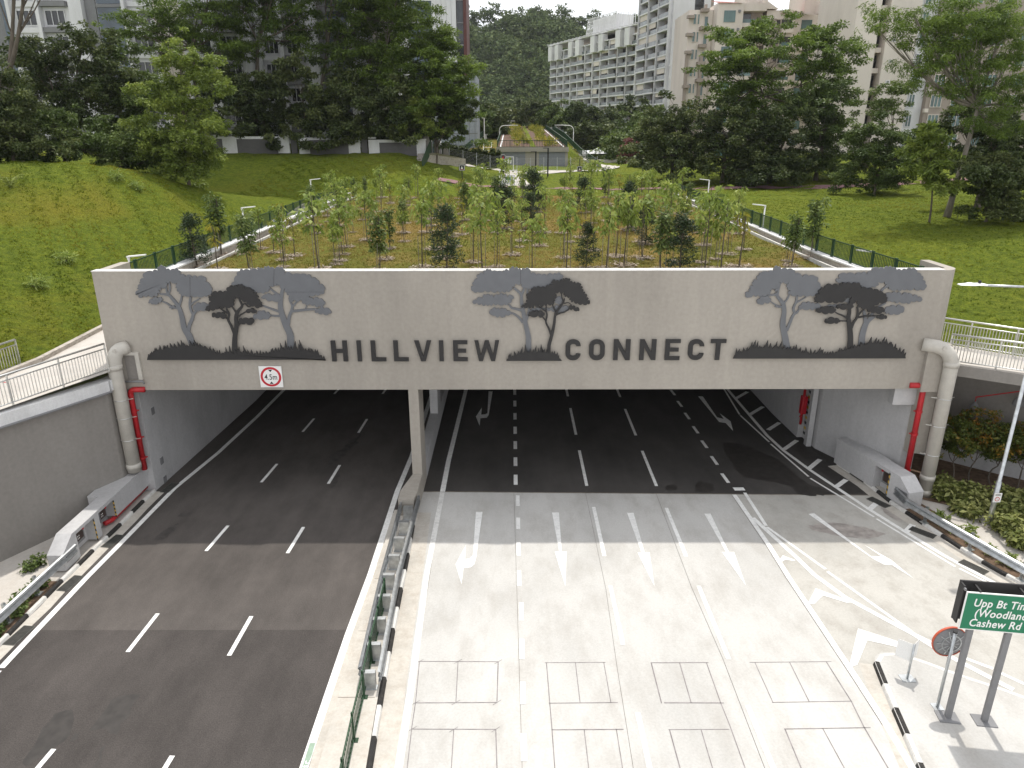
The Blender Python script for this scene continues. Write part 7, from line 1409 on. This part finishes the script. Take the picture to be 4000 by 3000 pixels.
for i, (bl, bp, wh) in enumerate([([(830,330,100,70),(860,420,120,80),(900,490,130,70)], 870, 'first from the left'), ([(1010,350,110,70),(1040,440,120,80),(1040,505,130,50)], 1040, 'second from the left'), ([(1190,330,110,80),(1200,430,130,90),(1210,510,130,50)], 1200, 'third from the left'), ([(1360,340,120,80),(1370,440,140,90),(1370,515,140,50)], 1370, 'fourth from the left'), ([(1530,400,120,80),(1520,480,130,70),(1540,525,120,40)], 1530, 'fifth from the left'), ([(1680,480,110,70),(1750,470,80,70),(1700,535,100,40)], 1700, 'rightmost')]):
    T('shade_tree', 'dark shaded tree behind the white boundary wall, ' + wh, 102.5, bl, bp, 'leaf_dark', seed=20 + i, n_leaf=17000, L=.42, W=.24, clump=1.25, fork=.4, group='shaded trees behind the boundary wall', trunk_r=.22, dep=.55)
T('shrub_tree', 'yellow-green shrub tree above the right part of the boundary wall', 101.5, [(1640,430,60,55),(1620,500,75,55),(1690,520,60,40)], 1630, 'leaf_light', seed=28, n_leaf=6500, L=.3, W=.15, clump=.9, trunk_r=.12, dep=.4)
# right wood
T('spreading_tree', 'tall layered green tree before the beige condominium', 100, [(3060,100,100,40),(2940,160,140,50),(3130,170,120,55),(3000,250,200,65),(2830,270,110,55),(3230,180,100,45),(3250,280,90,50),(2800,370,130,50),(3120,330,150,70),(2950,370,160,70),(3180,410,130,70),(2870,450,140,60),(3050,460,160,60)], 2960, 'leaf_feather', seed=31, n_leaf=44000, L=.40, W=.18, clump=1.4, flatc=.32, fork=.35, trunk_r=.28, droop=.1, up=.95, sub=1.15, trunks=[(-1.5, 0, .2, -4, 0, 9), (0, 0, .24, 0, 0, 10), (1.8, .5, .2, 5, 0, 9)])
T('leafy_tree', 'dark rounded tree at the left end of the right wood', 96, [(2600,520,110,80),(2680,470,110,70),(2560,610,120,70),(2680,600,140,80),(2620,660,130,40)], 2630, 'leaf_dark', seed=32, n_leaf=22000, L=.36, W=.2, clump=1.1)
T('leafy_tree', 'dense dark tree under the layered tree', 94, [(2820,510,130,90),(2780,610,140,80),(2900,610,140,80),(2840,670,150,40)], 2830, 'leaf_dark', seed=33, n_leaf=22000, L=.36, W=.2, clump=1.15)
T('leafy_tree', 'glossy dark tree with drooping twigs in the middle of the right wood', 92, [(3020,500,130,90),(2990,610,150,90),(3080,640,130,65),(3020,680,150,40)], 3020, 'leaf_dark', seed=34, n_leaf=24000, L=.34, W=.18, clump=1.1)
T('leafy_tree', 'mid green tree beside the beige tower', 94, [(3180,480,110,90),(3240,400,80,70),(3210,580,130,90),(3270,510,80,70),(3220,660,120,50)], 3200, 'leaf_mid', seed=35, n_leaf=22000, L=.34, W=.17, clump=1.1)
T('shrub_tree', 'rounded yellow-green tree standing alone in front of the beige tower', 80, [(3400,540,110,60),(3470,600,120,80),(3380,640,90,80),(3500,680,100,70),(3540,560,60,50),(3420,720,120,40)], 3440, 'leaf_mid', seed=36, n_leaf=26000, L=.27, W=.13, clump=.9, trunk_r=.14, fork=.35)
T('slim_tree', 'slim young tree against the beige tower', 90, [(3480,360,55,45),(3500,430,60,45),(3450,420,40,35)], 3500, 'leaf_mid', seed=37, n_leaf=3800, L=.32, W=.14, clump=.8, trunk_r=.12, fork=.6)
T('pale_trunk_tree', 'tall airy tree with pale leaning trunk at the right', 60, [(3640,110,100,50),(3560,60,70,40),(3770,50,140,60),(3900,110,120,80),(3680,220,110,60),(3800,240,120,70),(3930,270,110,90),(3640,320,90,60),(3780,370,110,70),(3900,420,120,80),(3830,130,130,70),(3450,130,40,30),(3520,170,50,30),(3720,150,110,60),(3850,500,110,60)], 3745, 'leaf_feather', seed=38, n_leaf=46000, L=.26, W=.07, clump=.85, flatc=.6, trunk_r=.22, bark='bark_pale', droop=.6, sub=1.3, trunks=[(0, 0, .24, .8, 0, 8.5)])
T('shrub_tree', 'bright large-leaved small tree beside the pale trunk', 58, [(3640,540,70,30),(3610,600,70,35),(3590,680,60,40),(3680,640,70,40),(3660,720,80,40)], 3680, 'leaf_light', seed=39, n_leaf=7000, L=.42, W=.13, clump=.7, trunk_r=.08, fork=.5, flatc=.3)
T('leafy_tree', 'dark shaded tree at the right edge behind the pale trunk', 66, [(3830,590,110,90),(3940,520,100,120),(3760,480,100,90),(3830,680,130,80),(3960,640,110,100)], 3860, 'leaf_dark', seed=40, n_leaf=26000, L=.28, W=.14, clump=1.0)
T('shrub_tree', 'low dark thicket at the right edge of the lawn', 57, [(3860,730,100,70),(3960,700,90,100),(3800,690,70,60),(3960,810,100,70),(3870,800,100,50)], 3900, 'leaf_dark', seed=41, n_leaf=20000, L=.25, W=.13, clump=.8, trunk_r=.12)
for i, (px, Y_, lm_) in enumerate(((4230, 68, 'leaf_dark'), (4520, 74, 'leaf_mid'), (4850, 66, 'leaf_dark'), (-260, 68, 'leaf_dark'), (-560, 72, 'leaf_mid'))):
    T('leafy_tree', 'dense tree standing outside the %s edge of the picture, %s one out' % ('right' if px > 0 else 'left', ORD[i % 3]), Y_, [(px, 300, 160, 110), (px - 80, 450, 150, 110), (px + 90, 500, 150, 110), (px, 640, 170, 80)], px, lm_, seed=200 + i, n_leaf=12000, L=.34, W=.18, clump=1.1)
# middle distance
mids = [(2090,440,85,35,225,'leaf_dark'),(2180,450,70,35,215,'leaf_mid'),(2250,455,75,45,205,'leaf_mid'),(2330,470,80,45,200,'leaf_dark'),(2430,465,90,50,190,'leaf_dark'),(2530,480,90,50,180,'leaf_mid'),(2290,540,70,45,172,'leaf_dark'),(2380,545,80,55,168,'leaf_dark'),(2470,550,80,55,160,'leaf_mid'),(2000,450,60,45,240,'leaf_dark'),(1935,480,60,60,182,'leaf_dark'),(1870,470,50,40,176,'leaf_mid'),(2560,600,70,45,120,'leaf_mid'),(2400,610,30,28,150,'leaf_mid')]
for i, (px, py, rx, ry, Y_, lm_) in enumerate(mids):
    T('background_tree', 'green tree in the middle distance, %s from the left between pavilion and condominiums' % ORD[sorted([m_[0] for m_ in mids]).index(px)], Y_, [(px, py, rx, ry), (px + rx * .4, py + ry * .8, rx * .7, ry * .7), (px - rx * .5, py + ry * .6, rx * .6, ry * .6)], px, lm_, seed=60 + i, n_leaf=6000, L=.75, W=.42, clump=1.6, trunk_r=.25, group='trees in the middle distance')
T('red_shrub', 'reddish purple shrub by the car park', 140, [(2450,600,40,28),(2490,590,35,30)], 2470, 'leaf_red', seed=80, n_leaf=2500, L=.4, W=.2, clump=.8, trunk_r=.1, cat='shrub')
rc = random.Random(4)
for i, px in enumerate((1850, 1905, 1990, 2060, 2125, 2190, 2255, 2330, 2400, 2450, 2490)):
    Y_ = 548; p = Wp(px, 66 + rc.uniform(-8, 12), Y_); gz0 = float(hz(p.x, Y_)); hgt = max(8, p.z - gz0 + 3)
    tree('ridge_tree', 'tree crown on the hill crest, %s from the left' % ORD[i], (p.x, Y_, gz0), [(0, 0, hgt * .8, rc.uniform(5, 9), 5, rc.uniform(2.2, 4.2)), (rc.uniform(-5, 5), 0, hgt * .65, 5, 4, 2.4)], 'leaf_hill', seed=90 + i, n_leaf=700, L=1.8, W=1.0, clump=2.4, trunk_r=.4, group='trees on the hill crest')
# ================================================================== shrubs near the road
sb = [(3705,1893,1.0,'left'),(3790,1893,1.05,'middle'),(3880,1900,.9,'right of the middle'),(3972,1916,.95,'right')]
for i, (px, py, s, wh) in enumerate(sb):
    p = G(px, py, .13); tree('orange_tip_tree', 'small tree with orange leaf tips under the footbridge, ' + wh, (p.x, p.y, .1), [(0, 0, 2.6 * s, .95, .8, .8), (.3, 0, 2.0 * s, .8, .8, .6), (-.5, .1, 2.2 * s, .6, .6, .5)], 'leaf_orange', L=.17, W=.075, n_leaf=4200, clump=.42, trunk_r=.045, fork=.45, seed=110 + i, group='orange tipped trees under the footbridge', droop=.2)
vb = bushlet('variegated_shrub', '', (0, 0, 0), .42, .75, 'leaf_varieg', 130, 330, .24, .11); vb2 = bushlet('variegated_shrub', '', (0, 0, 0), .36, .6, 'leaf_varieg', 131, 250, .24, .11); gs = bushlet('low_shrub', '', (0, 0, 0), .3, .45, 'leaf_sap', 132, 240, .15, .07); got = {}
def shrub(src, x, y, z, s, label, group):
    o = src if src.name not in got else copy_tree(src); got[src.name] = 1; o.location = (x, y, z); o.rotation_euler.z = random.uniform(0, 6.28); o.scale = (s, s, s * random.uniform(.85, 1.15)); o['label'] = label; o['group'] = group
bed_px = [(r4(x, y)) for x, y in ((1420,900),(1500,930),(1600,950),(1700,960),(1800,980),(1880,990),(2000,1010),(2100,1030),(2190,1040),(1480,990),(1590,1020),(1690,1050),(1790,1090),(1960,1120),(2060,1130),(2170,1150),(1640,1110),(1740,1150),(2000,1200),(2100,1230),(2200,1250),(2090,1310),(2190,1350),(1950,1260),(2180,1440),(2120,1390))]
for px in bed_px:
    p = G(*px, .13); shrub(random.choice((vb, vb2)), p.x, p.y, .12, random.uniform(.85, 1.2), 'pale variegated shrub in the planting bed behind the right guardrail', 'variegated shrubs in the right planting bed')
kst_ = off(RK[3:], .7); Ls = plen(kst_)
for k in range(26):
    p, d_ = polyat(kst_, .3 + k * Ls / 26); shrub(gs, p.x + random.uniform(-.25, .25), p.y + random.uniform(-.25, .25), .12, random.uniform(.7, 1.15), 'small leafy plant in the right kerb strip, %s from the barrier' % ORD[k], 'plants in the right kerb strip')
gs2 = bushlet('low_shrub', '', (0, 0, 0), .24, .4, 'leaf_mid', 133, 200, .15, .07)
lstrip = MB().poly([(-17.12, 23.0, .06), (-17.12, 6, .06), (-17.9, 6, .06), (-17.9, 23.0, .06)]).build('planting_strip', MT['soil'], lf)
for k in range(18): shrub(gs2, -17.35 + random.uniform(-.2, .12), 22.6 - k * .55, .06, random.uniform(.7, 1.2), 'small leafy plant under the left guardrail, %s from the barrier' % ORD[k], 'plants in the left kerb strip')
for i, (px, py) in enumerate(((110, 2225), (150, 2205))):
    p = G(px, py, .05); shrub(gs2, p.x, p.y, .05, 1.0, 'thin seedling on the footpath behind the left barrier, %s one' % ('left', 'right')[i], 'seedlings on the left footpath')
# small palm at the left edge of the mound and a few weeds on the slope
pm = thing('young_palm', 'young yellow-green palm on the crest of the mound at far left', 'palm', (*Wp(20, 640, 52).xy, tz1(*Wp(20, 640, 52).xy))); r_ = np.random.default_rng(3)
for k in range(11):
    a = k * 6.28 / 11; l_ = r_.uniform(1.0, 1.6); up_ = r_.uniform(.6, 1.4); st = curve_pts((0, 0, .1), (l_ * math.cos(a), l_ * math.sin(a), up_), (0, 0, .45), 8); m_ = MB()
    for i in range(7):
        d_ = (st[i + 1] - st[i]).normalized(); s_ = d_.cross(Vector((0, 0, 1))).normalized()
        for sg in (-1, 1): m_.add([st[i], st[i] + d_ * .06, st[i] + d_ * .28 + s_ * sg * .34 - Vector((0, 0, .06))], [(0, 1, 2)])
        m_.add([st[i] - s_ * .02, st[i] + s_ * .02, st[i + 1] + s_ * .015, st[i + 1] - s_ * .015], [(0, 1, 2, 3)])
    m_.build('frond', plain('palm_green', (.16, .19, .03), .6) if k == 0 else bpy.data.materials['palm_green'], pm)
for i, (px, py, zz_) in enumerate(((460, 770, 10.6), (480, 830, 10.0), (230, 900, 10.4), (90, 900, 11.0), (560, 900, 8.6))):
    p = G(px, py, zz_); x, y = p.x, p.y; bushlet('weed_clump', 'tall weed clump on the left grass slope, %s' % ('near the top', 'below the top clump', 'left of the middle', 'at the left edge', 'low by the fence')[i], (x, y, tz1(x, y)), .6, .6, 'leaf_sap', 140 + i, 260, .4, .05, group='weeds on the left slope', cat='weed')
# ================================================================== thin humid air over the whole place
hzb = MB().box(-2300, 2300, -60, 2700, -1.2, 112).build('haze', MT['white_paint'], kind='stuff'); hm = bpy.data.materials.new('haze_air'); hm.use_nodes = True
hm.node_tree.nodes.clear(); h_o = hm.node_tree.nodes.new('ShaderNodeOutputMaterial'); h_v = hm.node_tree.nodes.new('ShaderNodeVolumePrincipled')
h_v.inputs['Color'].default_value = (.86, .90, .95, 1); h_v.inputs['Density'].default_value = .00009; h_v.inputs['Anisotropy'].default_value = .2
hm.node_tree.links.new(h_v.outputs['Volume'], h_o.inputs['Volume']); hzb.data.materials.clear(); hzb.data.materials.append(hm)
scn.cycles.volume_bounces = 0
